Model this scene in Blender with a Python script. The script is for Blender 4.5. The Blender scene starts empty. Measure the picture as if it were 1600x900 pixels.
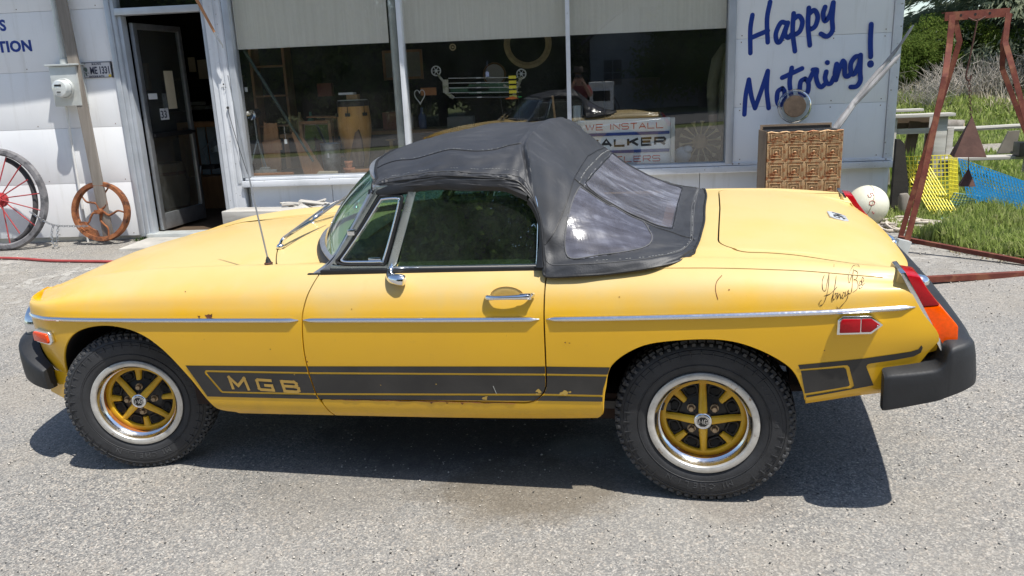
import bpy, bmesh, math, random
import numpy as np
from mathutils import Matrix, Vector
from math import radians, sin, cos, pi
random.seed(7); rs = np.random.RandomState(5)
sc = bpy.context.scene
COL = sc.collection
# ------------------------------------------------------------------ camera
cam_d = bpy.data.cameras.new('camera'); cam = bpy.data.objects.new('camera', cam_d); COL.objects.link(cam)
cam_d.sensor_width = 36; cam_d.sensor_fit = 'HORIZONTAL'; cam_d.lens = 36*1239.6/1600
cam_d.clip_start = 0.05; cam_d.clip_end = 2000
cam.matrix_world = Matrix(((0.996013, 0.018902, 0.087183, 0), (0.079442, 0.256675, -0.963227, 0),
                           (-0.040585, 0.966313, 0.254150, 1.55), (0, 0, 0, 1)))
sc.camera = cam
# ------------------------------------------------------------------ sky and sun
SUN = Vector((0.3226, -0.2997, 1.0031)).normalized()
w = bpy.data.worlds.new('World'); sc.world = w; w.use_nodes = True
nt = w.node_tree; nt.nodes.clear()
sky = nt.nodes.new('ShaderNodeTexSky'); sky.sky_type = 'NISHITA'; sky.sun_disc = False
sky.sun_elevation = math.asin(SUN.z); sky.sun_rotation = math.atan2(SUN.x, SUN.y)
sky.air_density = 1.0; sky.dust_density = 0.6; sky.ozone_density = 1.2
bg = nt.nodes.new('ShaderNodeBackground'); bg.inputs[1].default_value = 0.115
wo = nt.nodes.new('ShaderNodeOutputWorld'); nt.links.new(sky.outputs[0], bg.inputs[0]); nt.links.new(bg.outputs[0], wo.inputs[0])
sl = bpy.data.lights.new('sun', 'SUN'); sl.energy = 4.1; sl.angle = radians(0.53); sl.color = (1, 0.965, 0.90)
so = bpy.data.objects.new('sun', sl); COL.objects.link(so); so.location = (0, 0, 20)
so.rotation_euler = SUN.to_track_quat('Z', 'Y').to_euler()
sc.view_settings.view_transform = 'Standard'; sc.view_settings.look = 'None'
sc.view_settings.exposure = 0.62; sc.view_settings.gamma = 1
# ------------------------------------------------------------------ materials
def lin(h):
    h = h.lstrip('#'); c = [int(h[i:i+2], 16)/255 for i in (0, 2, 4)]
    return tuple(((x/12.92) if x <= 0.04045 else ((x+0.055)/1.055)**2.4) for x in c)+(1,)
def c4(c): return tuple(c)+(1,) if len(c) == 3 else tuple(c)
class NT:
    def __init__(s, name):
        s.m = bpy.data.materials.new(name); s.m.use_nodes = True; s.t = s.m.node_tree; s.t.nodes.clear()
        s.out = s.n('ShaderNodeOutputMaterial'); s.tc = s.n('ShaderNodeTexCoord')
    def n(s, typ, **k):
        x = s.t.nodes.new(typ)
        for a, b in k.items(): setattr(x, a, b)
        return x
    def l(s, a, b): s.t.links.new(a, b)
    def co(s, scale=(1, 1, 1), src='Object', loc=(0, 0, 0), rot=(0, 0, 0)):
        mp = s.n('ShaderNodeMapping'); s.l(s.tc.outputs[src], mp.inputs[0])
        mp.inputs['Scale'].default_value = scale; mp.inputs['Location'].default_value = loc; mp.inputs['Rotation'].default_value = rot
        return mp.outputs[0]
    def noise(s, scale, detail=3, rough=.55, co=None, dist=0):
        x = s.n('ShaderNodeTexNoise'); x.inputs['Scale'].default_value = scale; x.inputs['Detail'].default_value = detail
        x.inputs['Roughness'].default_value = rough; x.inputs['Distortion'].default_value = dist
        s.l(co if co is not None else s.tc.outputs['Object'], x.inputs['Vector']); return x.outputs[0]
    def vor(s, scale, feature='F1', co=None, out=0):
        x = s.n('ShaderNodeTexVoronoi'); x.feature = feature; x.inputs['Scale'].default_value = scale
        s.l(co if co is not None else s.tc.outputs['Object'], x.inputs['Vector']); return x.outputs[out]
    def ramp(s, fac, stops):
        r = s.n('ShaderNodeValToRGB'); e = r.color_ramp.elements
        while len(e) > len(stops): e.remove(e[-1])
        while len(e) < len(stops): e.new(.5)
        for q, (p, c) in zip(e, stops): q.position = p; q.color = c4(c) if not isinstance(c, (int, float)) else (c, c, c, 1)
        s.l(fac, r.inputs[0]); return r.outputs[0]
    def mix(s, fac, a, b, mode='MIX'):
        x = s.n('ShaderNodeMix', data_type='RGBA', blend_type=mode)
        for inp, v in ((x.inputs[0], fac), (x.inputs[6], a), (x.inputs[7], b)):
            if hasattr(v, 'is_linked'): s.l(v, inp)
            elif isinstance(v, (int, float)): inp.default_value = v if inp.type == 'VALUE' else (v, v, v, 1)
            else: inp.default_value = c4(v)
        return x.outputs[2]
    def math(s, op, a, b=0.0):
        x = s.n('ShaderNodeMath', operation=op)
        for inp, v in ((x.inputs[0], a), (x.inputs[1], b)):
            if hasattr(v, 'is_linked'): s.l(v, inp)
            else: inp.default_value = v
        return x.outputs[0]
    def bump(s, h, strength=.3, dist=.01, nrm=None):
        b = s.n('ShaderNodeBump'); b.inputs['Strength'].default_value = strength; b.inputs['Distance'].default_value = dist
        s.l(h, b.inputs['Height'])
        if nrm is not None: s.l(nrm, b.inputs['Normal'])
        return b.outputs[0]
    def bsdf(s, color=None, rough=.5, metal=0, normal=None, **k):
        p = s.n('ShaderNodeBsdfPrincipled')
        for nm, v in [('Base Color', color), ('Roughness', rough), ('Metallic', metal)]+list(k.items()):
            if v is None: continue
            i = p.inputs[nm]
            if hasattr(v, 'is_linked'): s.l(v, i)
            else: i.default_value = c4(v) if i.type == 'RGBA' else v
        if normal is not None: s.l(normal, p.inputs['Normal'])
        s.l(p.outputs[0], s.out.inputs[0]); s.p = p; return s.m
def simple(name, c, rough=.5, metal=0, var=.12, nscale=6, bump=0, bscale=60, **k):
    t = NT(name); c = c4(c)
    f = t.noise(nscale, 4); d = tuple(x*(1-var) for x in c[:3]); u = tuple(min(1, x*(1+var)) for x in c[:3])
    col = t.ramp(f, [(.3, d), (.7, u)])
    nr = t.bump(t.noise(bscale, 3), bump, .004) if bump else None
    rr = t.ramp(t.noise(nscale*2.3, 3), [(.3, max(0, rough-.06)), (.7, min(1, rough+.06))])
    return t.bsdf(col, rr, metal, nr, **k)
def twotone(name, a, b, scale=5, lo=.45, hi=.6, rough=.7, metal=0, bump=.3, bscale=50, c=None, clo=.5, chi=.62, cs=11, **k):
    t = NT(name); col = t.mix(t.ramp(t.noise(scale, 6, .65), [(lo, 0), (hi, 1)]), a, b)
    if c: col = t.mix(t.ramp(t.noise(cs, 5, .6, t.co(loc=(3, 5, 1))), [(clo, 0), (chi, 1)]), col, c)
    return t.bsdf(col, rough, metal, t.bump(t.noise(bscale, 4), bump, .004) if bump else None, **k)
def wood(name, a, b, scale=(2, 30, 30), rough=.75, bump=.4, c=None):
    t = NT(name); v = t.co(scale); n = t.noise(1.0, 5, .6, v, .6)
    col = t.mix(t.ramp(n, [(.35, 0), (.65, 1)]), a, b)
    if c: col = t.mix(t.ramp(t.noise(3, 4), [(.5, 0), (.65, 1)]), col, c)
    return t.bsdf(col, rough, 0, t.bump(n, bump, .004))
def chrome(name='chrome', c=(.78, .79, .8), rough=.1, pit=.15):
    t = NT(name); n = t.noise(120, 3)
    col = t.mix(t.ramp(t.noise(40, 5, .7), [(.62, 0), (.75, pit)]), c, (.25, .12, .05))
    return t.bsdf(col, t.ramp(n, [(.3, rough), (.8, rough+.15)]), 1.0, t.bump(t.noise(25, 2), .04, .003))
def glass(name, tint=(.9, .95, .93), refl=.06, rough=0.0, dirt=.03, dirtc=(.5, .5, .48), dscale=8):
    t = NT(name); lw = t.n('ShaderNodeLayerWeight'); lw.inputs[0].default_value = .5; fr = t.math('POWER', lw.outputs['Facing'], 5.0)
    tr = t.n('ShaderNodeBsdfTransparent'); tr.inputs[0].default_value = c4(tint)
    gl = t.n('ShaderNodeBsdfGlossy'); gl.inputs['Roughness'].default_value = rough; gl.inputs[0].default_value = (1, 1, 1, 1)
    f = t.math('MINIMUM', t.math('ADD', t.math('MULTIPLY', fr, .9), refl+.04), 1.0)
    m = t.n('ShaderNodeMixShader'); t.l(f, m.inputs[0]); t.l(tr.outputs[0], m.inputs[1]); t.l(gl.outputs[0], m.inputs[2])
    df = t.n('ShaderNodeBsdfDiffuse'); df.inputs[0].default_value = c4(dirtc)
    m2 = t.n('ShaderNodeMixShader'); t.l(t.ramp(t.noise(dscale, 6, .7), [(.35, dirt*.4), (.75, dirt*1.8)]), m2.inputs[0])
    t.l(m.outputs[0], m2.inputs[1]); t.l(df.outputs[0], m2.inputs[2]); t.l(m2.outputs[0], t.out.inputs[0]); return t.m
M = {}
# ------------------------------------------------------------------ mesh helpers
def tag(o, label=None, cat=None, group=None, kind=None):
    for k, v in (('label', label), ('category', cat), ('group', group), ('kind', kind)):
        if v: o[k] = v
    return o
def link(name, me, parent=None):
    o = bpy.data.objects.new(name, me); COL.objects.link(o)
    if parent is not None: o.parent = parent
    return o
def empty(name, loc=(0, 0, 0), rz=0, label=None, cat=None, group=None):
    o = link(name, None); o.location = loc; o.rotation_euler = (0, 0, rz); o.empty_display_size = .1
    return tag(o, label, cat, group)
def tree_copy(o, parent=None):
    c = o.copy(); COL.objects.link(c)
    if parent is not None: c.parent = parent
    for ch in list(o.children): tree_copy(ch, c)
    return c
def mkmesh(name, V, F, mat, smooth=40):
    me = bpy.data.meshes.new(name); me.from_pydata([tuple(map(float, v)) for v in V], [], [tuple(map(int, f)) for f in F])
    if mat is not None: me.materials.append(mat)
    if smooth:
        me.polygons.foreach_set('use_smooth', [True]*len(me.polygons)); me.set_sharp_from_angle(angle=radians(smooth))
    me.update(); return me
def mk(name, V, F, mat, parent=None, smooth=40): return link(name, mkmesh(name, V, F, mat, smooth), parent)
def frame(o, d, up=(0, 0, 1)):
    """4x4 frame at o with local z along d"""
    z = Vector(d).normalized(); u = Vector(up)
    if abs(z.dot(u.normalized())) > .98: u = Vector((1, 0, 0)) if abs(z.x) < .9 else Vector((0, 1, 0))
    x = u.cross(z).normalized(); y = z.cross(x)
    m = Matrix((x, y, z)).transposed().to_4x4(); m.translation = Vector(o); return m
class MB:
    def __init__(s): s.V = []; s.F = []
    def add(s, V, F, m=None):
        b = len(s.V)
        s.V += [tuple(m @ Vector(v)) for v in V] if m is not None else [tuple(v) for v in V]
        s.F += [tuple(i+b for i in f) for f in F]; return s
    def box(s, c, d, m=None, bev=0, rot=None, taper=None):
        x, y, z = d[0]/2, d[1]/2, d[2]/2
        V = [(i*x, j*y, k*z) for k in (-1, 1) for j in (-1, 1) for i in (-1, 1)]
        if taper: V = [(a*(taper if c_ > 0 else 1), b*(taper if c_ > 0 else 1), c_) for a, b, c_ in V]
        F = [(0, 2, 3, 1), (4, 5, 7, 6), (0, 1, 5, 4), (2, 6, 7, 3), (0, 4, 6, 2), (1, 3, 7, 5)]
        if bev > 0:
            bm = bmesh.new(); vs = [bm.verts.new(v) for v in V]
            for f in F: bm.faces.new([vs[i] for i in f])
            bmesh.ops.bevel(bm, geom=list(bm.edges), offset=bev, segments=2, affect='EDGES', profile=.6)
            bm.verts.index_update(); V = [v.co[:] for v in bm.verts]; F = [[v.index for v in f.verts] for f in bm.faces]; bm.free()
        t = Matrix.Translation(c)
        if rot is not None: t = t @ rot.to_4x4()
        return s.add(V, F, (m @ t) if m is not None else t)
    def bar(s, a, b, w_, h_, up=(0, 0, 1), bev=0, taper=None):
        a = Vector(a); b = Vector(b); return s.box((0, 0, 0), (w_, h_, (b-a).length), frame((a+b)/2, b-a, up), bev, taper=taper)
    def tube(s, pts, r, seg=8, closed=False, cap=True):
        P = [Vector(p) for p in pts]; n = len(P); R = r if hasattr(r, '__len__') else [r]*n; V = []; F = []
        px = None
        for i in range(n):
            t = (P[(i+1) % n]-P[i-1]) if closed else (P[min(i+1, n-1)]-P[max(i-1, 0)])
            t = t.normalized() if t.length > 1e-9 else Vector((0, 0, 1))
            if px is None: px = t.orthogonal().normalized()
            px = (px-t*px.dot(t)); px = px.normalized() if px.length > 1e-6 else t.orthogonal().normalized()
            py = t.cross(px)
            V += [tuple(P[i]+(px*cos(2*pi*k/seg)+py*sin(2*pi*k/seg))*R[i]) for k in range(seg)]
        for i in range(n if closed else n-1):
            j = (i+1) % n
            F += [(i*seg+k, i*seg+(k+1) % seg, j*seg+(k+1) % seg, j*seg+k) for k in range(seg)]
        if cap and not closed: F += [tuple(range(seg))[::-1], tuple((n-1)*seg+k for k in range(seg))]
        return s.add(V, F)
    def lathe(s, prof, m=None, seg=32, a0=0, a1=2*pi, cap=False):
        full = abs(a1-a0-2*pi) < 1e-6; n = seg if full else seg+1; V = []; F = []
        for r, z in prof: V += [(r*cos(a0+(a1-a0)*k/seg), r*sin(a0+(a1-a0)*k/seg), z) for k in range(n)]
        for i in range(len(prof)-1):
            for k in range(seg):
                q = (k+1) % n; F.append((i*n+k, i*n+q, (i+1)*n+q, (i+1)*n+k))
        if cap: F += [tuple(range(n))[::-1], tuple((len(prof)-1)*n+k for k in range(n))]
        return s.add(V, F, m)
    def prism(s, poly, d0, d1, m=None):
        n = len(poly); V = [(x, y, d0) for x, y in poly]+[(x, y, d1) for x, y in poly]
        F = [tuple(range(n))[::-1], tuple(range(n, 2*n))]+[(i, (i+1) % n, n+(i+1) % n, n+i) for i in range(n)]
        return s.add(V, F, m)
    def ball(s, c, r, seg=16, rings=10, sc_=(1, 1, 1), m=None):
        prof = [(r*sin(pi*i/rings), -r*cos(pi*i/rings)) for i in range(rings+1)]
        t = Matrix.Translation(c) @ Matrix.Diagonal((*sc_, 1)); return s.lathe(prof, (m @ t) if m is not None else t, seg)
    def grid(s, P, flip=False):
        nr, nc = len(P), len(P[0]); V = [tuple(p) for r in P for p in r]; F = []
        for i in range(nr-1):
            for j in range(nc-1):
                f = (i*nc+j, i*nc+j+1, (i+1)*nc+j+1, (i+1)*nc+j); F.append(f[::-1] if flip else f)
        return s.add(V, F)
    def build(s, name, mat, parent=None, smooth=40, recalc=False):
        if recalc:
            bm = bmesh.new(); me = mkmesh(name, s.V, s.F, mat, 0); bm.from_mesh(me)
            bmesh.ops.remove_doubles(bm, verts=bm.verts, dist=1e-5); bmesh.ops.recalc_face_normals(bm, faces=bm.faces)
            bm.to_mesh(me); bm.free()
            if smooth: me.polygons.foreach_set('use_smooth', [True]*len(me.polygons)); me.set_sharp_from_angle(angle=radians(smooth))
            return link(name, me, parent)
        return mk(name, s.V, s.F, mat, parent, smooth)
def part(name, mat, parent, fn, **k):
    b = MB(); fn(b); return b.build(name, mat, parent, **k)
def cr(P, n, closed=False):
    """Catmull-Rom through P (list of tuples), n samples per span"""
    P = [np.array(p, float) for p in P]; L = len(P); out = []
    for i in range(L if closed else L-1):
        a, b, c, d = (P[(i-1) % L], P[i], P[(i+1) % L], P[(i+2) % L]) if closed else (P[i-1] if i else 2*P[0]-P[1], P[i], P[i+1], P[i+2] if i+2 < L else 2*P[-1]-P[-2])
        for k in range(n):
            t = k/n; out.append(.5*((2*b)+(c-a)*t+(2*a-5*b+4*c-d)*t*t+(3*b-a-3*c+d)*t**3))
    if not closed: out.append(P[-1])
    return out
def interp(tab):
    xs = np.array([a for a, b in tab], float); ys = np.array([b for a, b in tab], float)
    h = np.diff(xs); dl = np.diff(ys)/h; m = np.zeros(len(xs)); m[0] = dl[0]; m[-1] = dl[-1]
    for i in range(1, len(xs)-1):
        if dl[i-1]*dl[i] > 0: m[i] = 2*dl[i-1]*dl[i]/(dl[i-1]+dl[i])
    def f(x):
        x = np.clip(x, xs[0], xs[-1]); i = np.clip(np.searchsorted(xs, x)-1, 0, len(h)-1); t = (x-xs[i])/h[i]
        return (2*t**3-3*t*t+1)*ys[i]+(t**3-2*t*t+t)*h[i]*m[i]+(-2*t**3+3*t*t)*ys[i+1]+(t**3-t*t)*h[i]*m[i+1]
    return f
def sdf_poly(poly):
    P = np.array(poly, float); Q = np.roll(P, -1, 0)
    def f(xy):
        xy = np.atleast_2d(xy)[:, None, :]; e = Q-P; w_ = xy-P
        t = np.clip((w_*e).sum(-1)/(e*e).sum(-1), 0, 1); d = np.sqrt(((w_-e*t[..., None])**2).sum(-1)).min(1)
        c1 = (P[:, 1] > xy[..., 1]) != (Q[:, 1] > xy[..., 1])
        with np.errstate(divide='ignore', invalid='ignore'): xi = P[:, 0]+(xy[..., 1]-P[:, 1])*(Q[:, 0]-P[:, 0])/(Q[:, 1]-P[:, 1])
        ins = ((c1 & (xy[..., 0] < xi)).sum(1) % 2) == 1
        return np.where(ins, d, -d)
    return f
def clip(V, F, g):
    """keep the part of the mesh where g>0 (g: array per vertex)"""
    V = [np.array(v, float) for v in V]; newV = []; mp = {}; cut = {}; out = []
    def vid(i):
        if i not in mp: mp[i] = len(newV); newV.append(V[i])
        return mp[i]
    def cid(i, j):
        k = (min(i, j), max(i, j))
        if k not in cut:
            a, b = k; t = g[a]/(g[a]-g[b]); cut[k] = len(newV); newV.append(V[a]+(V[b]-V[a])*t)
        return cut[k]
    for f in F:
        s_ = [g[i] > 0 for i in f]
        if all(s_): out.append([vid(i) for i in f]); continue
        if not any(s_): continue
        q = []
        for k in range(len(f)):
            i, j = f[k], f[(k+1) % len(f)]
            if g[i] > 0: q.append(vid(i))
            if (g[i] > 0) != (g[j] > 0): q.append(cid(i, j))
        if len(q) > 2: out.append(q)
    return newV, out
def sub(V, F, fn): return clip(V, F, fn(np.array(V)))
def thicken(V, F, t, nrm):
    """extrude sheet boundary along nrm(array)->array by t, giving edges a return"""
    V = [np.array(v, float) for v in V]; N = nrm(np.array(V)); E = {}
    for f in F:
        for k in range(len(f)): e = (f[k], f[(k+1) % len(f)]); E[e] = 1
    b = [e for e in E if (e[1], e[0]) not in E]; mp = {}; V2 = list(V); F2 = list(F)
    for i, j in b:
        for q in (i, j):
            if q not in mp: mp[q] = len(V2); V2.append(V[q]+N[q]*t)
        F2.append((j, i, mp[i], mp[j]))
    return V2, F2
# ------------------------------------------------------------------ ground
CR = Matrix(((0.9853, 0.1665, -0.0382), (-0.1678, 0.9852, -0.0355), (0.0317, 0.0414, 0.9986)))
CT = Vector((-1.7404, 3.6595, 0.0272))
def sst(a, b, x):
    t = np.clip((x-a)/(b-a), 0, 1); return t*t*(3-2*t)
def gh(x, y):
    x = np.asarray(x, float); y = np.asarray(y, float)
    xc = np.clip(x, -9, 4.5); yc = np.clip(y, -2, 9)
    p = CT.z-(-.0382*(xc-CT.x)-.0355*(yc-CT.y))/.9986
    far = .06+.012*(xc+4.6)
    wgt = sst(4.9, 7.6, y)
    h = p*(1-wgt)+far*wgt
    bank = .95*sst(15.5, 24, y+np.clip(8-x, 0, 8)*.3)*sst(3, 7, x)
    return h+bank*1.0
def G(x, y): return float(gh(x, y))
t = NT('asphalt'); oc = t.tc.outputs['Object']
v1 = t.vor(190, out=1); v2 = t.vor(120, out=1, co=t.co(loc=(3, 1, 0)))
sp1 = t.n('ShaderNodeSeparateColor'); t.l(v1, sp1.inputs[0]); sp2 = t.n('ShaderNodeSeparateColor'); t.l(v2, sp2.inputs[0])
c1 = t.ramp(sp1.outputs[0], [(0, (.065, .064, .064)), (.28, (.145, .142, .137)), (.55, (.245, .233, .215)), (.80, (.37, .345, .30)), (.94, (.57, .53, .46)), (1, (.68, .64, .56))])
c2 = t.ramp(sp2.outputs[1], [(0, (.09, .09, .092)), (.5, (.17, .168, .16)), (.8, (.26, .245, .22)), (.94, (.42, .35, .28)), (1, (.5, .46, .42))])
c = t.mix(.45, c1, c2)
big = t.noise(.55, 5, .6); med = t.noise(2.6, 5, .65)
c = t.mix(t.ramp(big, [(.4, 0), (.60, .42)]), c, (.29, .275, .25))
c = t.mix(t.ramp(med, [(.54, 0), (.72, .30)]), c, (.14, .132, .118))
warm = t.noise(1.3, 5, .7, t.co(loc=(12, 4, 0))); c = t.mix(t.ramp(warm, [(.45, 0), (.65, .35)]), c, (.30, .26, .205))
ck = t.n('ShaderNodeTexVoronoi', feature='DISTANCE_TO_EDGE'); ck.inputs['Scale'].default_value = .42; wv = t.n('ShaderNodeVectorMath', operation='ADD'); nz_ = t.n('ShaderNodeTexNoise'); nz_.inputs['Scale'].default_value = 2.2; nz_.inputs['Detail'].default_value = 6; t.l(oc, nz_.inputs['Vector']); sc_ = t.n('ShaderNodeVectorMath', operation='SCALE'); sc_.inputs['Scale'].default_value = .5; t.l(nz_.outputs['Color'], sc_.inputs[0]); t.l(oc, wv.inputs[0]); t.l(sc_.outputs[0], wv.inputs[1]); t.l(wv.outputs[0], ck.inputs['Vector'])
crk = t.math('MULTIPLY', t.ramp(ck.outputs[0], [(0, 1), (.0035, 0)]), t.ramp(t.noise(.9, 3, .5, t.co(loc=(20, 0, 0))), [(.52, 0), (.60, .55)])); c = t.mix(crk, c, (.07, .065, .06))
sy = t.n('ShaderNodeSeparateXYZ'); t.l(oc, sy.inputs[0]); nearb = t.ramp(t.math('MULTIPLY', sy.outputs[1], .1), [(.47, 0.05), (.60, 1)])
pale = t.math('MULTIPLY', t.math('MULTIPLY', t.ramp(t.noise(9, 6, .75), [(.5, 0), (.56, 1)]), t.ramp(t.noise(.8, 3, .5, t.co(loc=(7, 2, 0))), [(.42, 0), (.56, .85)])), nearb)
c = t.mix(pale, c, (.44, .42, .38))
# dark patch under the car and brownish stain in front of it
def blob(x, y, r, amt, sx=1, sy=1):
    mp = t.n('ShaderNodeMapping'); t.l(oc, mp.inputs[0]); mp.inputs['Location'].default_value = (-x*sx/r, -y*sy/r, 0); mp.inputs['Scale'].default_value = (sx/r, sy/r, 0)
    g_ = t.n('ShaderNodeTexGradient', gradient_type='SPHERICAL'); t.l(mp.outputs[0], g_.inputs[0])
    return t.math('MULTIPLY', t.ramp(t.math('ADD', g_.outputs[0], t.math('MULTIPLY', t.math('SUBTRACT', t.noise(9, 5, .7), .5), .7)), [(.12, 0), (.5, 1)]), amt)
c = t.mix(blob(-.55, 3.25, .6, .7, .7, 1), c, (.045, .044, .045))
c = t.mix(blob(-.22, 2.72, .34, .62, .6, 1), c, (.12, .092, .055))
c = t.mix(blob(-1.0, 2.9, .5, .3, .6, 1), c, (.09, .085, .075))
c = t.mix(blob(.55, 2.62, .25, .35, .8, 1), c, (.16, .13, .10))
c = t.mix(blob(-.02, 3.02, .13, .5, .7, 1), c, (.30, .31, .28))
c = t.mix(blob(.28, 2.88, .13, .5, .7, 1), c, (.30, .31, .28))
c = t.mix(t.ramp(t.noise(5.5, 6, .8, t.co(loc=(1, 8, 0))), [(.60, 0), (.72, .45)]), c, (.42, .39, .33))
hgt = t.mix(.5, sp1.outputs[0], sp2.outputs[1])
M['asphalt'] = t.bsdf(c, .82, 0, t.bump(hgt, .55, .006, t.bump(t.noise(1.5, 3), .2, .03)))
t = NT('grass_soil'); M['soil'] = t.bsdf(t.ramp(t.noise(3, 7, .7), [(.3, (.05, .07, .02)), (.5, (.10, .13, .03)), (.68, (.17, .18, .06)), (.8, (.24, .21, .13))]), .9, 0, t.bump(t.noise(30, 4), .6, .03))
t = NT('gravel'); M['gravel'] = t.bsdf(t.ramp(t.vor(30, out=0), [(0, (.42, .38, .31)), (.4, (.3, .27, .22)), (.8, (.16, .14, .12))]), .9, 0, t.bump(t.vor(30), .6, .02))
def sheet(name, xs, ys, dz, mat, keep=None, **k):
    X, Y = np.meshgrid(xs, ys); Z = gh(X, Y)+dz; nx = len(xs); V = np.stack([X.ravel(), Y.ravel(), Z.ravel()], 1)
    F = [(j*nx+i, j*nx+i+1, (j+1)*nx+i+1, (j+1)*nx+i) for j in range(len(ys)-1) for i in range(nx-1)]
    if keep is not None: V, F = sub(V, F, keep)
    return tag(mk(name, V, F, mat, smooth=80), kind='structure', **k)
ax = lambda a, b, n: list(np.linspace(a, b, n))
xs = [-900, -300, -100, -40]+ax(-20, 20, 81)+[40, 100, 300, 900]; ys = [-900, -300, -100, -50]+ax(-26, 40, 133)+[70, 150, 300, 900]
sheet('ground', xs, ys, -.012, M['soil'])
# grass starts right of a ragged line behind the car
GE = [(2.5, 8.6), (2.72, 7.4), (2.68, 6.7), (2.60, 6.2), (2.66, 5.75), (2.80, 5.42), (2.95, 5.15), (3.3, 4.9), (4.2, 4.75), (9, 4.6)]
gex = interp([(-3, 9.0), (2.0, 8.4), (2.62, 6.6), (2.66, 5.9), (2.80, 5.45), (3.05, 5.1), (3.6, 4.85), (9, 4.6), (40, 4.4)])
asph_poly = [(-30, -7.5), (40, -7.5), (40, 4.5), (6, 4.7), (3.6, 4.88), (3.05, 5.12), (2.9, 5.3), (2.78, 5.5), (2.70, 5.62), (2.68, 5.85), (2.60, 6.1), (2.62, 6.4), (2.70, 6.7), (2.66, 7.0), (2.72, 7.5), (2.9, 7.9), (3.1, 8.4), (-30, 8.4)]
sheet('parking_lot', ax(-30, -7, 24)+ax(-6.9, 4.5, 77)+ax(5, 40, 20), ax(-7.5, 1, 20)+ax(1.1, 8.5, 50), -.004, M['asphalt'], keep=lambda P: sdf_poly(asph_poly)(P[:, :2]+np.stack([.03*np.sin(P[:, 1]*23), .03*np.sin(P[:, 0]*19)], 1)))
sheet('gravel_patch', ax(4.5, 13, 18), ax(11.5, 15, 8), .01, M['gravel'], keep=lambda P: 1-((P[:, 0]-9)/3.8)**2-((P[:, 1]-13.3)/.9)**2+.2*np.sin(P[:, 0]*3))
# ------------------------------------------------------------------ storefront building
t = NT('wall_paint'); oc = t.tc.outputs['Object']
c = t.ramp(t.noise(1.7, 5, .6), [(.3, (.80, .81, .82)), (.7, (.86, .865, .87))])
st = t.math('MULTIPLY', t.ramp(t.noise(1, 5, .7, t.co((9, 9, .8))), [(.55, 0), (.75, 1)]), .34)
c = t.mix(st, c, (.50, .48, .43))
chip = t.ramp(t.noise(34, 4, .8), [(.70, 0), (.72, .8)]); c = t.mix(chip, c, (.30, .31, .33))
M['wall'] = t.bsdf(c, .42, 0, t.bump(t.noise(2.2, 2), .12, .03))
M['trim'] = simple('aluminium_trim', (.50, .53, .57), .38, .35, .10, 5)
M['trimw'] = twotone('white_trim', (.72, .74, .77), (.58, .60, .62), 3, .45, .7, .4, 0, .1, c=(.3, .27, .22), clo=.66, chi=.7, cs=30)
M['alu'] = simple('dull_aluminium', (.36, .37, .38), .42, .8, .15, 12, .1)
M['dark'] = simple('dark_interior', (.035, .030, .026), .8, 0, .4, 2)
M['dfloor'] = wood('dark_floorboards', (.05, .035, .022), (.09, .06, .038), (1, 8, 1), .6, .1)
M['darkgap'] = simple('black_gap', (.012, .012, .012), .9)
M['glassw'] = glass('shop_window_glass', (.965, .97, .96), .045, .0, .012, (.45, .45, .42), 3)
M['blind'] = NT('blind_cloth'); t = M['blind']
c = t.ramp(t.noise(1, 3, .5, t.co((60, 60, 1.5))), [(.3, (.70, .67, .60)), (.7, (.78, .75, .68))]); M['blind'] = t.bsdf(c, .9, 0, t.bump(t.noise(1, 2, .5, t.co((300, 300, 300))), .1, .002))
M['blue_paint'] = simple('blue_sign_paint', (.003, .035, .26), .45, 0, .15, 5)
M['bwood'] = wood('weathered_wood', (.17, .145, .12), (.30, .27, .235), (9, 9, 1.2), .85, .5)
M['bwoodx'] = wood('weathered_wood_flat', (.32, .30, .27), (.50, .48, .44), (1.2, 14, 14), .85, .5)
M['galv'] = simple('painted_grey_metal', (.55, .57, .55), .45, .3, .12, 9, .08)
M['rust'] = twotone('rusty_iron', (.20, .065, .025), (.33, .13, .05), 14, .4, .62, .85, .2, .5, 60, c=(.09, .035, .02))
M['steelr'] = twotone('red_oxide_steel', (.12, .026, .016), (.18, .045, .025), 9, .42, .62, .7, .1, .3, 50, c=(.20, .07, .035))
YF = 8.0
bld = empty('shop_building', (0, YF, 0), label='white panelled shop front with a wide display window behind the yellow car', cat='building')
def bpart(name, mat, fn, **k): return part(name, mat, bld, fn, **k)
def Bx(b, x0, x1, y0, y1, z0, z1, bev=0): b.box(((x0+x1)/2, (y0+y1)/2, (z0+z1)/2), (x1-x0, y1-y0, z1-z0), bev=bev)
# horizontal panels with recessed joints
zs = [.10, .672, 1.245, 1.82, 2.40, 2.98, 3.5]
bpart('backing_wall', M['galv'], lambda b: (Bx(b, -9, -4.66, .045, .16, -.3, 3.6), Bx(b, 1.52, 3.0, .045, .16, -.3, 3.6), Bx(b, -3.47, 1.5, .09, .16, -.3, .56), Bx(b, -9, 3.0, .045, .16, 2.9, 3.6)))
for i in range(len(zs)-1):
    for (x0, x1) in ((-9, -6.92), (-6.917, -4.668)): bpart('wall_panel', M['wall'], lambda b: Bx(b, x0, x1, 0, .04, zs[i]+.0012, zs[i+1]-.0012, .002))
zr = [.665, 1.20, 1.83, 2.45, 3.5]
for i in range(len(zr)-1): bpart('wall_panel', M['wall'], lambda b: Bx(b, 1.50, 2.925, 0, .04, zr[i]+.0010, zr[i+1]-.0010, .002))
for (x0, x1) in ((-3.42, -2.553), (-2.547, -.9), (-.894, 1.187), (1.193, 3.0)): bpart('lower_panel', M['wall'], lambda b: Bx(b, x0, x1, .022, .06, .06, .574, .003))
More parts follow.
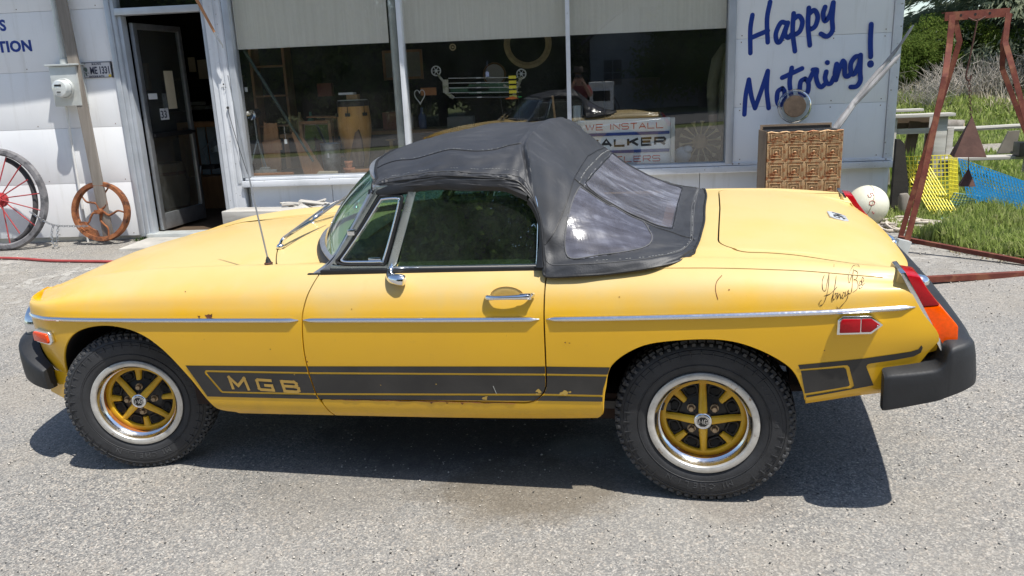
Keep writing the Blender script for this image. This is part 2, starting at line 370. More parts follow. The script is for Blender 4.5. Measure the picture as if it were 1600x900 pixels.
bpart('corner_trim', M['trimw'], lambda b: (Bx(b, 2.93, 3.012, -.015, .05, .66, 3.5, .004), Bx(b, 2.985, 3.012, .05, .10, .05, 3.5)))
bpart('side_wall', M['wall'], lambda b: Bx(b, 2.96, 3.0, .10, 7.0, 0.0, 3.5))
bpart('sill', M['trimw'], lambda b: (Bx(b, -3.474, 3.02, -.045, .10, .580, .642, .006), Bx(b, -3.45, 3.015, -.018, .02, .648, .672, .003)))
bpart('window_frame', M['trim'], lambda b: (Bx(b, -3.47, -3.405, -.02, .12, .675, 3.0, .004), Bx(b, 1.428, 1.495, -.02, .12, .66, 3.0, .004), Bx(b, -3.40, 1.43, .03, .12, .650, .680), Bx(b, -3.40, 1.43, .0, .12, 2.85, 2.95)))
for x, w2 in ((-1.712, .045), (-.085, .040)): bpart('mullion', M['trimw'], lambda b: Bx(b, x-w2/2, x+w2/2, -.03, .10, .683, 2.85, .003))
for (x0, x1) in ((-3.403, -1.736), (-1.688, -.107), (-.063, 1.426)): bpart('window_pane', M['glassw'], lambda b: Bx(b, x0, x1, .050, .055, .682, 2.85))
# wide white post between the door and the window, with fluting
bpart('door_post', M['trimw'], lambda b: (Bx(b, -3.66, -3.478, -.01, .11, .10, 3.0, .004), Bx(b, -3.60, -3.56, -.022, -.012, .12, 3.0, .004), Bx(b, -3.53, -3.49, -.018, -.012, .62, 3.0, .003)))
bpart('door_jamb', M['trim'], lambda b: (Bx(b, -4.665, -4.615, -.03, .11, .09, 3.0, .004), Bx(b, -4.612, -4.575, -.015, .11, .09, 3.0, .003), Bx(b, -4.572, -4.532, .012, .11, .09, 2.32, .003)))
bpart('door_jamb', M['trim'], lambda b: Bx(b, -3.70, -3.663, 0.0, .11, .10, 3.0, .003))
bpart('transom', M['trim'], lambda b: Bx(b, -4.574, -3.70, -.02, .11, 2.325, 2.39, .004))
bpart('transom_pane', M['glassw'], lambda b: Bx(b, -4.574, -3.70, .05, .055, 2.393, 2.95))
bpart('threshold', M['galv'], lambda b: Bx(b, -4.60, -3.66, -.04, .16, .02, .115, .006))
bpart('door_slab', simple('old_concrete', (.42, .40, .36), .85, 0, .2, 6, .4), lambda b: Bx(b, -4.58, -3.35, -.62, -.045, -.1, .085, .02))
def screws(b):
    for x in (-6.8, -6.2, -5.6, -4.76): 
        for z in zs[:-1]: b.ball((x+.01*math.sin(z*9+x), -.001, z+.03), .0055, 8, 5, (1, .5, 1))
    for x in (1.56, 1.95, 2.4, 2.86):
        for z in (.70, 1.17, 1.23, 1.80, 1.86): b.ball((x+.01*math.sin(z*9+x), -.001, z), .0055, 8, 5, (1, .5, 1))
    for x in (1.50, 1.56, 2.95, -3.40): b.ball((x, -.02, .66), .007, 8, 5, (1, .5, 1))
bpart('screw_heads', simple('rusty_screws', (.22, .15, .10), .7, .3), screws)['kind'] = 'stuff'
# room behind
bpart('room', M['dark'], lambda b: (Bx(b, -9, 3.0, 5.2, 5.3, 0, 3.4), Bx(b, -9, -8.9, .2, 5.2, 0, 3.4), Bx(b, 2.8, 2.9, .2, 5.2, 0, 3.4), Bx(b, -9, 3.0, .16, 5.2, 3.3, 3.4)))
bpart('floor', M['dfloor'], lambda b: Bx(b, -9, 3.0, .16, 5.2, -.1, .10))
bpart('display_shelf', wood('display_shelf_wood', (.17, .10, .055), (.24, .15, .085), (2, 12, 12), .6, .1), lambda b: Bx(b, -3.40, 1.43, .125, 1.1, .60, .648))
bpart('roof', simple('roof_felt', (.16, .16, .165), .9), lambda b: Bx(b, -9.4, 3.15, -.01, 7.2, 3.52, 3.62))
# eave out of view, shaped to throw the wall's shade: shallow left, deeper right
ev = [(-9.4, 0), (-9.4, -.60), (-5.2, -.56), (-3.0, -.50), (-1.2, -.52), (-.2, -.80), (1.2, -.86), (2.6, -.92), (4.15, -.96), (4.15, 0)]
bpart('shadow_eave', M['trimw'], lambda b: b.prism(ev, 3.38, 3.50))
for (x0, x1) in ((-3.395, -1.85), (-1.69, -.10), (-.07, 1.42)):
    bpart('roller_blind', M['blind'], lambda b: b.grid([[(x0+(x1-x0)*i/14, .075+.006*math.sin(i*1.3+x0), z) for i in range(15)] for z in (1.942+.008*math.sin(x0*5), 2.2, 2.5, 2.85)]))
t_ = part('gas_pipe', M['galv'], None, lambda b: (b.tube([(-1.80, 8.115, .65), (-1.80, 8.115, 2.12), (-1.80, 8.115, 3.2)], .043, 20), b.tube([(-1.80, 8.115, 2.115), (-1.80, 8.115, 2.125)], .047, 20)))
tag(t_, 'round grey vertical pipe just inside the display window, beside the left mullion', 'pipe')
# ---- lettering: strokes with thickness, standing 1 mm proud of the wall
def ribbon(b, P, w_, th=.001, m=None, caps=True, wf=None):
    P = [np.array(p, float) for p in P]; n = len(P); A = []; B = []
    for i in range(n):
        d = P[min(i+1, n-1)]-P[max(i-1, 0)]; d = d/(np.linalg.norm(d)+1e-9); nn = np.array([-d[1], d[0]])
        ww = w_/2*(wf(i/(n-1)) if wf else 1); A.append(P[i]+nn*ww); B.append(P[i]-nn*ww)
    if caps:
        def cap_(c_, a_, sgn):
            v = a_-c_; r = np.linalg.norm(v); t0 = math.atan2(v[1], v[0]); return [c_+r*np.array([cos(t0+sgn*pi*k/6), sin(t0+sgn*pi*k/6)]) for k in range(1, 6)]
        poly = A+cap_(P[-1], A[-1], -1)+B[::-1]+cap_(P[0], B[0], -1)
    else: poly = A+B[::-1]
    # build as quads along the stroke plus cap fans so self crossing strokes stay clean
    V = []; F = []
    for z in (0, th): V += [(p[0], p[1], z) for p in A]+[(p[0], p[1], z) for p in B]
    for i in range(n-1):
        F += [(2*n+i, 3*n+i, 3*n+i+1, 2*n+i+1), (i, i+1, 2*n+i+1, 2*n+i), (n+i, 3*n+i, 3*n+i+1, n+i+1)]
    F += [(0, 2*n, 3*n, n), (n-1, 2*n-1, 4*n-1, 3*n-1)]
    b.add(V, F, m)
    if caps:
        for c_, a_ in ((P[-1], A[-1]), (P[0], B[0])):
            pts = [a_]+cap_(c_, a_, -1)+[2*c_-a_]; b.prism([tuple(q) for q in pts], 0, th*.8, m)
WALLM = Matrix(((1, 0, 0, 0), (0, 0, -1, -.0005), (0, 1, 0, 0), (0, 0, 0, 1)))   # (x, z, out) -> world
def px(u, v):     # sign painter's grid for the right wall: 10 units = about 1.16 m
    return (u, v)
def strokes(b, S, w_, m, **k):
    for i_, P in enumerate(S):
        b_ = cr(P, 6) if len(P) > 2 else [np.array(P[0]), (np.array(P[0])+np.array(P[1]))/2, np.array(P[1])]
        ribbon(b, b_, w_, .0012+.0006*i_, m, **k)
LET = {
'Happy': [
  [(1.645, 2.041), (1.630, 1.913), (1.638, 1.699)],
  [(1.802, 2.150), (1.780, 1.998), (1.795, 1.790)],
  [(1.633, 1.835), (1.791, 1.894)],
  [(1.955, 1.956), (1.908, 1.960), (1.867, 1.868), (1.880, 1.792), (1.915, 1.802), (1.967, 1.944)],
  [(1.972, 1.957), (1.950, 1.864), (1.979, 1.823), (2.007, 1.850)],
  [(2.021, 2.038), (2.020, 1.873), (2.049, 1.698)],
  [(2.023, 1.987), (2.069, 2.013), (2.104, 1.960), (2.087, 1.881), (2.048, 1.851), (2.030, 1.858)],
  [(2.156, 2.080), (2.157, 1.924), (2.183, 1.745)],
  [(2.159, 2.026), (2.206, 2.057), (2.241, 1.999), (2.225, 1.920), (2.186, 1.890), (2.170, 1.900)],
  [(2.303, 2.081), (2.289, 2.020), (2.310, 1.956), (2.353, 2.017), (2.375, 2.117)],
  [(2.375, 2.117), (2.373, 1.971), (2.381, 1.868), (2.335, 1.818), (2.278, 1.844)],
],
'Motoring': [
  [(1.601, 1.130), (1.607, 1.304), (1.632, 1.452)],
  [(1.632, 1.456), (1.661, 1.302), (1.699, 1.186)],
  [(1.699, 1.186), (1.755, 1.358), (1.806, 1.528)],
  [(1.806, 1.528), (1.803, 1.356), (1.828, 1.182)],
  [(1.946, 1.362), (1.906, 1.328), (1.907, 1.233), (1.941, 1.207), (1.970, 1.242), (1.970, 1.326), (1.949, 1.362)],
  [(2.027, 1.548), (2.013, 1.419), (2.033, 1.299)],
  [(1.942, 1.460), (2.035, 1.500), (2.122, 1.538)],
  [(2.156, 1.443), (2.116, 1.415), (2.115, 1.320), (2.152, 1.289), (2.186, 1.323), (2.188, 1.400), (2.156, 1.443)],
  [(2.188, 1.412), (2.225, 1.493), (2.259, 1.521)],
  [(2.223, 1.522), (2.259, 1.517), (2.256, 1.456), (2.278, 1.385), (2.309, 1.360), (2.337, 1.382)],
  [(2.348, 1.499), (2.340, 1.441), (2.360, 1.393), (2.396, 1.392), (2.422, 1.449)],
  [(2.351, 1.584), (2.354, 1.580)],
  [(2.438, 1.566), (2.428, 1.484), (2.441, 1.419)],
  [(2.441, 1.425), (2.464, 1.518), (2.495, 1.592)],
  [(2.495, 1.592), (2.512, 1.563), (2.518, 1.469), (2.545, 1.447), (2.578, 1.478)],
  [(2.644, 1.627), (2.604, 1.622), (2.567, 1.560), (2.578, 1.478), (2.608, 1.471), (2.643, 1.557), (2.652, 1.626)],
  [(2.651, 1.638), (2.657, 1.487), (2.665, 1.404), (2.633, 1.353), (2.581, 1.349)],
  [(2.728, 1.909), (2.731, 1.761), (2.744, 1.617)],
],
'dot': [
  [(2.748, 1.556), (2.750, 1.549)],
],
}
HB = [[(2.6903, 0.8338), (2.6821, 0.8189), (2.6816, 0.7979), (2.6898, 0.7949), (2.6971, 0.8188), (2.7046, 0.8366)], [(2.7045, 0.8378), (2.6977, 0.8008), (2.6854, 0.7617), (2.6748, 0.7514), (2.6703, 0.7587), (2.6771, 0.7678)], [(2.7225, 0.8571), (2.7206, 0.8512)], [(2.725, 0.8305), (2.7164, 0.8007), (2.7067, 0.7677), (2.7106, 0.7646)], [(2.6848, 0.7798), (2.7035, 0.7858), (2.7243, 0.8036)], [(2.7153, 0.7857), (2.7103, 0.7737), (2.7147, 0.7695), (2.7208, 0.7797), (2.7184, 0.7869), (2.7249, 0.7857)], [(2.7264, 0.7887), (2.7227, 0.7694), (2.7313, 0.7856), (2.7339, 0.7718), (2.7389, 0.7796)], [(2.7409, 0.7856), (2.737, 0.7754), (2.7413, 0.773), (2.7472, 0.7856), (2.7408, 0.7886)], [(2.7486, 0.7915), (2.7465, 0.7778), (2.7541, 0.7855), (2.7565, 0.7945), (2.752, 0.7706), (2.7378, 0.7513), (2.7264, 0.7404), (2.7218, 0.7477)], [(2.7735, 0.833), (2.7651, 0.8182), (2.76, 0.8123), (2.7615, 0.8301), (2.778, 0.8506), (2.7936, 0.8533), (2.7965, 0.8474)], [(2.7783, 0.8447), (2.7714, 0.8182), (2.7646, 0.7885), (2.7568, 0.7855), (2.7545, 0.7915)], [(2.7784, 0.8418), (2.7891, 0.8358), (2.7844, 0.821), (2.7756, 0.8182), (2.7847, 0.8151), (2.7828, 0.7973), (2.7699, 0.7885)], [(2.7888, 0.8032), (2.797, 0.8091), (2.7936, 0.8151), (2.7887, 0.8062), (2.7891, 0.7973), (2.7974, 0.8002)], [(2.7991, 0.8091), (2.8055, 0.8179), (2.8017, 0.8227), (2.7979, 0.8121), (2.7982, 0.8049), (2.8049, 0.8091)]]
so_ = part('happy_motoring_lettering', M['blue_paint'], bld, lambda b: (strokes(b, LET['Happy'], .043, WALLM), strokes(b, LET['Motoring'], .043, WALLM), strokes(b, LET['dot'], .062, WALLM)), smooth=0)
so_['label'] = 'blue hand lettering reading Happy Motoring!'
def text_mesh(s, size, m, extrude=.001, bold=0, sx=1.0, spacing=1.0, align='LEFT', res=3, shear=0):
    cu = bpy.data.curves.new('lettering', 'FONT'); cu.body = s; cu.size = size; cu.extrude = extrude; cu.offset = bold; cu.space_character = spacing
    cu.align_x = align; cu.resolution_u = res; cu.shear = shear
    o = bpy.data.objects.new('lettering', cu); COL.objects.link(o); dg = bpy.context.evaluated_depsgraph_get()
    me = o.evaluated_get(dg).to_mesh(); V = [(v.co.x*sx, v.co.y, v.co.z) for v in me.vertices]; F = [tuple(p.vertices) for p in me.polygons]
    o.to_mesh_clear(); COL.objects.unlink(o); bpy.data.objects.remove(o); bpy.data.curves.remove(cu)
    return [tuple(m @ Vector(v)) for v in V] if m is not None else V, F
def text_obj(name, s, size, m, mat, parent, **k):
    V, F = text_mesh(s, size, m, **k); return mk(name, V, F, mat, parent, smooth=0)
def wm(x, z, y=-.0015): return Matrix(((1, 0, 0, x), (0, 0, -1, y), (0, 1, 0, z), (0, 0, 0, 1)))
text_obj('sign_letters', 'S', .145, wm(-5.812, 2.237), M['blue_paint'], bld, bold=.005)
text_obj('sign_letters', 'TION', .145, wm(-5.508, 2.030), M['blue_paint'], bld, bold=.006, align='RIGHT', spacing=1.06)

# ------------------------------------------------------------------ the yellow roadster (own axes: x to the rear, y away from the viewer's side is +, z up)
t = NT('yellow_paint'); oc = t.tc.outputs['Object']
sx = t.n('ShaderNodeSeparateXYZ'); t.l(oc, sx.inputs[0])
fade_wash = t.math('ADD', t.math('MULTIPLY', t.math('SUBTRACT', sx.outputs[2], .695), 6.0), t.math('MULTIPLY', t.math('SUBTRACT', t.noise(3.5, 5, .65), .5), .9))
c = t.mix(t.ramp(fade_wash, [(.05, 0), (.75, 1)]), (.82, .455, .006), (.60, .445, .185))  # paler towards the top: chalked paint plus sun washout put into the colour
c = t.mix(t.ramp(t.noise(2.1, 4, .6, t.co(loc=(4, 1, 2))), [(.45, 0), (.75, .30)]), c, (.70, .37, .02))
# grime low down, small chips everywhere
low = t.math('MULTIPLY', t.ramp(sx.outputs[2], [(.27, 1), (.42, 0)]), t.ramp(t.noise(12, 6, .7), [(.35, 0), (.7, .45)]))
c = t.mix(low, c, (.40, .22, .03))
c = t.mix(t.ramp(t.noise(75, 3, .8, t.co(loc=(3.3, 1.7, 5.1))), [(.745, 0), (.76, .9)]), c, (.16, .06, .025))
c = t.mix(t.math('MULTIPLY', t.ramp(t.noise(1.0, 5, .75, t.co((14, 2, 14))), [(.62, 0), (.72, 1)]), .10), c, (.35, .20, .06))
fd = t.ramp(fade_wash, [(0, 1), (.7, 0)]); cw = t.math('ADD', t.math('MULTIPLY', fd, .45), .10)
M['paint'] = t.bsdf(c, t.ramp(t.math('ADD', fade_wash, t.math('MULTIPLY', t.noise(20, 3), .1)), [(0, .36), (1, .50)]), 0, t.bump(t.noise(4, 2), .10, .012, t.bump(t.noise(300, 2), .04, .001)), **{'Specular IOR Level': .45, 'Coat Weight': cw, 'Coat Roughness': .07})
M['chrome'] = chrome()
M['chromer'] = chrome('rusty_chrome', (.70, .70, .70), .2, .9)
M['rubber'] = simple('black_bumper_rubber', (.017, .018, .020), .55, 0, .25, 6, .15, 90)
M['seal'] = simple('black_rubber_seal', (.014, .014, .015), .5)
M['cavity'] = twotone('rusty_wheel_well', (.03, .014, .009), (.012, .011, .011), 7, .45, .6, .9, 0, .4)
M['blackpaint'] = simple('black_paint', (.016, .016, .017), .42, 0, .2, 8)
M['decal'] = twotone('matt_black_decal', (.032, .030, .028), (.055, .051, .046), 4, .4, .7, .6, 0, 0)
M['gold'] = twotone('gold_paint', (.78, .47, .026), (.62, .35, .02), 9, .4, .62, .4, 0, 0)
M['golddecal'] = simple('gold_decal', (.52, .32, .07), .5)
car = empty('yellow_roadster', (0, 0, 0)); car.matrix_world = Matrix.Translation(CT) @ CR.to_4x4()
tag(car, 'faded yellow two seat roadster with black folding soft top and black side stripes', 'car')
Wf = interp([(-.57, .44), (-.555, .52), (-.53, .585), (-.495, .632), (-.46, .668), (-.40, .705), (-.30, .738), (-.1, .755), (.2, .762), (.9, .764), (1.8, .765), (2.4, .762), (2.7, .754), (2.9, .738), (3.05, .72)])
Zs = interp([(-.6, .672), (-.366, .690), (.857, .698), (1.779, .706), (2.94, .737), (3.1, .742)])
Zb = interp([(-.6, .43), (-.30, .405), (-.25, .36), (-.1, .30), (.4, .291), (.88, .298), (1.52, .311), (1.97, .329), (2.645, .402), (2.873, .432), (3.1, .45)])
Zc = interp([(-.57, .715), (-.53, .732), (-.48, .750), (-.42, .762), (-.3, .795), (-.12, .832), (.2, .860), (.5, .868), (.9, .872), (1.8, .880), (2.3, .878), (2.6, .868), (2.87, .847), (3.0, .834)])
Yc = interp([(-.57, .38), (-.53, .47), (-.45, .545), (-.3, .585), (0, .605), (.5, .62), (.9, .635), (1.8, .635), (2.3, .64), (2.9, .655), (3.05, .65)])
Ze = interp([(-.57, .708), (-.48, .742), (-.40, .752), (-.174, .800), (.26, .832), (.82, .848), (1.8, .88), (2.35, .886), (2.6, .874), (2.8, .850), (2.9, .826), (3.0, .788)])
Z0 = interp([(-.57, .665), (-.50, .735), (-.35, .800), (-.1, .852), (.2, .882), (.6, .902), (.9, .905), (1.8, .905), (2.31, .915), (2.6, .905), (2.8, .880), (2.9, .850), (2.96, .812), (3.0, .765)])
XE = interp([(.40, 2.905), (.43, 2.915), (.59, 3.00), (.63, 3.025), (.725, 2.968), (.84, 2.912), (.92, 2.885)])
def section(s):
    W, zs_, zb, zc, yc, ze, z0 = (float(f(s)) for f in (Wf, Zs, Zb, Zc, Yc, Ze, Z0))
    k = zs_-zb; tf = float(np.clip((s+.57)/.3, 0, 1)); tu = .07+.03*(1-tf)
    P = [(W-.034-tu*.12, zb-.006), (W-.024-.02*(1-tf), zb+.08*k), (W-.014, zb+.34*k), (W-.003, zb+.68*k), (W, zs_-.01), (W-.008, zs_+.045), (W-.030, zs_+.45*(zc-zs_)+.02),
         (yc+(W-yc)*.42, zc-.028), (yc, zc), (yc-.045*yc/.62, zc-.006), (yc-.085*yc/.62, ze+.4*(zc-ze)), (.52*yc/.62, ze+.003), (.44*yc/.62, ze+(z0-ze)*.30), (.24*yc/.62, ze+(z0-ze)*.80), (0, z0)]
    return cr(P, 5)
def xof(s, y, z):
    x = s
    if s < -.25: x -= .10*(1-(abs(y)/.60)**2)*min(1, (-.25-s)/.30)*(1 if abs(y) < .6 else 0)
    if s > 2.6:
        k = (s-2.6)/.40; x = 2.6+k*(float(XE(z))-2.6)+.05*k*(1-(abs(y)/.72)**2)+.022*k*k*(1-float(sst(.30, .60, abs(y))))
    return x
SS = list(np.arange(-.57, -.25, .012))+list(np.arange(-.25, 2.6, .018))+list(np.arange(2.6, 3.0001, .014)); SS[-1] = 3.0
half = [[(xof(s, y, z), -y, z) for y, z in section(s)] for s in SS]
NC = len(half[0])
GV = np.array([p for r in half for p in r]); GF = []
for i in range(len(SS)-1):
    for j in range(NC-1):
        a = i*NC+j; GF.append((a, a+NC, a+NC+1, a+1))
GT = np.array([j for r in half for j in range(NC)], float)    # column index of each vertex
# outward normals of the grid for offsets
bmn = mkmesh('tmp', GV, GF, None, 0); _n = np.zeros(len(GV)*3); bmn.vertices.foreach_get('normal', _n); GN = _n.reshape(-1, 3)
if GN[(len(SS)//2)*NC+20][1] > 0: GN = -GN; GF = [f[::-1] for f in GF]
bpy.data.meshes.remove(bmn)
# side surface lookup: y as a function of (x, z)
JT = 44       # column where the crest is reached (index of (yc,zc) = 8*5=40)
_S = np.array(SS); _H = np.array(half)
def side_y(x, z):
    x = float(x); s = x
    for _ in range(4):
        i = int(np.clip(np.searchsorted(_S, s)-1, 0, len(_S)-2)); t_ = np.clip((s-_S[i])/(_S[i+1]-_S[i]), 0, 1)
        R = _H[i, :41]*(1-t_)+_H[i+1, :41]*t_
        y = -float(np.interp(z, R[:, 2], R[:, 1])); xx = float(np.interp(z, R[:, 2], R[:, 0])); s += (x-xx)*.8
    return y
def on_side(P, off=.0015): return [(x, -side_y(x, z)-off, z) for x, z in P]
ys_cache = {}
xg = np.arange(-.5, 3.06, .03); zg = np.arange(.28, .9, .015)
YG = np.array([[side_y(x, z) for z in zg] for x in xg])
def side_yf(X, Z):
    X = np.asarray(X, float); Z = np.asarray(Z, float)
    i = np.clip(((X-xg[0])/.03).astype(int), 0, len(xg)-2); j = np.clip(((Z-zg[0])/.015).astype(int), 0, len(zg)-2)
    a = (X-xg[i])/.03; b = (Z-zg[j])/.015
    return YG[i, j]*(1-a)*(1-b)+YG[i+1, j]*a*(1-b)+YG[i, j+1]*(1-a)*b+YG[i+1, j+1]*a*b
# ---- regions (x,z) on the side, (x,|y|) on top
AF = cr([(-.295, .30), (-.303, .45), (-.253, .565), (-.157, .642), (-.01, .670), (.135, .644), (.237, .572), (.326, .451), (.386, .345), (.425, .303), (.50, .290)], 8)
ARp = cr([(1.925, .312), (1.955, .324), (1.970, .350), (1.976, .40), (1.984, .445), (2.012, .539), (2.112, .610), (2.238, .634), (2.381, .636), (2.490, .604), (2.589, .539), (2.630, .462), (2.642, .40), (2.640, .34)], 8)
archF = sdf_poly([tuple(p) for p in AF]+[(.5, .1), (-.295, .1)])
archR = sdf_poly([tuple(p) for p in ARp]+[(2.64, .1), (1.925, .1)])
doorF = interp([(.25, .945), (.30, .919), (.411, .869), (.542, .859), (.696, .875), (.77, .894), (.873, .940), (.95, .985)])
doorR = interp([(.25, 1.74), (.462, 1.780), (.534, 1.785), (.70, 1.792), (.87, 1.798), (.95, 1.80)])
def door_d(P):
    x, z = P[:, 0], P[:, 2]; r = .075; bot = .374+.012*(x-1)
    a = x-doorF(z); q1 = x-(doorR(z)-r); q2 = (bot+r)-z
    out = np.hypot(np.maximum(q1, 0), np.maximum(q2, 0))+np.minimum(np.maximum(q1, q2), 0)-r
    return np.minimum(a, -out)
g = .0028
def top_edge(x):      # |y| where side panels end and the bonnet / boot lid starts
    return np.where(x < 1.2, np.minimum(.515+.010*sst(.3, .9, x), Yc(x)*.862), .57+.055*sst(2.4, 2.9, x))
cock = sdf_poly([(.955, -1), (.955, .50), (1.0, .585), (1.2, .60), (1.9, .60), (2.08, .57), (2.18, .45), (2.2, .2), (2.2, -1)])
def cockd(P): return cock(np.stack([P[:, 0], np.abs(P[:, 1])], 1))
bonR = lambda y: .50+.155*(np.abs(y)/.52)**2
bonnet_d = lambda P: np.minimum(np.minimum(top_edge(P[:, 0])-np.abs(P[:, 1]), bonR(P[:, 1])-P[:, 0]), 1)
def lid_d(P):
    x, y = P[:, 0], np.abs(P[:, 1]); r = .11; q1 = (2.372-.012*y+r)-x; q2 = y-(.565+.06*sst(2.5, 2.95, x)-r)
    out = np.hypot(np.maximum(q1, 0), np.maximum(q2, 0))+np.minimum(np.maximum(q1, q2), 0)-r
    return -out
def P3(f):
    return lambda V: f(V)
# side / top separation uses height of the valley as well
isTop = lambda P: top_edge(P[:, 0])-np.abs(P[:, 1])
XZ = lambda P: P[:, [0, 2]]
SIDE = lambda P: np.maximum(-isTop(P), .62-P[:, 2]) if False else -isTop(P)
def region(*fs): return lambda P: np.min(np.stack([f(P) for f in fs]), 0)
GNd = {tuple(np.round(v, 6)): n for v, n in zip(GV, GN)}
from mathutils.kdtree import KDTree
_kd = KDTree(len(GV)); [_kd.insert(v, i) for i, v in enumerate(GV)]; _kd.balance()
def nrm_near(V): return np.array([GN[_kd.find(v)[1]] for v in np.asarray(V)])
cowl_cond = lambda P: -bonnet_d(P)-g
panels = {
 'front_fender': region(lambda P: doorF(P[:, 2])-g-P[:, 0], lambda P: -archF(XZ(P)), lambda P: -isTop(P)-g*.5*(P[:, 0] > -.42)+.002*(P[:, 0] <= -.42)),
 'door': region(lambda P: door_d(P)-g, lambda P: np.abs(P[:, 1])-.60),
 'rear_fender': region(lambda P: -door_d(P)-g, lambda P: P[:, 0]-doorF(P[:, 2])-g, lambda P: -archR(XZ(P)), lambda P: -cockd(P)-.004, lambda P: -lid_d(P)-g, lambda P: np.where(P[:, 0] > 1.2, np.where(P[:, 2] < .6, 1., np.where(P[:, 0] > 1.795, 1., np.abs(P[:, 1])-.60)), .80-P[:, 2])),
}
def cut_panel(fn, mirror=False):
    V, F = sub(GV, GF, fn); V, F = thicken(V, F, -.010, nrm_near)
    if mirror: V = [(v[0], -v[1], v[2]) for v in V]; F = [tuple(f)[::-1] for f in F]
    return V, F
def weldm(V, F, V2, F2):
    return V+list(V2), F+[tuple(i+len(V) for i in f) for f in F2]
cache = {k: cut_panel(fn) for k, fn in panels.items()}
for nm in ('front_fender', 'door', 'rear_fender'):
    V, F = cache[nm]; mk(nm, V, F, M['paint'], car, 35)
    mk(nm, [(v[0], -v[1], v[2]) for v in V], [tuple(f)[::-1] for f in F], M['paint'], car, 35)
def both(fn, name, mat=None):
    V, F = sub(GV, GF, fn); V2 = [(v[0], -v[1], v[2]) for v in V]; F2 = [tuple(f)[::-1] for f in F]; V, F = weldm(list(V), [tuple(f) for f in F], V2, F2)
    bm = bmesh.new(); me = mkmesh(name, V, F, mat or M['paint'], 0); bm.from_mesh(me); bmesh.ops.remove_doubles(bm, verts=bm.verts, dist=1e-5)
    be = [e for e in bm.edges if e.is_boundary]; r = bmesh.ops.extrude_edge_only(bm, edges=be)
    for v in [x for x in r['geom'] if isinstance(x, bmesh.types.BMVert)]: v.co.z -= .010
    bmesh.ops.recalc_face_normals(bm, faces=bm.faces); bm.to_mesh(me); bm.free()
    me.polygons.foreach_set('use_smooth', [True]*len(me.polygons)); me.set_sharp_from_angle(angle=radians(35)); return link(name, me, car)
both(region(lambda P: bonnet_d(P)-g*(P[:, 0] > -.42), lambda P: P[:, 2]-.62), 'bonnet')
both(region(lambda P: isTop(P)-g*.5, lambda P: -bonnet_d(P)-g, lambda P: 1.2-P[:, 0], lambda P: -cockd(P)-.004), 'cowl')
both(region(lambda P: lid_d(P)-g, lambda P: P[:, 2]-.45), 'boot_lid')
# dark inner skin a little inside so that the shut lines read dark, and closed ends
V = GV-GN*.013; F = list(GF); V, F = clip(V, F, np.min(np.stack([GV[:, 0]+.44, -archF(XZ(GV))-.005, -archR(XZ(GV))-.005, -cockd(GV)-.01]), 0))
V2 = [(v[0], -v[1], v[2]) for v in V]; V3, F3 = weldm(list(V), [tuple(f) for f in F], V2, [tuple(f)[::-1] for f in F])
mk('inner_shell', V3, F3, M['cavity'], car)
def endcap(b, ring, fx):
    cols = 24; tp = sorted((abs(q[1]), q[2]) for q in ring[40:]); ty = [a for a, _ in tp]; tz = [c_ for _, c_ in tp]
    rows = [[(p[1]*(1-2*k/cols), min(p[2], float(np.interp(abs(p[1]*(1-2*k/cols)), ty, tz)) if abs(p[1]*(1-2*k/cols)) <= ty[-1] else p[2])) for k in range(cols+1)] for p in ring[:41]]
    b.grid([[(fx(y, z), y, z) for y, z in r] for r in rows])
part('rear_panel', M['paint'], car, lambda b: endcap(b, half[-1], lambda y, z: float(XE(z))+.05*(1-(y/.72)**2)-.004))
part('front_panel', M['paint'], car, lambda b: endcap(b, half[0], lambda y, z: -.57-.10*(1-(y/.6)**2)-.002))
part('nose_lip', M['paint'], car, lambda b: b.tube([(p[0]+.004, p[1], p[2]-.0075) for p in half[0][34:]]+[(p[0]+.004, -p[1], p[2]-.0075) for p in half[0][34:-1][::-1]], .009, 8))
part('grille', M['blackpaint'], car, lambda b: b.box((-.655, 0, .60), (.02, .70, .15), bev=.01))
# wheel well liners
def arch_liner(b, A, x0, sgn):
    P = []
    for yy in np.linspace(0, .42, 6):
        row = []
        for p in A:
            ys_ = side_y(p[0], max(.30, min(p[1], .85)))-.004
            row.append((p[0]+(p[0]-x0)*.05*min(1, yy*9), -sgn*(ys_-yy), p[1]+.02*min(1, yy*9)))
        P.append(row)
    b.grid(P); b.add([(P[-1][i][0], -sgn*.33, P[-1][i][2]) for i in range(len(A))]+[(x0, -sgn*.33, .42)], [(i, i+1, len(A)) for i in range(len(A)-1)])
for sgn in (1, -1):
    part('wheel_well', M['cavity'], car, lambda b: arch_liner(b, AF[6:-8], .05, sgn)); part('wheel_well', M['cavity'], car, lambda b: arch_liner(b, ARp, 2.31, sgn))
    # rolled lip of the arch
    for A in (AF[4:-6], ARp[3:-3]): part('arch_lip', M['paint'], car, lambda b: b.tube([(p[0], -sgn*(side_y(p[0], max(.30, p[1]))-.004), p[1]+.002) for p in A if p[1] > float(Zb(p[0]))+.012], .0045, 6))
part('underbody', M['cavity'], car, lambda b: (b.box((1.2, 0, .33), (1.9, 1.28, .10)), b.box((2.75, 0, .47), (.30, 1.16, .12)), b.box((-.42, 0, .50), (.25, .8, .14)), b.box((.0, 0, .5), (.5, .5, .2)), b.tube([(.3, -.1, .22), (2.0, -.12, .23), (2.6, -.3, .28), (3.0, -.35, .33)], .028, 10), b.tube([(2.311, -.6, .30), (2.311, .6, .30)], .035, 10), b.tube([(0, -.6, .28), (0, .6, .28)], .03, 10), b.box((2.95, 0, .44), (.08, 1.1, .10))))
part('exhaust_pipe', M['blackpaint'], car, lambda b: b.tube([(2.5, -.30, .30), (2.9, -.32, .36), (3.09, -.32, .36)], .02, 12))
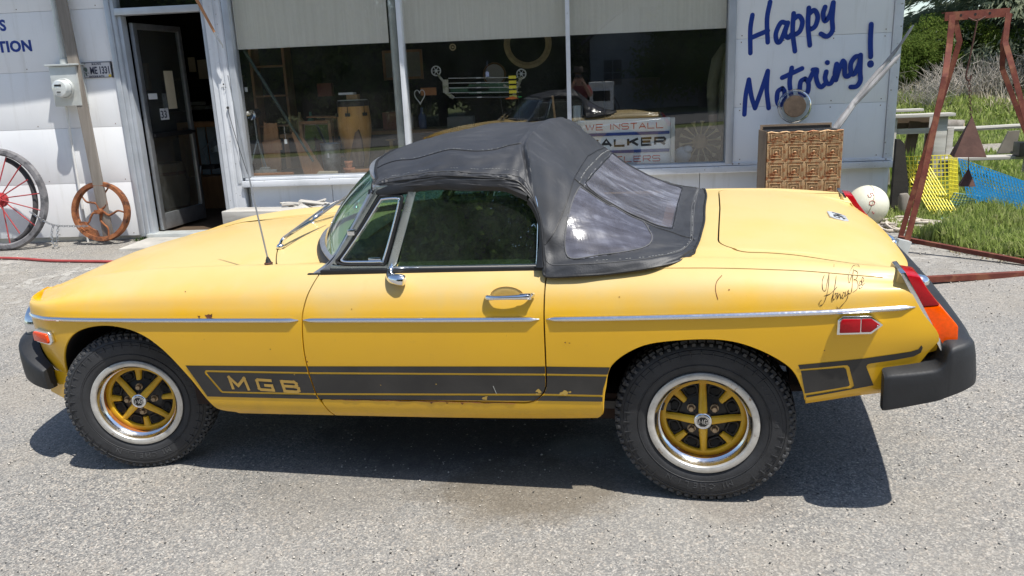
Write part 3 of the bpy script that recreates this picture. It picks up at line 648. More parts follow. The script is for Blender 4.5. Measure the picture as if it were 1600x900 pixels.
part('jacking_ring', M['paint'], car, lambda b: b.tube([(1.36+.02*cos(a), -.66, .292+.013*sin(a)) for a in np.linspace(0, 2*pi, 15)[:-1]], .003, 6, closed=True))
part('front_valance', M['paint'], car, lambda b: b.grid([[(-.47+.06*k, -.66-.02*k, z+.0*k) for z in (.44, .40, .35, .325-.01*k)] for k in (0, 1, 2, 3)]))
# ---- chrome waist strips (three pieces a side) and far side copies
def strip(b, x0, x1, sgn, h=.0085):
    n = int((x1-x0)/.03)+2; P = []
    for x in np.linspace(x0, x1, n):
        z = float(Zs(x)); y = side_y(x, z); e = min(1, (x-x0)/.02+.15, (x1-x)/.02+.15)
        P.append([(x, -sgn*(y+q*e), z+h*dz*e) for dz, q in ((-1, .0), (-1, .004), (-.55, .0085), (.2, .0105), (.8, .007), (1, .003), (1, 0))])
    b.grid(P, flip=sgn < 0)
for sgn in (1, -1):
    for x0, x1 in ((-.500, .860), (.879, 1.776), (1.800, 2.95)): part('waist_strip', M['chrome'], car, lambda b: strip(b, x0, x1, sgn, .0085 if x0 < 2 else .0095))
# ---- painted stripes, wrapped on the skin
def decal(b, poly, off=.0016, step=.02):
    f = sdf_poly(poly); P = np.array(poly); x0, x1 = P[:, 0].min(), P[:, 0].max(); z0, z1 = P[:, 1].min(), P[:, 1].max()
    xs_ = np.linspace(x0, x1, int((x1-x0)/step)+2); V = []; F = []
    # slice the polygon into vertical strips by clipping (exact straight edges)
    from mathutils.geometry import tessellate_polygon
    T = tessellate_polygon([[Vector((p[0], p[1], 0)) for p in poly]])
    V = [np.array((p[0], p[1])) for p in poly]; F = [tuple(q) for q in T]
    def refine(V, F):
        mid = {}; out = []; ch = False
        for f_ in F:
            L = [abs(V[f_[k]][0]-V[f_[(k+1) % 3]][0])+2*abs(V[f_[k]][1]-V[f_[(k+1) % 3]][1]) for k in range(3)]
            k = int(np.argmax(L))
            if L[k] < .045: out.append(f_); continue
            ch = True; i, j, l = f_[k], f_[(k+1) % 3], f_[(k+2) % 3]; e = (min(i, j), max(i, j))
            if e not in mid: mid[e] = len(V); V.append((V[i]+V[j])/2)
            m_ = mid[e]; out += [(i, m_, l), (m_, j, l)]
        return out, ch
    ch = True; it = 0
    while ch and it < 14: F, ch = refine(V, F); it += 1
    A = np.array(V); Y = side_yf(A[:, 0], A[:, 1]); W3 = [(a[0], -(y+off), a[1]) for a, y in zip(A, Y)]
    F2 = []
    for f_ in F:
        a, b_, c_ = (A[i] for i in f_); cr_ = (b_[0]-a[0])*(c_[1]-a[1])-(b_[1]-a[1])*(c_[0]-a[0]); F2.append(f_ if cr_ > 0 else f_[::-1])
    b.add(W3, F2)
L = lambda tab: (lambda x: float(np.interp(x, [a for a, _ in tab], [c_ for _, c_ in tab])))
tA = L([(.324, .503), (.859, .511), (1.784, .530), (2.012, .531)]); tB = L([(.412, .480), (.854, .482), (1.782, .498), (2.0, .499)])
tC = L([(.459, .388), (.866, .392), (1.77, .418), (1.98, .419)]); tD = L([(.387, .366), (.868, .371), (1.772, .393), (1.972, .397)])
def band(f0, f1, x0, x1, d0, d1, xs0=None, xs1=None): return [(x, f0(x)+d0) for x in x0] + [(x, f1(x)+d1) for x in x1[::-1]]
hw = .0042
segs = [(.0, .868), (.8735, 1.769), (1.7775, 1.997)]
def bandx(fa, fb, a0, a1, b0, b1):
    A_ = list(np.linspace(a0, a1, 5)); B_ = list(np.linspace(b0, b1, 5)); return [(x, fa(x)) for x in A_]+[(x, fb(x)) for x in B_[::-1]]
dr = lambda z: float(doorR(z)); df = lambda z: float(doorF(z))
def stripes(b, fro, to):
    pass
D = []
# front piece: C shape round the lettering panel, then the panel itself
yp = lambda p: p
D.append([(.324, .503), (df(.511)-.003, tA(.86)), (df(.484)-.003, tB(.854)+hw), (.412, .480+hw), (.404, .476), (.403, .470), (.452, .390), (.459, .388-hw), (df(.39)-.003, tC(.866)-hw), (df(.37)-.003, tD(.868)), (.387, .366)])
D.append([(.4145, .4755), (df(.48)-.003, tB(.854)-hw), (df(.395)-.003, tC(.866)+hw), (.466, .3915), (.461, .394), (.4125, .4715)])
for z0f, z1f, o0, o1 in ((tA, tB, 0, hw), (tB, tC, -hw, hw), (tC, tD, -hw, 0)):
    f0 = lambda x, z0f=z0f, o0=o0: z0f(x)+o0
    f1 = lambda x, z1f=z1f, o1=o1: z1f(x)+o1
    D.append(bandx(f0, f1, df(f0(.87))+.003, 1.700, df(f1(.87))+.003, 1.700))
    zr_ = [f0(1.78)+(f1(1.78)-f0(1.78))*k/6 for k in range(7)]
    def rx(z):
        d = (.374+.012*.75+.075)-z; r = .075; e = float(doorR(z))
        return e-.003-(r-math.sqrt(max(0, r*r-d*d)) if d > 0 else 0)
    D.append([(1.700, f0(1.70))]+[(rx(z), z) for z in zr_]+[(1.700, f1(1.70))])
    ax_ = lambda z: float(np.interp(z, [.30, .36, .438, .539], [1.972, 1.973, 1.979, 2.012]))-.002
    D.append([(rx(z)+.006, z) for z in zr_][::-1]+[(ax_(z), z) for z in [f0(1.99)+(f1(1.99)-f0(1.99))*k/3 for k in range(4)]])
# rear piece
RP = [(2.613, .548), (2.80, .568), (2.90, .583), (2.945, .590), (2.967, .598), (2.974, .612), (2.979, .603), (2.975, .585), (2.955, .572), (2.90, .561), (2.832, .551), (2.822, .548), (2.818, .540), (2.845, .470), (2.642, .427), (2.641, .4345), (2.762, .4585), (2.778, .4600), (2.786, .470), (2.768, .538), (2.762, .5455), (2.752, .546), (2.618, .532)]
D.append(RP)
D.append([(2.622, .526), (2.752, .5375), (2.758, .532), (2.773, .474), (2.769, .4685), (2.637, .443)])
for p_ in D: part('side_stripe', M['decal'], car, lambda b: decal(b, p_), smooth=60)
def bandletters(b, L_, w_):
    for P in L_:
        P = [np.array(p, float) for p in P]; n = len(P)
        for i in range(n-1):
            a, c_ = P[i], P[i+1]; d = (c_-a)/np.linalg.norm(c_-a); nn = np.array([-d[1], d[0]])*w_/2; e = d*(w_/2)
            decal(b, [tuple(a-e+nn), tuple(a-e-nn), tuple(c_+e-nn), tuple(c_+e+nn)], off=.0026+.0002*i)
def LX(u, v): # letter grid (0..330, 0..64) to side
    x = .512+.316*u/118; zt = .459-.012*u/118; return (x, zt-.052*v/26.)
MG = [[(1, 25), (-1, 1.5), (11, 19), (24, 1.5), (27, 25)], [(66, 3), (46, 3), (44, 5), (45, 22), (48, 24), (68, 24), (67, 14), (57, 14)], [(86, 24), (84, 3)], [(84, 3), (104, 3), (107, 6), (107, 10), (104, 13)], [(85, 13), (105, 13), (109, 16), (109, 21), (106, 24), (86, 24)]]
part('mgb_lettering', M['golddecal'], car, lambda b: bandletters(b, [[LX(*p) for p in q] for q in MG], .0120), smooth=0)
t = NT('brown_script_paint'); M['script'] = t.bsdf((.05, .022, .012), .5)
def script(b):
    for P in HB:
        Q = cr(P, 5) if len(P) > 2 else [np.array(p) for p in P]
        pts = [(p[0], -side_y(p[0], p[1])-.0015, p[1]) for p in Q]
        n = len(pts); b.tube(pts, [(.0003+.0007*abs(math.sin(i*.55))) for i in range(n)], 5)
part('honey_bee_script', M['script'], car, script)
# ------------------------------------------------------------------ wheels
M['tyre'] = simple('tyre_rubber', (.030, .031, .034), .68, 0, .3, 9, .25, 120)
M['tyre2'] = simple('tyre_tread_rubber', (.058, .059, .062), .75, 0, .3, 20, .3, 120)
M['ring'] = twotone('weathered_trim_ring', (.66, .65, .62), (.56, .55, .52), 30, .42, .6, .34, .6, .1, 60, c=(.30, .20, .13), clo=.64, chi=.72, cs=26)
M['barrel'] = twotone('rust_stained_rim_barrel', (.50, .27, .03), (.30, .105, .03), 13, .38, .52, .5, .1, .2, c=(.55, .5, .44), clo=.60, chi=.66)
M['nut'] = simple('old_lug_nut', (.36, .28, .19), .35, .8, .3, 60)
def polar_text(s, size, r, a_mid, m, flip=False, step=None, bold=.0):
    """raised lettering around a circle; tops point outward"""
    b = MB(); step = step or size*.86/r
    for i, ch in enumerate(s):
        if ch == ' ': continue
        a = a_mid-(i-(len(s)-1)/2)*step
        fm = m @ Matrix.Rotation(a-pi/2, 4, 'Z') @ Matrix.Translation((-size*.36, r, 0))
        V, F = text_mesh(ch, size, fm, extrude=.0012, sx=1.15, bold=bold, res=1); b.add(V, F)
    return b
def make_wheel(name, x, y, z, steer, rot, sgn):
    # local frame of each part: +z outward from the car
    wm_ = Matrix.Translation((x, y, z)) @ Matrix.Rotation(steer, 4, 'Z') @ Matrix.Rotation(radians(90)*sgn, 4, 'X') @ Matrix.Rotation(rot, 4, 'Z')
    # tyre
    prof = [(.178, -.155), (.198, -.168), (.24, -.172), (.282, -.160), (.300, -.145), (.3045, -.09), (.3045, -.075), (.300, -.022), (.2915, -.012), (.287, -.0055), (.280, -.0015), (.268, .0035), (.262, .0035), (.2605, .0055), (.245, .0068), (.2280, .0068), (.2265, .0052), (.212, .0052), (.203, .002), (.196, -.002), (.190, -.006), (.184, -.012), (.178, -.02)]
    tyre = MB().lathe(prof, wm_, 96).build('wheel', M['tyre'], car, recalc=True)
    tb = MB()
    for k in range(64):
        a = 2*pi*k/64
        fm = wm_ @ Matrix.Rotation(a, 4, 'Z')
        for z0, dx in ((-.026, 0), (-.142, .5)):
            f2 = fm @ Matrix.Rotation(dx*2*pi/64, 4, 'Z')
            tb.box((.2965, 0, z0), (.017, .0235, .022), f2, .002); 
        tb.box((.3045, .004, -.052), (.009, .018, .026), fm, .0015); tb.box((.3045, -.004, -.085), (.009, .018, .026), fm, .0015); tb.box((.3045, .004, -.118), (.009, .018, .026), fm, .0015)
        tb.box((.2905, 0, -.0065), (.012, .0125, .008), fm @ Matrix.Rotation(-.01, 4, 'Z'), .0015)
    o = tb.build('tread', M['tyre2'], tyre); o['kind'] = 'stuff'
    rb = MB()
    for k in range(44):
        a = 2*pi*k/44
        if abs(((a+rot+pi) % (2*pi))-pi+pi/2) < .62 or abs(((a+rot+pi) % (2*pi))-pi-.32) < .34: continue
        rb.box((.2600, 0, .0062), (.022, .0032, .0036), wm_ @ Matrix.Rotation(a, 4, 'Z'))
    rb.lathe([(.2755, .0005), (.2745, .003), (.2735, .0012)], wm_, 96); rb.lathe([(.2225, .0052), (.2215, .0078), (.2205, .0052)], wm_, 96)
    rb.build('sidewall_ribs', M['tyre'], tyre)['kind'] = 'stuff'
    if sgn > 0:
        fm = wm_ @ Matrix.Translation((0, 0, .0068))
        polar_text('MICHELIN', .030, .229, -pi/2-.06-rot, fm, step=.128, bold=.0).build('sidewall_lettering', M['tyre2'], tyre, smooth=0)['kind'] = 'stuff'
        polar_text('185/70 R 14', .018, .238, .36-rot, fm, step=.070).build('sidewall_lettering', M['tyre2'], tyre, smooth=0)['kind'] = 'stuff'
    # trim ring and rim
    part('trim_ring', M['ring'], tyre, lambda b: b.lathe([(.186, -.012), (.1905, -.004), (.1895, .002), (.182, .0055), (.170, .0055), (.167, .003), (.165, -.004)], wm_, 72))
    part('trim_ring_bowl', M['chrome'], tyre, lambda b: b.lathe([(.165, -.004), (.160, -.016), (.153, -.026), (.149, -.029)], wm_, 72))
    part('rim_barrel', M['barrel'], tyre, lambda b: b.lathe([(.1495, -.029), (.1515, -.040), (.152, -.052), (.150, -.060)], wm_, 72))
    # black pressed centre
    part('wheel_disc', M['blackpaint'], tyre, lambda b: b.lathe([(.150, -.062), (.125, -.068), (.085, -.062), (.060, -.050), (.040, -.042), (0, -.040)], wm_, 72))
    def goldz(r): return float(np.interp(r, [0, .03, .06, .09, .115, .135, .15], [-.026, -.028, -.036, -.046, -.051, -.053, -.056]))
    def ringd(b):
        b.lathe([(.152, -.062), (.1505, -.0535), (.147, -.0515), (.136, -.0495), (.1305, -.050), (.1290, -.053), (.1290, -.064)], wm_, 72)
    part('gold_ring', M['gold'], tyre, ringd)
    def spoke(b, a, r0, r1, w0, w1, lift):
        fm = wm_ @ Matrix.Rotation(a, 4, 'Z'); P = []
        for k in range(13):
            u = k/12; r = r0+(r1-r0)*u; wd = (w0+(w1-w0)*u)/2; wd += .012*max(0, (u-.86)/.14)**2+ (.006*max(0, (.08-u)/.08) if r0 > .05 else 0)
            zc_ = goldz(r)+lift*(1-u)**1.0; row = []
            if r0 > .05: wd *= min(1, .55+u*6)
            for q, h in ((-1.25, -.012), (-1, -.003), (-.75, 0), (0, .0022), (.75, 0), (1, -.003), (1.25, -.012)): row.append((r, wd*q*(1 if abs(q) <= 1 else 1), zc_+h))
            P.append(row)
        b.add([tuple(v) for r_ in P for v in r_], [(i*7+j, (i+1)*7+j, (i+1)*7+j+1, i*7+j+1) for i in range(12) for j in range(6)], fm)
        b.add([P[0][j] for j in range(7)], [tuple(range(7))], fm)
    for k in range(4):
        part('spoke', M['gold'], tyre, lambda b: spoke(b, k*pi/2, .028, .140, .0245, .018, .009))
        part('spoke_stub', M['gold'], tyre, lambda b: spoke(b, k*pi/2+pi/4, .086, .136, .016, .026, -.002))
        fm = wm_ @ Matrix.Rotation(k*pi/2+pi/4, 4, 'Z')
        part('lug_nut', M['nut'], tyre, lambda b: (b.lathe([(.0115, -.05), (.0115, -.032), (.009, -.0285), (0, -.028)], fm @ Matrix.Translation((.056, 0, 0)), 6), b.lathe([(.015, -.052), (.0145, -.0435), (.010, -.043)], fm @ Matrix.Translation((.056, 0, 0)), 16)))
    # rounded window frames pressed into the black centre, eight of them
    for k in range(8):
        a0 = k*pi/4+pi/8; loop = []
        for t_ in np.linspace(0, 2*pi, 25)[:-1]:
            cx, cy = math.copysign(abs(cos(t_))**.5, cos(t_)), math.copysign(abs(sin(t_))**.5, sin(t_)); r = .1065+.0175*cx; aa = a0+.215*cy*(1 if True else 1)
            loop.append(wm_ @ Vector((r*cos(aa), r*sin(aa), goldz(r)-.012)))
        part('window_rim', M['blackpaint'], tyre, lambda b: b.tube(loop, .0042, 6, closed=True))
        loop2 = [(wm_ @ Vector(((.1065+.013*cos(t_))*cos(a0+.16*sin(t_)), (.1065+.013*cos(t_))*sin(a0+.16*sin(t_)), -.0555))) for t_ in np.linspace(0, 2*pi, 17)[:-1]]
        part('vent_hole', M['darkgap'], tyre, lambda b: b.add(loop2, [tuple(range(16))]))
    cap = part('hub_cap', M['chrome'], tyre, lambda b: b.lathe([(.0325, -.040), (.0325, -.022), (.0290, -.0165), (.0245, -.015), (.024, -.0155), (0, -.0155)], wm_, 40))
    ang = -rot
    fm = wm_ @ Matrix.Rotation(ang, 4, 'Z')
    part('hub_badge', M['blackpaint'], cap, lambda b: b.lathe([(.0228, -.0162), (.0228, -.0152), (0, -.0150)], fm @ Matrix.Rotation(pi/8, 4, 'Z'), 8))
    def mg(b):
        f3 = fm @ Matrix.Translation((0, 0, -.0150)) @ Matrix.Diagonal((1.18, 1.18, 1, 1))
        oc_ = [(.0175*cos(pi/8+k*pi/4), .0175*sin(pi/8+k*pi/4)) for k in range(9)]; ribbon(b, oc_, .0016, .0006, f3, caps=False)
        for P in ([(-.012, -.007), (-.0095, .0075), (-.005, -.003), (-.001, .0075), (.0005, -.007)], [(.0125, .005), (.006, .0075), (.0035, 0), (.006, -.007), (.0125, -.005), (.0125, 0), (.008, 0)]): ribbon(b, P, .002, .0006, f3, caps=False)
    part('hub_badge_letters', M['chrome'], cap, mg)
    return tyre
make_wheel('wheel', 2.311, -.700, .302, 0, 0, 1)
make_wheel('wheel', 0, -.700, .302, radians(16), radians(42), 1)
for x, st in ((2.311, 0), (0, radians(16))):
    wm_ = Matrix.Translation((x, .700, .302)) @ Matrix.Rotation(st, 4, 'Z') @ Matrix.Rotation(-pi/2, 4, 'X')
    tyre = MB().lathe([(.178, -.155), (.24, -.172), (.300, -.145), (.308, -.08), (.300, -.022), (.28, 0), (.24, .007), (.20, 0), (.18, -.02)], wm_, 64).build('wheel', M['tyre'], car, recalc=True)
    part('wheel_disc', M['gold'], tyre, lambda b: b.lathe([(.185, 0), (.165, 0), (.15, -.03), (.13, -.06), (0, -.04)], wm_, 40))
# ------------------------------------------------------------------ bumpers
def loft(b, rings, flip=False, caps=True):
    b.grid(rings+[], flip)
    if caps:
        for r in (rings[0], rings[-1]): b.add(r, [tuple(range(len(r)))])
def bump_ring(p, n, zb, zt, th, lean=0.0, top=.5):
    """closed rounded section; p outer skin point, n outward normal (xy)"""
    x, y = p; nx, ny = n; h = zt-zb; S = [(0, 0), (-.10*th, -.0), (-.02*th+0, .12*h), (0, .35*h), (-.02*th, .62*h), (-.12*th, .82*h), (-.35*th, .95*h), (-.7*th, h), (-th, .97*h), (-th, .5*h), (-th, .02*h), (-.6*th, -.01*h)]
    S = [(-.14*th, 0), (-.02*th, .04*h), (0, .15*h), (0, .60*h), (-.03*th, .82*h), (-.08*th, .88*h), (-.16*th, .91*h), (-.60*th, .965*h), (-th, h), (-th, .5*h), (-th, .02*h), (-.6*th, -.005*h)]
    R = [(x+nx*(a-lean*(q/h if h else 0)), y+ny*(a-lean*(q/h if h else 0)), zb+q) for a, q in S]; return R+[R[0]]
def mirror_path(P): return P+[((x, -y), (nx, -ny), a, c_, d, l) for (x, y), (nx, ny), a, c_, d, l in P[::-1] if abs(y) > 1e-6]
def smooth_rings(P, n=4):
    arr = [tuple(p[0])+tuple(p[1])+(p[2], p[3], p[4], p[5]) for p in P]; out = []
    for q in cr(arr, n):
        l = math.hypot(q[2], q[3]); out.append(bump_ring((q[0], q[1]), (q[2]/l, q[3]/l), q[4], q[5], q[6], q[7]))
    return out
FB = [((-.402, -.735), (-.2, -1), .366, .462, .045, 0), ((-.42, -.738), (-.25, -1), .370, .470, .055, 0), ((-.49, -.722), (-.4, -1), .382, .505, .07, 0), ((-.575, -.672), (-.7, -.8), .392, .545, .085, 0), ((-.640, -.590), (-1, -.6), .40, .572, .10, 0), ((-.69, -.45), (-1, -.3), .40, .585, .11, 0), ((-.735, -.20), (-1, -.1), .40, .59, .12, 0), ((-.745, 0), (-1, 0), .40, .59, .12, 0)]
part('front_bumper', M['rubber'], car, lambda b: loft(b, smooth_rings(mirror_path(FB))), recalc=True)
RBm = [((2.866, -.768), (.05, -1), .404, .530, .035, 0), ((2.885, -.772), (.05, -1), .406, .538, .06, 0), ((2.96, -.772), (.08, -1), .424, .548, .075, 0), ((3.015, -.770), (.12, -1), .438, .558, .08, 0), ((3.034, -.768), (.15, -1), .444, .578, .082, 0), ((3.046, -.766), (.2, -1), .448, .616, .085, 0), ((3.060, -.763), (.25, -1), .452, .632, .09, 0), ((3.105, -.748), (.5, -1), .468, .638, .10, .008), ((3.140, -.715), (1, -.8), .480, .640, .12, .015), ((3.150, -.65), (1, -.25), .488, .640, .12, .02), ((3.160, -.55), (1, -.12), .49, .638, .12, .02), ((3.170, -.30), (1, -.07), .49, .636, .12, .02), ((3.175, 0), (1, 0), .49, .635, .12, .02)]
part('rear_bumper', M['rubber'], car, lambda b: loft(b, smooth_rings(mirror_path(RBm))), recalc=True)
part('bumper_bracket', M['blackpaint'], car, lambda b: (b.box((-.50, -.56, .44), (.12, .05, .06)), b.box((-.46, -.60, .41), (.05, .02, .07)), b.box((3.0, -.60, .50), (.15, .06, .1))))
part('tow_eye', M['blackpaint'], car, lambda b: b.tube([(3.10, -.60, .50), (3.10, -.60, .44)], .006, 6))
# ------------------------------------------------------------------ lamps
def glasslamp(name, c, rough=.12):
    t = NT(name); f = t.noise(90, 2); v = t.vor(260)
    return t.bsdf(t.mix(t.ramp(f, [(.35, 0), (.7, .35)]), c, tuple(x*.55 for x in c)), rough, 0, t.bump(v, .15, .001), **{'Coat Weight': .1, 'Coat Roughness': .06, 'Specular IOR Level': .3})
M['amber'] = glasslamp('amber_lens', (.95, .10, 0)); M['redlens'] = glasslamp('red_lens', (.42, .006, .012)); M['orange'] = glasslamp('orange_lens', (.95, .07, 0))
M['clear'] = simple('clear_lens', (.75, .77, .78), .08, .3)
SM = lambda sgn: Matrix(((1, 0, 0, 0), (0, 0, -sgn, 0), (0, 1, 0, 0), (0, 0, 0, 1)))
def bevprism(poly, d0, d1, m, bev=.004, name='x', mat=None, parent=None):
    b = MB(); b.prism(poly, d0, d1, m); me = mkmesh(name, b.V, b.F, mat, 0); bm = bmesh.new(); bm.from_mesh(me)
    bmesh.ops.recalc_face_normals(bm, faces=bm.faces)
    bmesh.ops.bevel(bm, geom=list(bm.edges), offset=bev, segments=2, affect='EDGES', profile=.6); bm.to_mesh(me); bm.free()
    me.polygons.foreach_set('use_smooth', [True]*len(me.polygons)); me.set_sharp_from_angle(angle=radians(50)); return link(name, me, parent)
for sgn in (1, -1):
    mt = SM(sgn); Yl = .705
    hous = bevprism([(2.903, .843), (2.918, .846), (3.048, .590), (3.032, .590)], Yl-.12, Yl+.016, mt, .003, 'tail_lamp', M['chrome'], car)
    bevprism([(2.915, .838), (2.962, .829), (2.984, .790), (3.024, .736), (2.962, .730)], Yl-.11, Yl+.008, mt, .008, 'red_lens', M['redlens'], hous)
    bevprism([(2.963, .729), (3.025, .735), (3.078, .668), (3.081, .598), (3.046, .582), (3.036, .582)], Yl-.11, Yl+.008, mt, .007, 'amber_lens', M['amber'], hous)
    bevprism([(2.908, .840), (3.035, .585), (2.99, .57), (2.895, .79)], Yl-.14, Yl-.010, mt, .004, 'lamp_base', M['paint'], hous)
    # rear side marker: a pointed chrome bezel with red lens
    zc_ = .688; hy = side_y(2.79, zc_)
    bz = bevprism([(2.722, zc_-.030), (2.822, zc_-.026), (2.856, zc_+.004), (2.822, zc_+.031), (2.738, zc_+.030), (2.724, zc_+.018)], hy-.004, hy+.020, mt, .004, 'side_marker', M['chrome'], car)
    bevprism([(2.730, zc_-.0225), (2.790, zc_-.020), (2.790, zc_+.024), (2.738, zc_+.023), (2.731, zc_+.014)], hy, hy+.0245, mt, .003, 'red_lens', M['redlens'], bz)
    bevprism([(2.792, zc_-.020), (2.820, zc_-.019), (2.846, zc_+.004), (2.820, zc_+.025), (2.792, zc_+.024)], hy, hy+.0225, mt, .003, 'red_lens', M['redlens'], bz)
    part('screw', M['chrome'], bz, lambda b: b.ball((2.838, -sgn*(hy+.0235), zc_+.003), .0028, 8, 6))
    # front side marker, angled with the wing
    fx, fz = -.356, .607; y0 = side_y(-.40, fz); y1 = side_y(-.31, fz); an = math.atan2(y1-y0, .09)
    fm = Matrix.Translation((fx, -sgn*(side_y(fx, fz)), fz)) @ Matrix.Rotation(-sgn*an, 4, 'Z') @ mt
    bz = bevprism([(-.062, -.030), (.050, -.030), (.063, -.018), (.063, .020), (.052, .030), (-.050, .030), (-.062, .016)], -.004, .014, fm, .004, 'side_marker', M['chrome'], car)
    bevprism([(-.066, -.022), (.046, -.022), (.050, -.012), (.050, .012), (.042, .020), (-.054, .020), (-.066, .008)], 0, .021, fm, .004, 'orange_lens', M['orange'], bz)
    # headlamp with chrome ring, facing forward
    hm = frame((-.606, -sgn*.500, .598), (-1, -sgn*.12, .06))
    ring = part('headlamp', M['chrome'], car, lambda b: b.lathe([(.092, -.05), (.093, -.02), (.092, -.006), (.089, .002), (.083, .003), (.080, -.006)], hm, 48))
    part('lens', M['clear'], ring, lambda b: b.lathe([(.082, -.004), (.06, .010), (.03, .016), (0, .018)], hm, 32))
# overriders' number plate lamps (chrome, on the rear bumper) and lid handle
for y in (-.30, .30): part('plate_lamp', M['chrome'], car, lambda b: (b.ball((3.045, y, .69), .034, 16, 10, (1.25, 1, .8)), b.box((3.03, y, .665), (.05, .05, .02), bev=.004)))
part('boot_handle', M['chrome'], car, lambda b: (b.ball((3.02, 0, .755), .016, 12, 8), b.box((3.02, 0, .735), (.02, .08, .012), bev=.003)))
# lid badge: elongated chrome plate with a white octagon and letters
nz = .20; bd = Matrix.Translation((2.805, -.03, .8825)) @ Matrix.Rotation(radians(13), 4, 'Y')
def lz(x, y):
    h, loc = 0, None
    d = min(((v[0]-x)**2+(v[1]+abs(y))**2, v[2]) for v in GV[(GV[:, 0] > 2.5) & (GV[:, 2] > .6)]); return d[1]
zb_ = lz(2.81, -.03); zb2 = lz(2.87, -.03); tl = math.atan2(zb_-zb2, .06)
bd = Matrix.Translation((2.812, -.03, zb_+.001)) @ Matrix.Rotation(tl, 4, 'Y') @ Matrix.Rotation(radians(-90), 4, 'Z')
bg_ = bevprism([(-.062, -.016), (-.045, -.036), (.045, -.036), (.062, -.016), (.062, .016), (.045, .036), (-.045, .036), (-.062, .016)], -.002, .004, bd, .0015, 'badge', simple('enamel_badge', (.62, .64, .66), .3, .3), car)
part('badge_letters', M['blackpaint'], bg_, lambda b: [ribbon(b, P, .006, .0014, bd @ Matrix.Translation((0, 0, .004)), caps=False) for P in ([(-.042, -.018), (-.036, .02), (-.02, -.006), (-.004, .02), (0, -.018)], [(.045, .014), (.03, .022), (.012, .012), (.012, -.012), (.03, -.02), (.045, -.012), (.045, 0), (.03, 0)])])
# ------------------------------------------------------------------ windscreen, doors' glass, cockpit
M['glassc'] = glass('car_glass', (.45, .60, .55), .24, 0, .03, (.35, .38, .36), 5)
M['glassw2'] = glass('windscreen_glass', (.40, .66, .62), .16, 0, .05, (.35, .42, .40), 4)
M['alu2'] = simple('windscreen_frame_aluminium', (.42, .43, .45), .36, .75, .12, 20, .05)
wb = lambda y: (.965-.26*(1-(abs(y)/.62)**2.2), y, .868+.035*(1-(abs(y)/.62)**2))      # base curve
wt = lambda y: (1.168-.185*(1-(abs(y)/.585)**2.2), y*.585/.62, 1.163+.035*(1-(abs(y)/.62)**2))
def wpt(y, t_): a, b_ = Vector(wb(y)), Vector(wt(y)); return a.lerp(b_, t_)+Vector((-.018, 0, .014))*math.sin(pi*t_)
part('windscreen_glass', M['glassw2'], car, lambda b: b.grid([[wpt(y, t_) for y in np.linspace(-.61, .61, 41)] for t_ in np.linspace(0, 1, 9)]))
part('windscreen_seal', M['seal'], car, lambda b: b.grid([[(wb(y)[0]+dx, y*1.01, wb(y)[2]+dz) for y in np.linspace(-.635, .635, 41)] for dx, dz in ((-.030, -.024), (-.022, -.006), (-.008, .004), (.005, .012), (.02, -.01))]))
part('windscreen_frame', M['alu2'], car, lambda b: (b.grid([[(wpt(y, t_).x+dx, y, wpt(y, t_).z+dz) for y in np.linspace(-.625, .625, 41)] for t_, dx, dz in ((0, -.008, -.002), (.0, -.010, .012), (.03, -.006, .006), (.04, .004, .004))]), b.grid([[(wpt(y, 1).x+dx, wpt(y, 1).y*1.0, wpt(y, 1).z+dz) for y in np.linspace(-.62, .62, 31)] for dx, dz in ((-.018, -.012), (-.018, .004), (.012, .012), (.024, -.012))])))
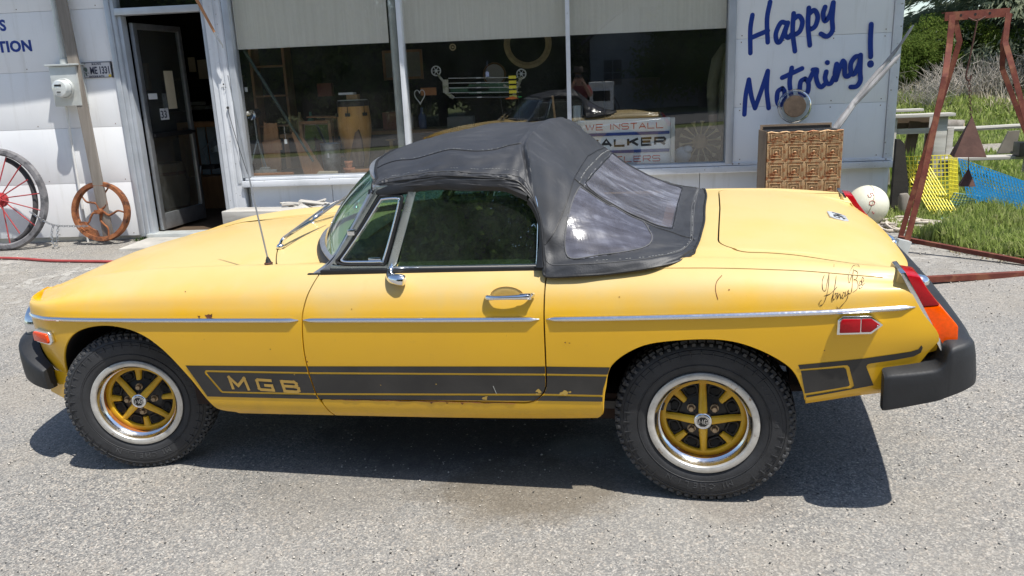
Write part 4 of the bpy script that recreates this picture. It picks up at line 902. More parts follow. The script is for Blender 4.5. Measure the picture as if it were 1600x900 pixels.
for sgn in (1, -1):
    def post(b):
        C_ = [(.895, .668, .850), (.940, .662, .866), (.985, .652, .898), (1.03, .640, .957), (1.095, .620, 1.05), (1.168, .592, 1.165)]; P = []
        for (x, y, z), w_ in zip(cr(C_, 4), np.interp(np.linspace(0, 1, 21), [0, .2, .35, 1], [.050, .052, .042, .034])):
            P.append([(x-w_*.55, -sgn*(y-.03), z-.0), (x-w_*.5, -sgn*(y+.006), z-.004), (x-w_*.1, -sgn*(y+.013), z-.001), (x+w_*.45, -sgn*(y+.010), z-.004), (x+w_*.6, -sgn*(y-.002), z-.012), (x+w_*.5, -sgn*(y-.03), z-.012)])
        b.grid(P, flip=sgn < 0)
    part('windscreen_post', M['alu2'], car, post)
    part('post_seal', M['seal'], car, lambda b: (b.tube(cr([(.975, -sgn*.660, .850), (1.015, -sgn*.652, .893), (1.09, -sgn*.630, 1.005), (1.182, -sgn*.598, 1.150)], 6), .0065, 8), b.box((.928, -sgn*.668, .846), (.10, .03, .016), bev=.005)))
    # door glass
    yb_, yt_ = .672, .602
    def gy(z): return yb_+(yt_-yb_)*(z-.86)/.30
    def gp(x, z, o=0): return (x, -sgn*(gy(z)+o), z)
    GP = [(1.238, .868), (1.756, .868), (1.762, .95), (1.766, 1.05), (1.758, 1.10), (1.735, 1.14), (1.70, 1.160), (1.62, 1.172), (1.33, 1.170)]
    part('door_glass', M['glassc'], car, lambda b: b.add([gp(x, z) for x, z in GP]+[gp(x, z, -.004) for x, z in GP], [tuple(range(9)), tuple(range(9, 18))[::-1]]+[(i, (i+1) % 9, 9+(i+1) % 9, 9+i) for i in range(9)]), smooth=0)
    VP = [(.965, .872), (1.205, .872), (1.297, 1.152), (1.160, 1.148), (1.05, 1.01)]
    M['vframe'] = simple('dull_bright_trim', (.42, .46, .46), .28, .9, .1, 10)
    vf = part('vent_window', M['glassc'], car, lambda b: b.add([gp(x, z) for x, z in VP], [tuple(range(5))]), smooth=0)
    part('vent_frame', M['vframe'], vf, lambda b: (b.bar(gp(1.213, .862, .002), gp(1.316, 1.160, .002), .012, .030, bev=.003), b.bar(gp(1.165, 1.150, .002), gp(1.318, 1.156, .002), .010, .016, bev=.003), b.bar(gp(.990, .885, .002), gp(1.178, 1.150, .002), .010, .017, bev=.003), b.bar(gp(.975, .874, .001), gp(1.215, .872, .001), .010, .016, bev=.003)))
    IN = [(1.015, .888), (1.195, .886), (1.270, 1.118), (1.178, 1.116), (1.020, .918)]
    part('vent_seal', M['seal'], vf, lambda b: b.tube([gp(*p, .006) for p in cr([(1.00, .895), (1.03, .884), (1.10, .883), (1.175, .883), (1.197, .892), (1.235, 1.0), (1.268, 1.105), (1.262, 1.122), (1.235, 1.124), (1.195, 1.122), (1.175, 1.112), (1.10, 1.01), (1.02, .915)], 3, True)], .0058, 8, closed=True))
    part('vent_inner_frame', M['chrome'], vf, lambda b: b.tube([gp(*p, .006) for p in cr([(1.02, .900), (1.04, .894), (1.10, .893), (1.175, .893), (1.188, .900), (1.225, 1.0), (1.256, 1.10), (1.252, 1.112), (1.235, 1.114), (1.195, 1.112), (1.180, 1.102), (1.11, 1.01), (1.032, .915)], 3, True)], .0042, 8, closed=True))
    part('vent_catch', M['chrome'], vf, lambda b: b.box(gp(1.068, 1.00, .012), (.030, .016, .022), bev=.004)); part('vent_handle', M['chrome'], vf, lambda b: b.box(gp(1.15, .897, -.004), (.05, .012, .016), bev=.004))
    part('vent_filler', M['seal'], vf, lambda b: b.add([gp(.975, .856, -.002), gp(1.172, 1.165, -.002), gp(1.195, 1.145, -.002), gp(1.0, .866, -.002)], [(0, 1, 2, 3)]))
    if sgn > 0: part('sticker', M['chrome'], vf, lambda b: b.prism([(1.135, .925), (1.142, .925), (1.147, .94), (1.147, .955), (1.130, .955), (1.130, .94)], gy(.94)+.0015, gy(.94)+.0025, mt))
    part('vent_panel', M['seal'], vf, lambda b: b.add([gp(.93, .858, .0), gp(1.03, .858, 0), gp(1.02, .888, 0), gp(1.005, .915, 0), gp(1.02, .945, 0)], [(0, 1, 2, 3, 4)]))
    part('door_rail', M['seal'], car, lambda b: b.bar(gp(.935, .858, .006), gp(1.782, .860, .006), .014, .016, bev=.003))
    part('door_rail_strip', M['chrome'], car, lambda b: b.bar(gp(1.225, .8705, .006), gp(1.778, .8715, .006), .006, .010, bev=.002))
    part('glass_edge', M['chrome'], car, lambda b: b.tube([gp(x, z, .001) for x, z in cr([(1.757, .87), (1.763, .95), (1.766, 1.05), (1.758, 1.10), (1.735, 1.138), (1.70, 1.160)], 4)], .0025, 6))
    # door handle: chrome pull over a pressed cup
    hy = side_y(1.67, .78)
    def pull(b):
        C_ = [(1.592, .001, .781), (1.600, .016, .783), (1.63, .026, .785), (1.67, .029, .787), (1.71, .028, .788), (1.745, .022, .789), (1.758, .002, .789)]; R = [.008, .010, .0075, .0075, .009, .011, .008]
        Q = cr(C_, 4); b.tube([(x, -sgn*(hy+o), z) for x, o, z in Q], list(np.interp(np.linspace(0, 1, len(Q)), np.linspace(0, 1, 7), R)), 10)
        b.box((1.735, -sgn*(hy+.024), .789), (.042, .012, .022), bev=.005)
    part('door_handle', M['chrome'], car, pull)
    part('handle_cup', M['paint'], car, lambda b: b.lathe([(.064, .0005), (.060, .0030), (.052, .0012), (.035, .0008), (0, .0006)], Matrix.Translation((1.664, -sgn*hy, .782)) @ Matrix.Rotation(radians(-7)*-sgn, 4, 'X') @ mt @ Matrix.Diagonal((.95, .58, 1, 1)), 36))
    part('door_lock', M['darkgap'], car, lambda b: b.lathe([(.0, .002), (.0085, .002), (.0085, .0005)], Matrix.Translation((1.732, -sgn*side_y(1.732, .674), .674)) @ mt, 20))
    part('lock_surround', M['paint'], car, lambda b: b.lathe([(.0085, .001), (.0095, .003), (.0135, .0025), (.0145, .0)], Matrix.Translation((1.732, -sgn*side_y(1.732, .674), .674)) @ mt, 24))
    # mirror: chrome bullet on a short foot at the front of the door glass
    if sgn > 0:
        def mir(b):
            Q = cr([(1.213, -.668, .862), (1.222, -.700, .848), (1.24, -.725, .843), (1.262, -.735, .842), (1.283, -.738, .840), (1.293, -.738, .838)], 4)
            b.tube(Q, list(np.interp(np.linspace(0, 1, len(Q)), [0, .2, .45, .7, .92, 1], [.012, .017, .020, .022, .018, .010])), 16)
            b.tube([(1.218, -.668, .892), (1.214, -.672, .866), (1.216, -.678, .850)], [.006, .012, .016], 12)
        part('door_mirror', M['chrome'], car, mir)
# cockpit
M['vinyl'] = simple('black_vinyl', (.02, .02, .021), .45, 0, .3, 5, .1, 40)
def seat(b, y):
    b.box((1.48, y, .47), (.46, .48, .16), bev=.05); b.box((1.72, y, .74), (.14, .46, .52), bev=.05, rot=Matrix.Rotation(radians(14), 3, 'Y')); b.box((1.80, y, 1.00), (.08, .24, .13), bev=.03, rot=Matrix.Rotation(radians(14), 3, 'Y'))
for y in (-.33, .33): part('seat', M['vinyl'], car, lambda b: seat(b, y))
part('dashboard', M['vinyl'], car, lambda b: (b.box((.98, 0, .80), (.18, 1.16, .18), bev=.04), b.box((1.3, 0, .42), (.9, .22, .2), bev=.04)))
part('steering_wheel', M['vinyl'], car, lambda b: (b.tube([tuple(Vector((1.165, -.34, .84))+Matrix.Rotation(radians(-65), 3, 'Y') @ Vector((.19*cos(a), .19*sin(a), 0))) for a in np.linspace(0, 2*pi, 33)[:-1]], .011, 8, closed=True), b.tube([(1.16, -.34, .84), (.98, -.34, .76)], .03, 12), b.bar((1.165, -.52, .84), (1.165, -.16, .84), .02, .006)))
part('cockpit_tub', M['vinyl'], car, lambda b: (b.box((1.55, 0, .34), (1.3, 1.3, .03)), b.box((2.14, 0, .6), (.04, 1.2, .5)), b.box((1.95, 0, .66), (.35, 1.2, .03)), b.box((1.4, -.655, .60), (.9, .03, .44)), b.box((1.4, .655, .60), (.9, .03, .44))))
part('interior_mirror', M['blackpaint'], car, lambda b: b.box((1.02, -.02, 1.12), (.02, .2, .05), bev=.008))
# wipers: three chrome arms on the scuttle
for y0, ang in ((-.36, 38), (.02, 38), (.38, 38)):
    def wiper(b):
        ox = .700-.14*(1-(abs(y0)/.62)**2); oz = .897-(.012 if y0 < -.2 else 0)
        Q = cr([(ox-.02, y0, oz), (ox-.005, y0+.02, oz+.03), (ox+.02, y0+.12, oz+.05), (ox+.05, y0+.25, oz+.075)], 5)
        b.tube(Q, list(np.linspace(.010, .004, len(Q))), 8); b.ball((ox-.02, y0, oz-.004), .017, 12, 8, (1, 1, .8)); b.bar((ox+.01, y0+.06, oz+.045), (ox+.04, y0+.17, oz+.065), .014, .012, bev=.003)
    wo_ = part('wiper', M['chrome'], car, wiper)
    ox = .700-.14*(1-(abs(y0)/.62)**2)
    part('wiper_blade', M['alu2'], wo_, lambda b: b.bar((ox+.015, y0-.02, .925), (ox+.075, y0+.30, 1.00), .004, .008))
# aerial on the near front wing
ay = -.60; az = float(Zc(.655))-.004
aer = part('aerial', M['rubber'], car, lambda b: b.lathe([(.016, -.004), (.0155, .006), (.011, .012), (.010, .020), (.0055, .030), (.003, .036)], Matrix.Translation((.672, ay, az)), 16))
part('mast', M['alu2'], aer, lambda b: b.tube([(.672, ay, az+.03), (.655, ay+.004, az+.25), (.64, ay+.01, az+.50), (.63, ay+.015, az+.72)], [.0034, .0030, .0026, .0018], 6))
part('rust_ring', M['rust'], aer, lambda b: b.lathe([(.0165, .007), (.0170, .009), (.013, .0125)], Matrix.Translation((.672, ay, az)), 16))
# rust marks
part('rust_spot', M['rust'], car, lambda b: [b.add([(x, -side_y(x, z)-.0012, z) for x, z in P], [tuple(range(len(P)))]) for P in ([(.462, .718), (.470, .716), (.480, .720), (.488, .717), (.496, .722), (.494, .708), (.486, .7035), (.474, .7035), (.468, .709)], [(.430, .715), (.436, .712), (.442, .714), (.440, .707), (.434, .706)])])

# worn marks: chips showing paint through the stripes, scratches and rust along the door edge
def flat(b, P, off=.0034): b.add([(x, -side_y(x, z)-off, z) for x, z in P], [tuple(range(len(P)))])
M['chip'] = simple('chipped_paint', (.55, .36, .08), .6)
def chipshape(cx, cz, s_, seed):
    r_ = random.Random(seed); n = 11; return [(cx+s_*r_.uniform(.45, 1.1)*cos(-2*pi*k/n)*1.2, cz+s_*r_.uniform(.35, 1.0)*sin(-2*pi*k/n)) for k in range(n)][::-1]
for cx, cz, s_, sd in ((1.752, .432, .011, 1), (1.745, .420, .006, 2), (1.845, .428, .013, 3), (1.83, .424, .007, 4), (1.862, .432, .006, 9), (1.548, .398, .009, 5), (1.556, .404, .004, 6), (2.69, .60, .003, 8), (1.37, .45, .003, 12), (.80, .475, .003, 13), (1.15, .44, .0025, 14)):
    part('paint_chip', M['chip'] if sd != 8 else M['rust'], car, lambda b: flat(b, chipshape(cx, cz, s_, sd)), smooth=0)
for cx, cz, s_, sd in ((1.86, .622, .0035, 21), (1.875, .620, .003, 22), (.37, .80, .003, 23), (2.40, .80, .0025, 24), (1.08, .74, .0022, 25), (2.05, .78, .0022, 26), (.72, .58, .0025, 27), (2.52, .58, .0025, 28), (1.4, .372, .004, 29), (1.34, .371, .005, 30), (1.46, .372, .006, 31), (.865, .53, .004, 32), (.862, .55, .003, 33)):
    part('rust_spot', M['rust'], car, lambda b: flat(b, chipshape(cx, cz, s_, sd), .0016), smooth=0)
part('rust_scratch', M['rust'], car, lambda b: b.tube([(x, -side_y(x, z)-.0008, z) for x, z in [tuple(q) for q in cr([(2.365, .772), (2.358, .80), (2.362, .822), (2.378, .838)], 5)]], .0013, 5))
part('rust_seam', M['rust'], car, lambda b: b.tube([(x, -side_y(x, .371+.012*(x-1))-.0002, .371+.012*(x-1)+.0012*math.sin(x*60)) for x in np.linspace(.93, 1.66, 60)], [.0008+.0012*abs(math.sin(i*.9)*math.sin(i*.23)) for i in range(60)], 5))
part('scratch', M['galv'], car, lambda b: b.tube([(x, -side_y(x, z)-.0022, z) for x, z in ((1.585, .448), (1.592, .425), (1.594, .418))], .0009, 4))
# beads along the tops of the wings, where wing meets deck
for sgn in (1, -1):
    def bead(b):
        Q = []
        for s_ in np.arange(2.10, 2.93, .03):
            i = int(np.clip(np.searchsorted(_S, s_), 0, len(_S)-1)); p = _H[i, 36]; Q.append((p[0], sgn*p[1], p[2]+.0012))
        b.tube(Q, .0022, 6)
    part('wing_seam', M['paint'], car, bead)
# ------------------------------------------------------------------ folding soft top
t = NT('black_vinyl_hood'); oc = t.tc.outputs['Object']
n1 = t.noise(3.0, 5, .6); c = t.ramp(n1, [(.3, (.024, .025, .028)), (.7, (.039, .040, .044))])
c = t.mix(t.ramp(t.noise(1, 5, .7, t.co((6, 30, 10))), [(.56, 0), (.72, .45)]), c, (.10, .10, .10))
weave = t.noise(1, 2, .5, t.co((260, 260, 260)))
crz = t.noise(1, 4, .55, t.co((9, 3, 5)), .8)
M['hood'] = t.bsdf(c, t.ramp(n1, [(.3, .44), (.7, .60)]), 0, t.bump(weave, .35, .002, t.bump(crz, .28, .010)), **{'Specular IOR Level': .45})
M['hoodedge'] = simple('black_hood_binding', (.012, .012, .013), .5, 0, .2, 10, .2, 60)
t = NT('clouded_plastic_window')
n1 = t.noise(2.2, 6, .7, dist=1.2); st = t.noise(1.0, 4, .6, t.co((3, 26, 20), rot=(0, 0, radians(-22))), .7)
f = t.math('ADD', t.math('MULTIPLY', n1, .6), t.math('MULTIPLY', st, .5))
colr = t.ramp(f, [(.40, (.075, .072, .085)), (.56, (.115, .115, .14)), (.68, (.20, .205, .245)), (.80, (.38, .39, .44))])
p = t.n('ShaderNodeBsdfPrincipled'); t.l(colr, p.inputs['Base Color']); p.inputs['Roughness'].default_value = .20
t.l(t.bump(st, .16, .010, t.bump(n1, .14, .02)), p.inputs['Normal'])
tr = t.n('ShaderNodeBsdfTransparent'); tr.inputs[0].default_value = (.75, .72, .80, 1)
mx = t.n('ShaderNodeMixShader'); t.l(t.ramp(f, [(.40, .62), (.66, .88)]), mx.inputs[0]); t.l(tr.outputs[0], mx.inputs[1]); t.l(p.outputs[0], mx.inputs[2]); t.l(mx.outputs[0], t.out.inputs[0])
M['plast'] = t.m
M['stitch'] = simple('pale_stitching', (.11, .11, .11), .8)
# columns front to back; each has rows: centre, D, C (seam/crease), then down the side to the hem
# (x, y, z) with y given positive
NET = [
 [(.985, 0, 1.210), (1.035, .25, 1.210), (1.100, .44, 1.198), (1.142, .535, 1.176), (1.147, .575, 1.168), (1.150, .595, 1.158), (1.152, .602, 1.148), (1.153, .604, 1.140)],
 [(1.130, 0, 1.254), (1.150, .25, 1.250), (1.185, .46, 1.226), (1.210, .55, 1.194), (1.220, .590, 1.182), (1.222, .606, 1.170), (1.223, .611, 1.158), (1.224, .612, 1.148)],
 [(1.270, 0, 1.276), (1.275, .25, 1.269), (1.300, .47, 1.238), (1.315, .560, 1.208), (1.322, .600, 1.193), (1.325, .612, 1.180), (1.326, .616, 1.168), (1.327, .617, 1.156)],
 [(1.400, 0, 1.292), (1.405, .25, 1.284), (1.413, .47, 1.257), (1.420, .555, 1.222), (1.425, .602, 1.200), (1.427, .616, 1.186), (1.428, .620, 1.173), (1.429, .621, 1.160)],
 [(1.540, 0, 1.290), (1.540, .25, 1.282), (1.545, .47, 1.250), (1.548, .560, 1.212), (1.552, .608, 1.190), (1.553, .620, 1.177), (1.554, .624, 1.164), (1.555, .625, 1.150)],
 [(1.640, 0, 1.298), (1.640, .25, 1.290), (1.642, .45, 1.262), (1.648, .550, 1.214), (1.655, .608, 1.180), (1.658, .620, 1.167), (1.660, .625, 1.156), (1.662, .627, 1.144)],
 [(1.680, 0, 1.298), (1.680, .25, 1.290), (1.680, .44, 1.264), (1.702, .545, 1.212), (1.712, .605, 1.165), (1.718, .622, 1.143), (1.722, .628, 1.132), (1.725, .630, 1.122)],
 [(1.708, 0, 1.284), (1.708, .25, 1.277), (1.712, .43, 1.246), (1.738, .545, 1.200), (1.752, .612, 1.125), (1.764, .635, 1.075), (1.772, .642, 1.045), (1.776, .645, 1.035)],
 [(1.790, 0, 1.212), (1.792, .25, 1.206), (1.800, .42, 1.184), (1.792, .540, 1.125), (1.784, .625, 1.030), (1.783, .655, .965), (1.788, .672, .920), (1.792, .700, .885)],
 [(1.855, 0, 1.142), (1.857, .25, 1.138), (1.862, .42, 1.124), (1.850, .545, 1.055), (1.832, .635, .960), (1.818, .668, .905), (1.805, .698, .878), (1.800, .722, .846)],
 [(1.940, 0, 1.070), (1.942, .25, 1.067), (1.945, .42, 1.058), (1.935, .530, 1.010), (1.915, .618, .950), (1.905, .665, .902), (1.900, .702, .880), (1.898, .725, .846)],
 [(2.045, 0, 1.003), (2.046, .25, 1.000), (2.050, .43, .990), (2.045, .535, .960), (2.035, .610, .925), (2.030, .655, .898), (2.028, .694, .884), (2.028, .715, .852)],
 [(2.140, 0, .958), (2.142, .25, .955), (2.150, .44, .945), (2.150, .535, .928), (2.148, .595, .908), (2.148, .640, .895), (2.148, .678, .886), (2.150, .700, .864)],
 [(2.215, 0, .930), (2.218, .25, .927), (2.235, .46, .918), (2.240, .530, .910), (2.238, .580, .902), (2.236, .615, .894), (2.235, .640, .889), (2.236, .655, .872)],
 [(2.262, 0, .924), (2.266, .25, .921), (2.272, .45, .913), (2.274, .505, .906), (2.272, .545, .900), (2.268, .578, .894), (2.265, .600, .890), (2.262, .614, .875)],
 [(2.312, 0, .919), (2.314, .25, .916), (2.306, .43, .909), (2.302, .475, .903), (2.298, .510, .898), (2.293, .540, .893), (2.289, .560, .889), (2.285, .572, .877)],
]
NS = 9
cols_ = [cr(c_, NS) for c_ in NET]; ncr = len(cols_[0])
rows_ = [cr([cols_[i][j] for i in range(len(NET))], NS) for j in range(ncr)]
HVv = []; HP = {}
nrow = ncr; ncol = len(rows_[0])
uvs = []
for j in range(nrow):
    for i in range(ncol):
        x, y, z = rows_[j][i]; u = i/NS; v = j/NS
        # sagging between bows, drape folds on the quarter, wrinkles near the bow
        s_ = 0
        s_ += -.010*math.exp(-((u-4.6)/.8)**2)*math.exp(-((v-.8)/1.3)**2) - .006*math.exp(-((u-1.6)/.8)**2)*math.exp(-((v-1)/1.5)**2)
        s_ += .005*math.sin((v*1.9+u*.8)*3.1)*math.exp(-((u-8)/1.1)**2)*math.exp(-((v-3.4)/1.2)**2)
        s_ += .013*math.exp(-((u-6.55-(v-2)*.22)/.14)**2)*math.exp(-((v-2.75)/.95)**2)       # raised fold down from the bow
        s_ += -.011*math.exp(-((u-6.2-(v-2)*.22)/.17)**2)*math.exp(-((v-2.9)/.9)**2)
        s_ += .0022*math.sin(u*7.3+v*2)*math.exp(-((v-4)/1.2)**2)*(1 if u < 6 else .3)
        s_ += (.0030*math.sin(u*26)*math.exp(-((v-4.5)/.55)**2) if u < 6.3 else 0)
        s_ += .0012*math.sin(u*3.1+v*5.7)+.0008*math.sin(u*6.7-v*3.3)
        HVv.append((x+s_*.3, -(y+s_*(.2+.5*min(1, v/4))), z+s_*(1-.5*min(1, v/6)))); uvs.append((u, v))
HF = [(j*ncol+i, (j+1)*ncol+i, (j+1)*ncol+i+1, j*ncol+i+1) for j in range(nrow-1) for i in range(ncol-1)]
HV = np.array(HVv); UV = np.array(uvs)
# window outlines: rear (x,|y|) and quarter (x,z)
rw = sdf_poly([tuple(p) for p in cr([(1.897, -.30), (1.897, 0), (1.897, .36), (1.905, .400), (1.93, .408), (2.06, .414), (2.165, .418), (2.198, .408), (2.207, .37), (2.205, 0), (2.205, -.30)], 6)])
QW = cr([(1.886, 1.098), (1.905, 1.106), (1.935, 1.092), (2.03, 1.018), (2.122, .952), (2.144, .930), (2.136, .914), (2.09, .906), (1.98, .900), (1.895, .893), (1.866, .903), (1.856, .94), (1.860, 1.01), (1.872, 1.07)], 6, True)
qw = sdf_poly([tuple(p) for p in QW])
def rwd(P): return np.where((np.abs(P[:, 1]) < .46) & (P[:, 0] > 1.8), rw(np.stack([P[:, 0], np.abs(P[:, 1])], 1)), -1)
def qwd(P): return np.where((np.abs(P[:, 1]) > .425), qw(P[:, [0, 2]]), -1)
Vf, Ff = clip(HV, HF, np.minimum(-rwd(HV), -qwd(HV)))
def mirrored(V, F):
    V = [tuple(v) for v in V]; n = len(V); return V+[(v[0], -v[1], v[2]) for v in V], [tuple(f) for f in F]+[tuple(i+n for i in f)[::-1] for f in F]
hood_root = None
def hoodmesh(name, V, F, mat, parent, thick=0):
    V, F = mirrored(V, F); me = mkmesh(name, V, F, mat, 0); bm = bmesh.new(); bm.from_mesh(me); bmesh.ops.remove_doubles(bm, verts=bm.verts, dist=2e-5)
    bmesh.ops.recalc_face_normals(bm, faces=bm.faces); bm.normal_update()
    up = sum((f.normal.z for f in bm.faces)); 
    if up < 0: bmesh.ops.reverse_faces(bm, faces=bm.faces)
    if thick: bmesh.ops.solidify(bm, geom=list(bm.faces), thickness=thick)
    bm.to_mesh(me); bm.free(); me.polygons.foreach_set('use_smooth', [True]*len(me.polygons)); me.set_sharp_from_angle(angle=radians(50)); return link(name, me, parent)
hood = hoodmesh('soft_top', Vf, Ff, M['hood'], car)
Vw, Fw = clip(HV, HF, rwd(HV)+.004); hoodmesh('rear_window', Vw, Fw, M['plast'], hood, 0)
Vq, Fq = clip(HV, HF, qwd(HV)+.004); n = len(Vq)
mk('quarter_window', Vq, [tuple(f) for f in Fq], M['plast'], hood); mk('quarter_window', [(v[0], -v[1], v[2]) for v in Vq], [tuple(f)[::-1] for f in Fq], M['plast'], hood)
# seams and bindings follow the cloth
kdh = KDTree(len(HV)); [kdh.insert(v, i) for i, v in enumerate(HV)]; kdh.balance()
def huv(u, v, o=.0015):
    i = min(max(u*NS, 0), ncol-1.001); j = min(max(v*NS, 0), nrow-1.001); i0, j0 = int(i), int(j); a, b_ = i-i0, j-j0
    P = lambda p, q: HV[q*ncol+p]
    c_ = P(i0, j0)*(1-a)*(1-b_)+P(i0+1, j0)*a*(1-b_)+P(i0, j0+1)*(1-a)*b_+P(i0+1, j0+1)*a*b_
    du = P(i0+1, j0)-P(i0, j0); dv = P(i0, j0+1)-P(i0, j0); n_ = np.cross(du, dv); n_ = n_/(np.linalg.norm(n_)+1e-9)
    if n_[2] < 0 and abs(n_[2]) > .15 or (abs(n_[2]) <= .15 and n_[1] > 0): n_ = -n_
    return c_+n_*o
def seam(UVp, r, mat, name, n=8, o=.001, dash=None):
    Q = cr(UVp, n) if len(UVp) > 2 else [np.array(UVp[0])*(1-k/20)+np.array(UVp[1])*k/20 for k in range(21)]
    for sgn in (1, -1):
        def f(b):
            P = [huv(q[0], q[1], o) for q in Q]; P = [(p[0], p[1]*sgn, p[2]) for p in P]; b.tube(P, r, 6)
        part(name, mat, hood, f)
seam([(0.1, 2), (1, 2), (2, 2), (3, 2), (4, 2), (5, 2), (6, 2)], .0018, M['hoodedge'], 'seam')
seam([(8.9, 0), (9, 1), (9, 2), (9.0, 3), (8.75, 4), (8.3, 5)], .0016, M['hoodedge'], 'seam')
seam([(9.25, 0), (9.25, 1), (9.25, 2)], .0008, M['stitch'], 'stitching')
seam([(9, 2), (10, 2), (11, 2), (12, 2.02), (13, 2.1), (14, 2.4), (14.4, 3)], .0022, M['hoodedge'], 'seam')
seam([(14.2, 0), (14.2, 1), (14.2, 2), (14.1, 3), (13.7, 4), (13, 5), (12, 5.7), (11, 6), (10, 6), (9.3, 5.9), (8.7, 5.7)], .0013, M['stitch'], 'stitching')
seam([(14.0, 0), (14.0, 1), (14.0, 2), (13.9, 2.6)], .0012, M['stitch'], 'stitching')
seam([(.3, 4.2), (1, 4.1), (2, 4), (3, 4), (4, 4), (5, 4), (6, 4), (6.6, 4.2), (7.1, 4.9), (7.6, 5.4), (8.2, 6.0)], .0012, M['stitch'], 'stitching')
seam([(.2, 5.0), (1, 5.0), (2, 5), (3, 5), (4, 5), (5, 5), (6, 5), (6.7, 5.4), (7.2, 6.0), (7.6, 6.4), (8.1, 6.8)], .0030, M['hoodedge'], 'welt')
seam([(0, 7), (1, 7), (2, 7), (3, 7), (4, 7), (5, 7), (6, 7), (6.5, 7), (7, 7), (7.5, 7), (8, 7), (8.6, 7), (9, 7)], .0050, M['hoodedge'], 'welt')
seam([(9, 7), (10, 7), (11, 7), (12, 7), (13, 7), (14, 7), (15, 7)], .0050, M['hoodedge'], 'hem')
seam([(15, 7), (15, 5), (15, 3), (15, 1), (15, 0)], .0050, M['hoodedge'], 'hem')
seam([(0, 7), (0, 6), (0, 5), (0, 4), (0, 3), (0, 1.5), (0, 0)], .0060, M['hoodedge'], 'hem')
for sgn in (1, -1):
    part('window_border', M['hoodedge'], hood, lambda b: b.tube([(lambda q: (q[0], q[1]*sgn, q[2]))(HV[kdh.find_n((p[0], -.56, p[1]), 1)[0][1]]) if False else None for p in []] or [(0, 0, .5), (0, 0, .501)], .0001, 3)) if False else None
M['thread'] = simple('white_thread', (.42, .42, .40), .8)
def stitches(UVp, step, ln, r, name='stitching', wear=.35, seed=1):
    r_ = random.Random(seed); Q = cr(UVp, 12); P = [huv(q[0], q[1], .0018) for q in Q]
    for sgn in (1, -1):
        def f(b):
            d = 0; acc = 0
            for i in range(len(P)-1):
                a, c_ = P[i], P[i+1]; L_ = float(np.linalg.norm(c_-a)); s_ = 0
                while acc+L_-s_ > step:
                    s_ += step-acc; acc = 0; t_ = s_/L_; m_ = a+(c_-a)*t_; e = (c_-a)/L_*ln/2
                    if r_.random() > wear: p, q = m_-e, m_+e; b.tube([(p[0], p[1]*sgn, p[2]), (q[0], q[1]*sgn, q[2])], r, 4)
                acc += L_-s_
        o = part(name, M['thread'], hood, f)
        if o: o['kind'] = 'stuff'
stitches([(9.22, .05), (9.22, 1), (9.22, 2)], .012, .008, .0011, wear=.3)
stitches([(9.45, .05), (9.45, 1), (9.45, 2)], .012, .008, .0009, wear=.6, seed=4)
stitches([(.4, 3.6), (1, 3.55), (2, 3.5), (3, 3.5), (4, 3.5), (5, 3.5), (6, 3.6)], .011, .007, .0007, wear=.5, seed=2)
stitches([(14.1, .2), (14.1, 1), (14.1, 2), (13.9, 3), (13.5, 4), (12.6, 5.1), (11.5, 5.6), (10.5, 5.7)], .011, .007, .0008, wear=.45, seed=3)
stitches([(1.2, 1.9), (2, 1.93), (3, 1.95), (4, 1.95), (5, 1.95)], .011, .007, .0007, wear=.55, seed=6)
def border(fn, name, r, mat):
    """tube along the zero line of fn on the cloth"""
    G_ = fn(HV); segs_ = {}
    pts = []; adj = {}
    def cp(i, j):
        k = (min(i, j), max(i, j)); a, b_ = k
        if k not in segs_: t_ = G_[a]/(G_[a]-G_[b_]); segs_[k] = len(pts); pts.append(HV[a]+(HV[b_]-HV[a])*t_)
        return segs_[k]
    for f in HF:
        c_ = [cp(f[k], f[(k+1) % 4]) for k in range(4) if (G_[f[k]] > 0) != (G_[f[(k+1) % 4]] > 0)]
        if len(c_) == 2: adj.setdefault(c_[0], []).append(c_[1]); adj.setdefault(c_[1], []).append(c_[0])
    start = next((k for k, v in adj.items() if len(v) == 1), next(iter(adj))); path = [start]; prev = None; cur = start
    while True:
        nx = [q for q in adj[cur] if q != prev]
        if not nx or nx[0] == start: break
        prev, cur = cur, nx[0]; path.append(cur)
    cl = len(adj[start]) == 2
    for sgn in (1, -1): part(name, mat, hood, lambda b: b.tube([(pts[i][0], (pts[i][1]-.001)*sgn, pts[i][2]+.001) for i in path], r, 6, closed=cl))
border(rwd, 'window_border', .0028, M['hoodedge']); border(qwd, 'window_border', .0022, M['stitch'])
hoodpart = part('tan_reflection_strip', simple('tan_reflection', (.45, .27, .14), .6), hood, lambda b: b.grid([[(x, y, float(np.interp(abs(y), [0, .45], [.934, .920]))+(2.2-x)*.33) for y in np.linspace(-.36, .0, 12)] for x in (2.165, 2.198)]))  # tan reflection in the rear window, modelled as a coloured strip
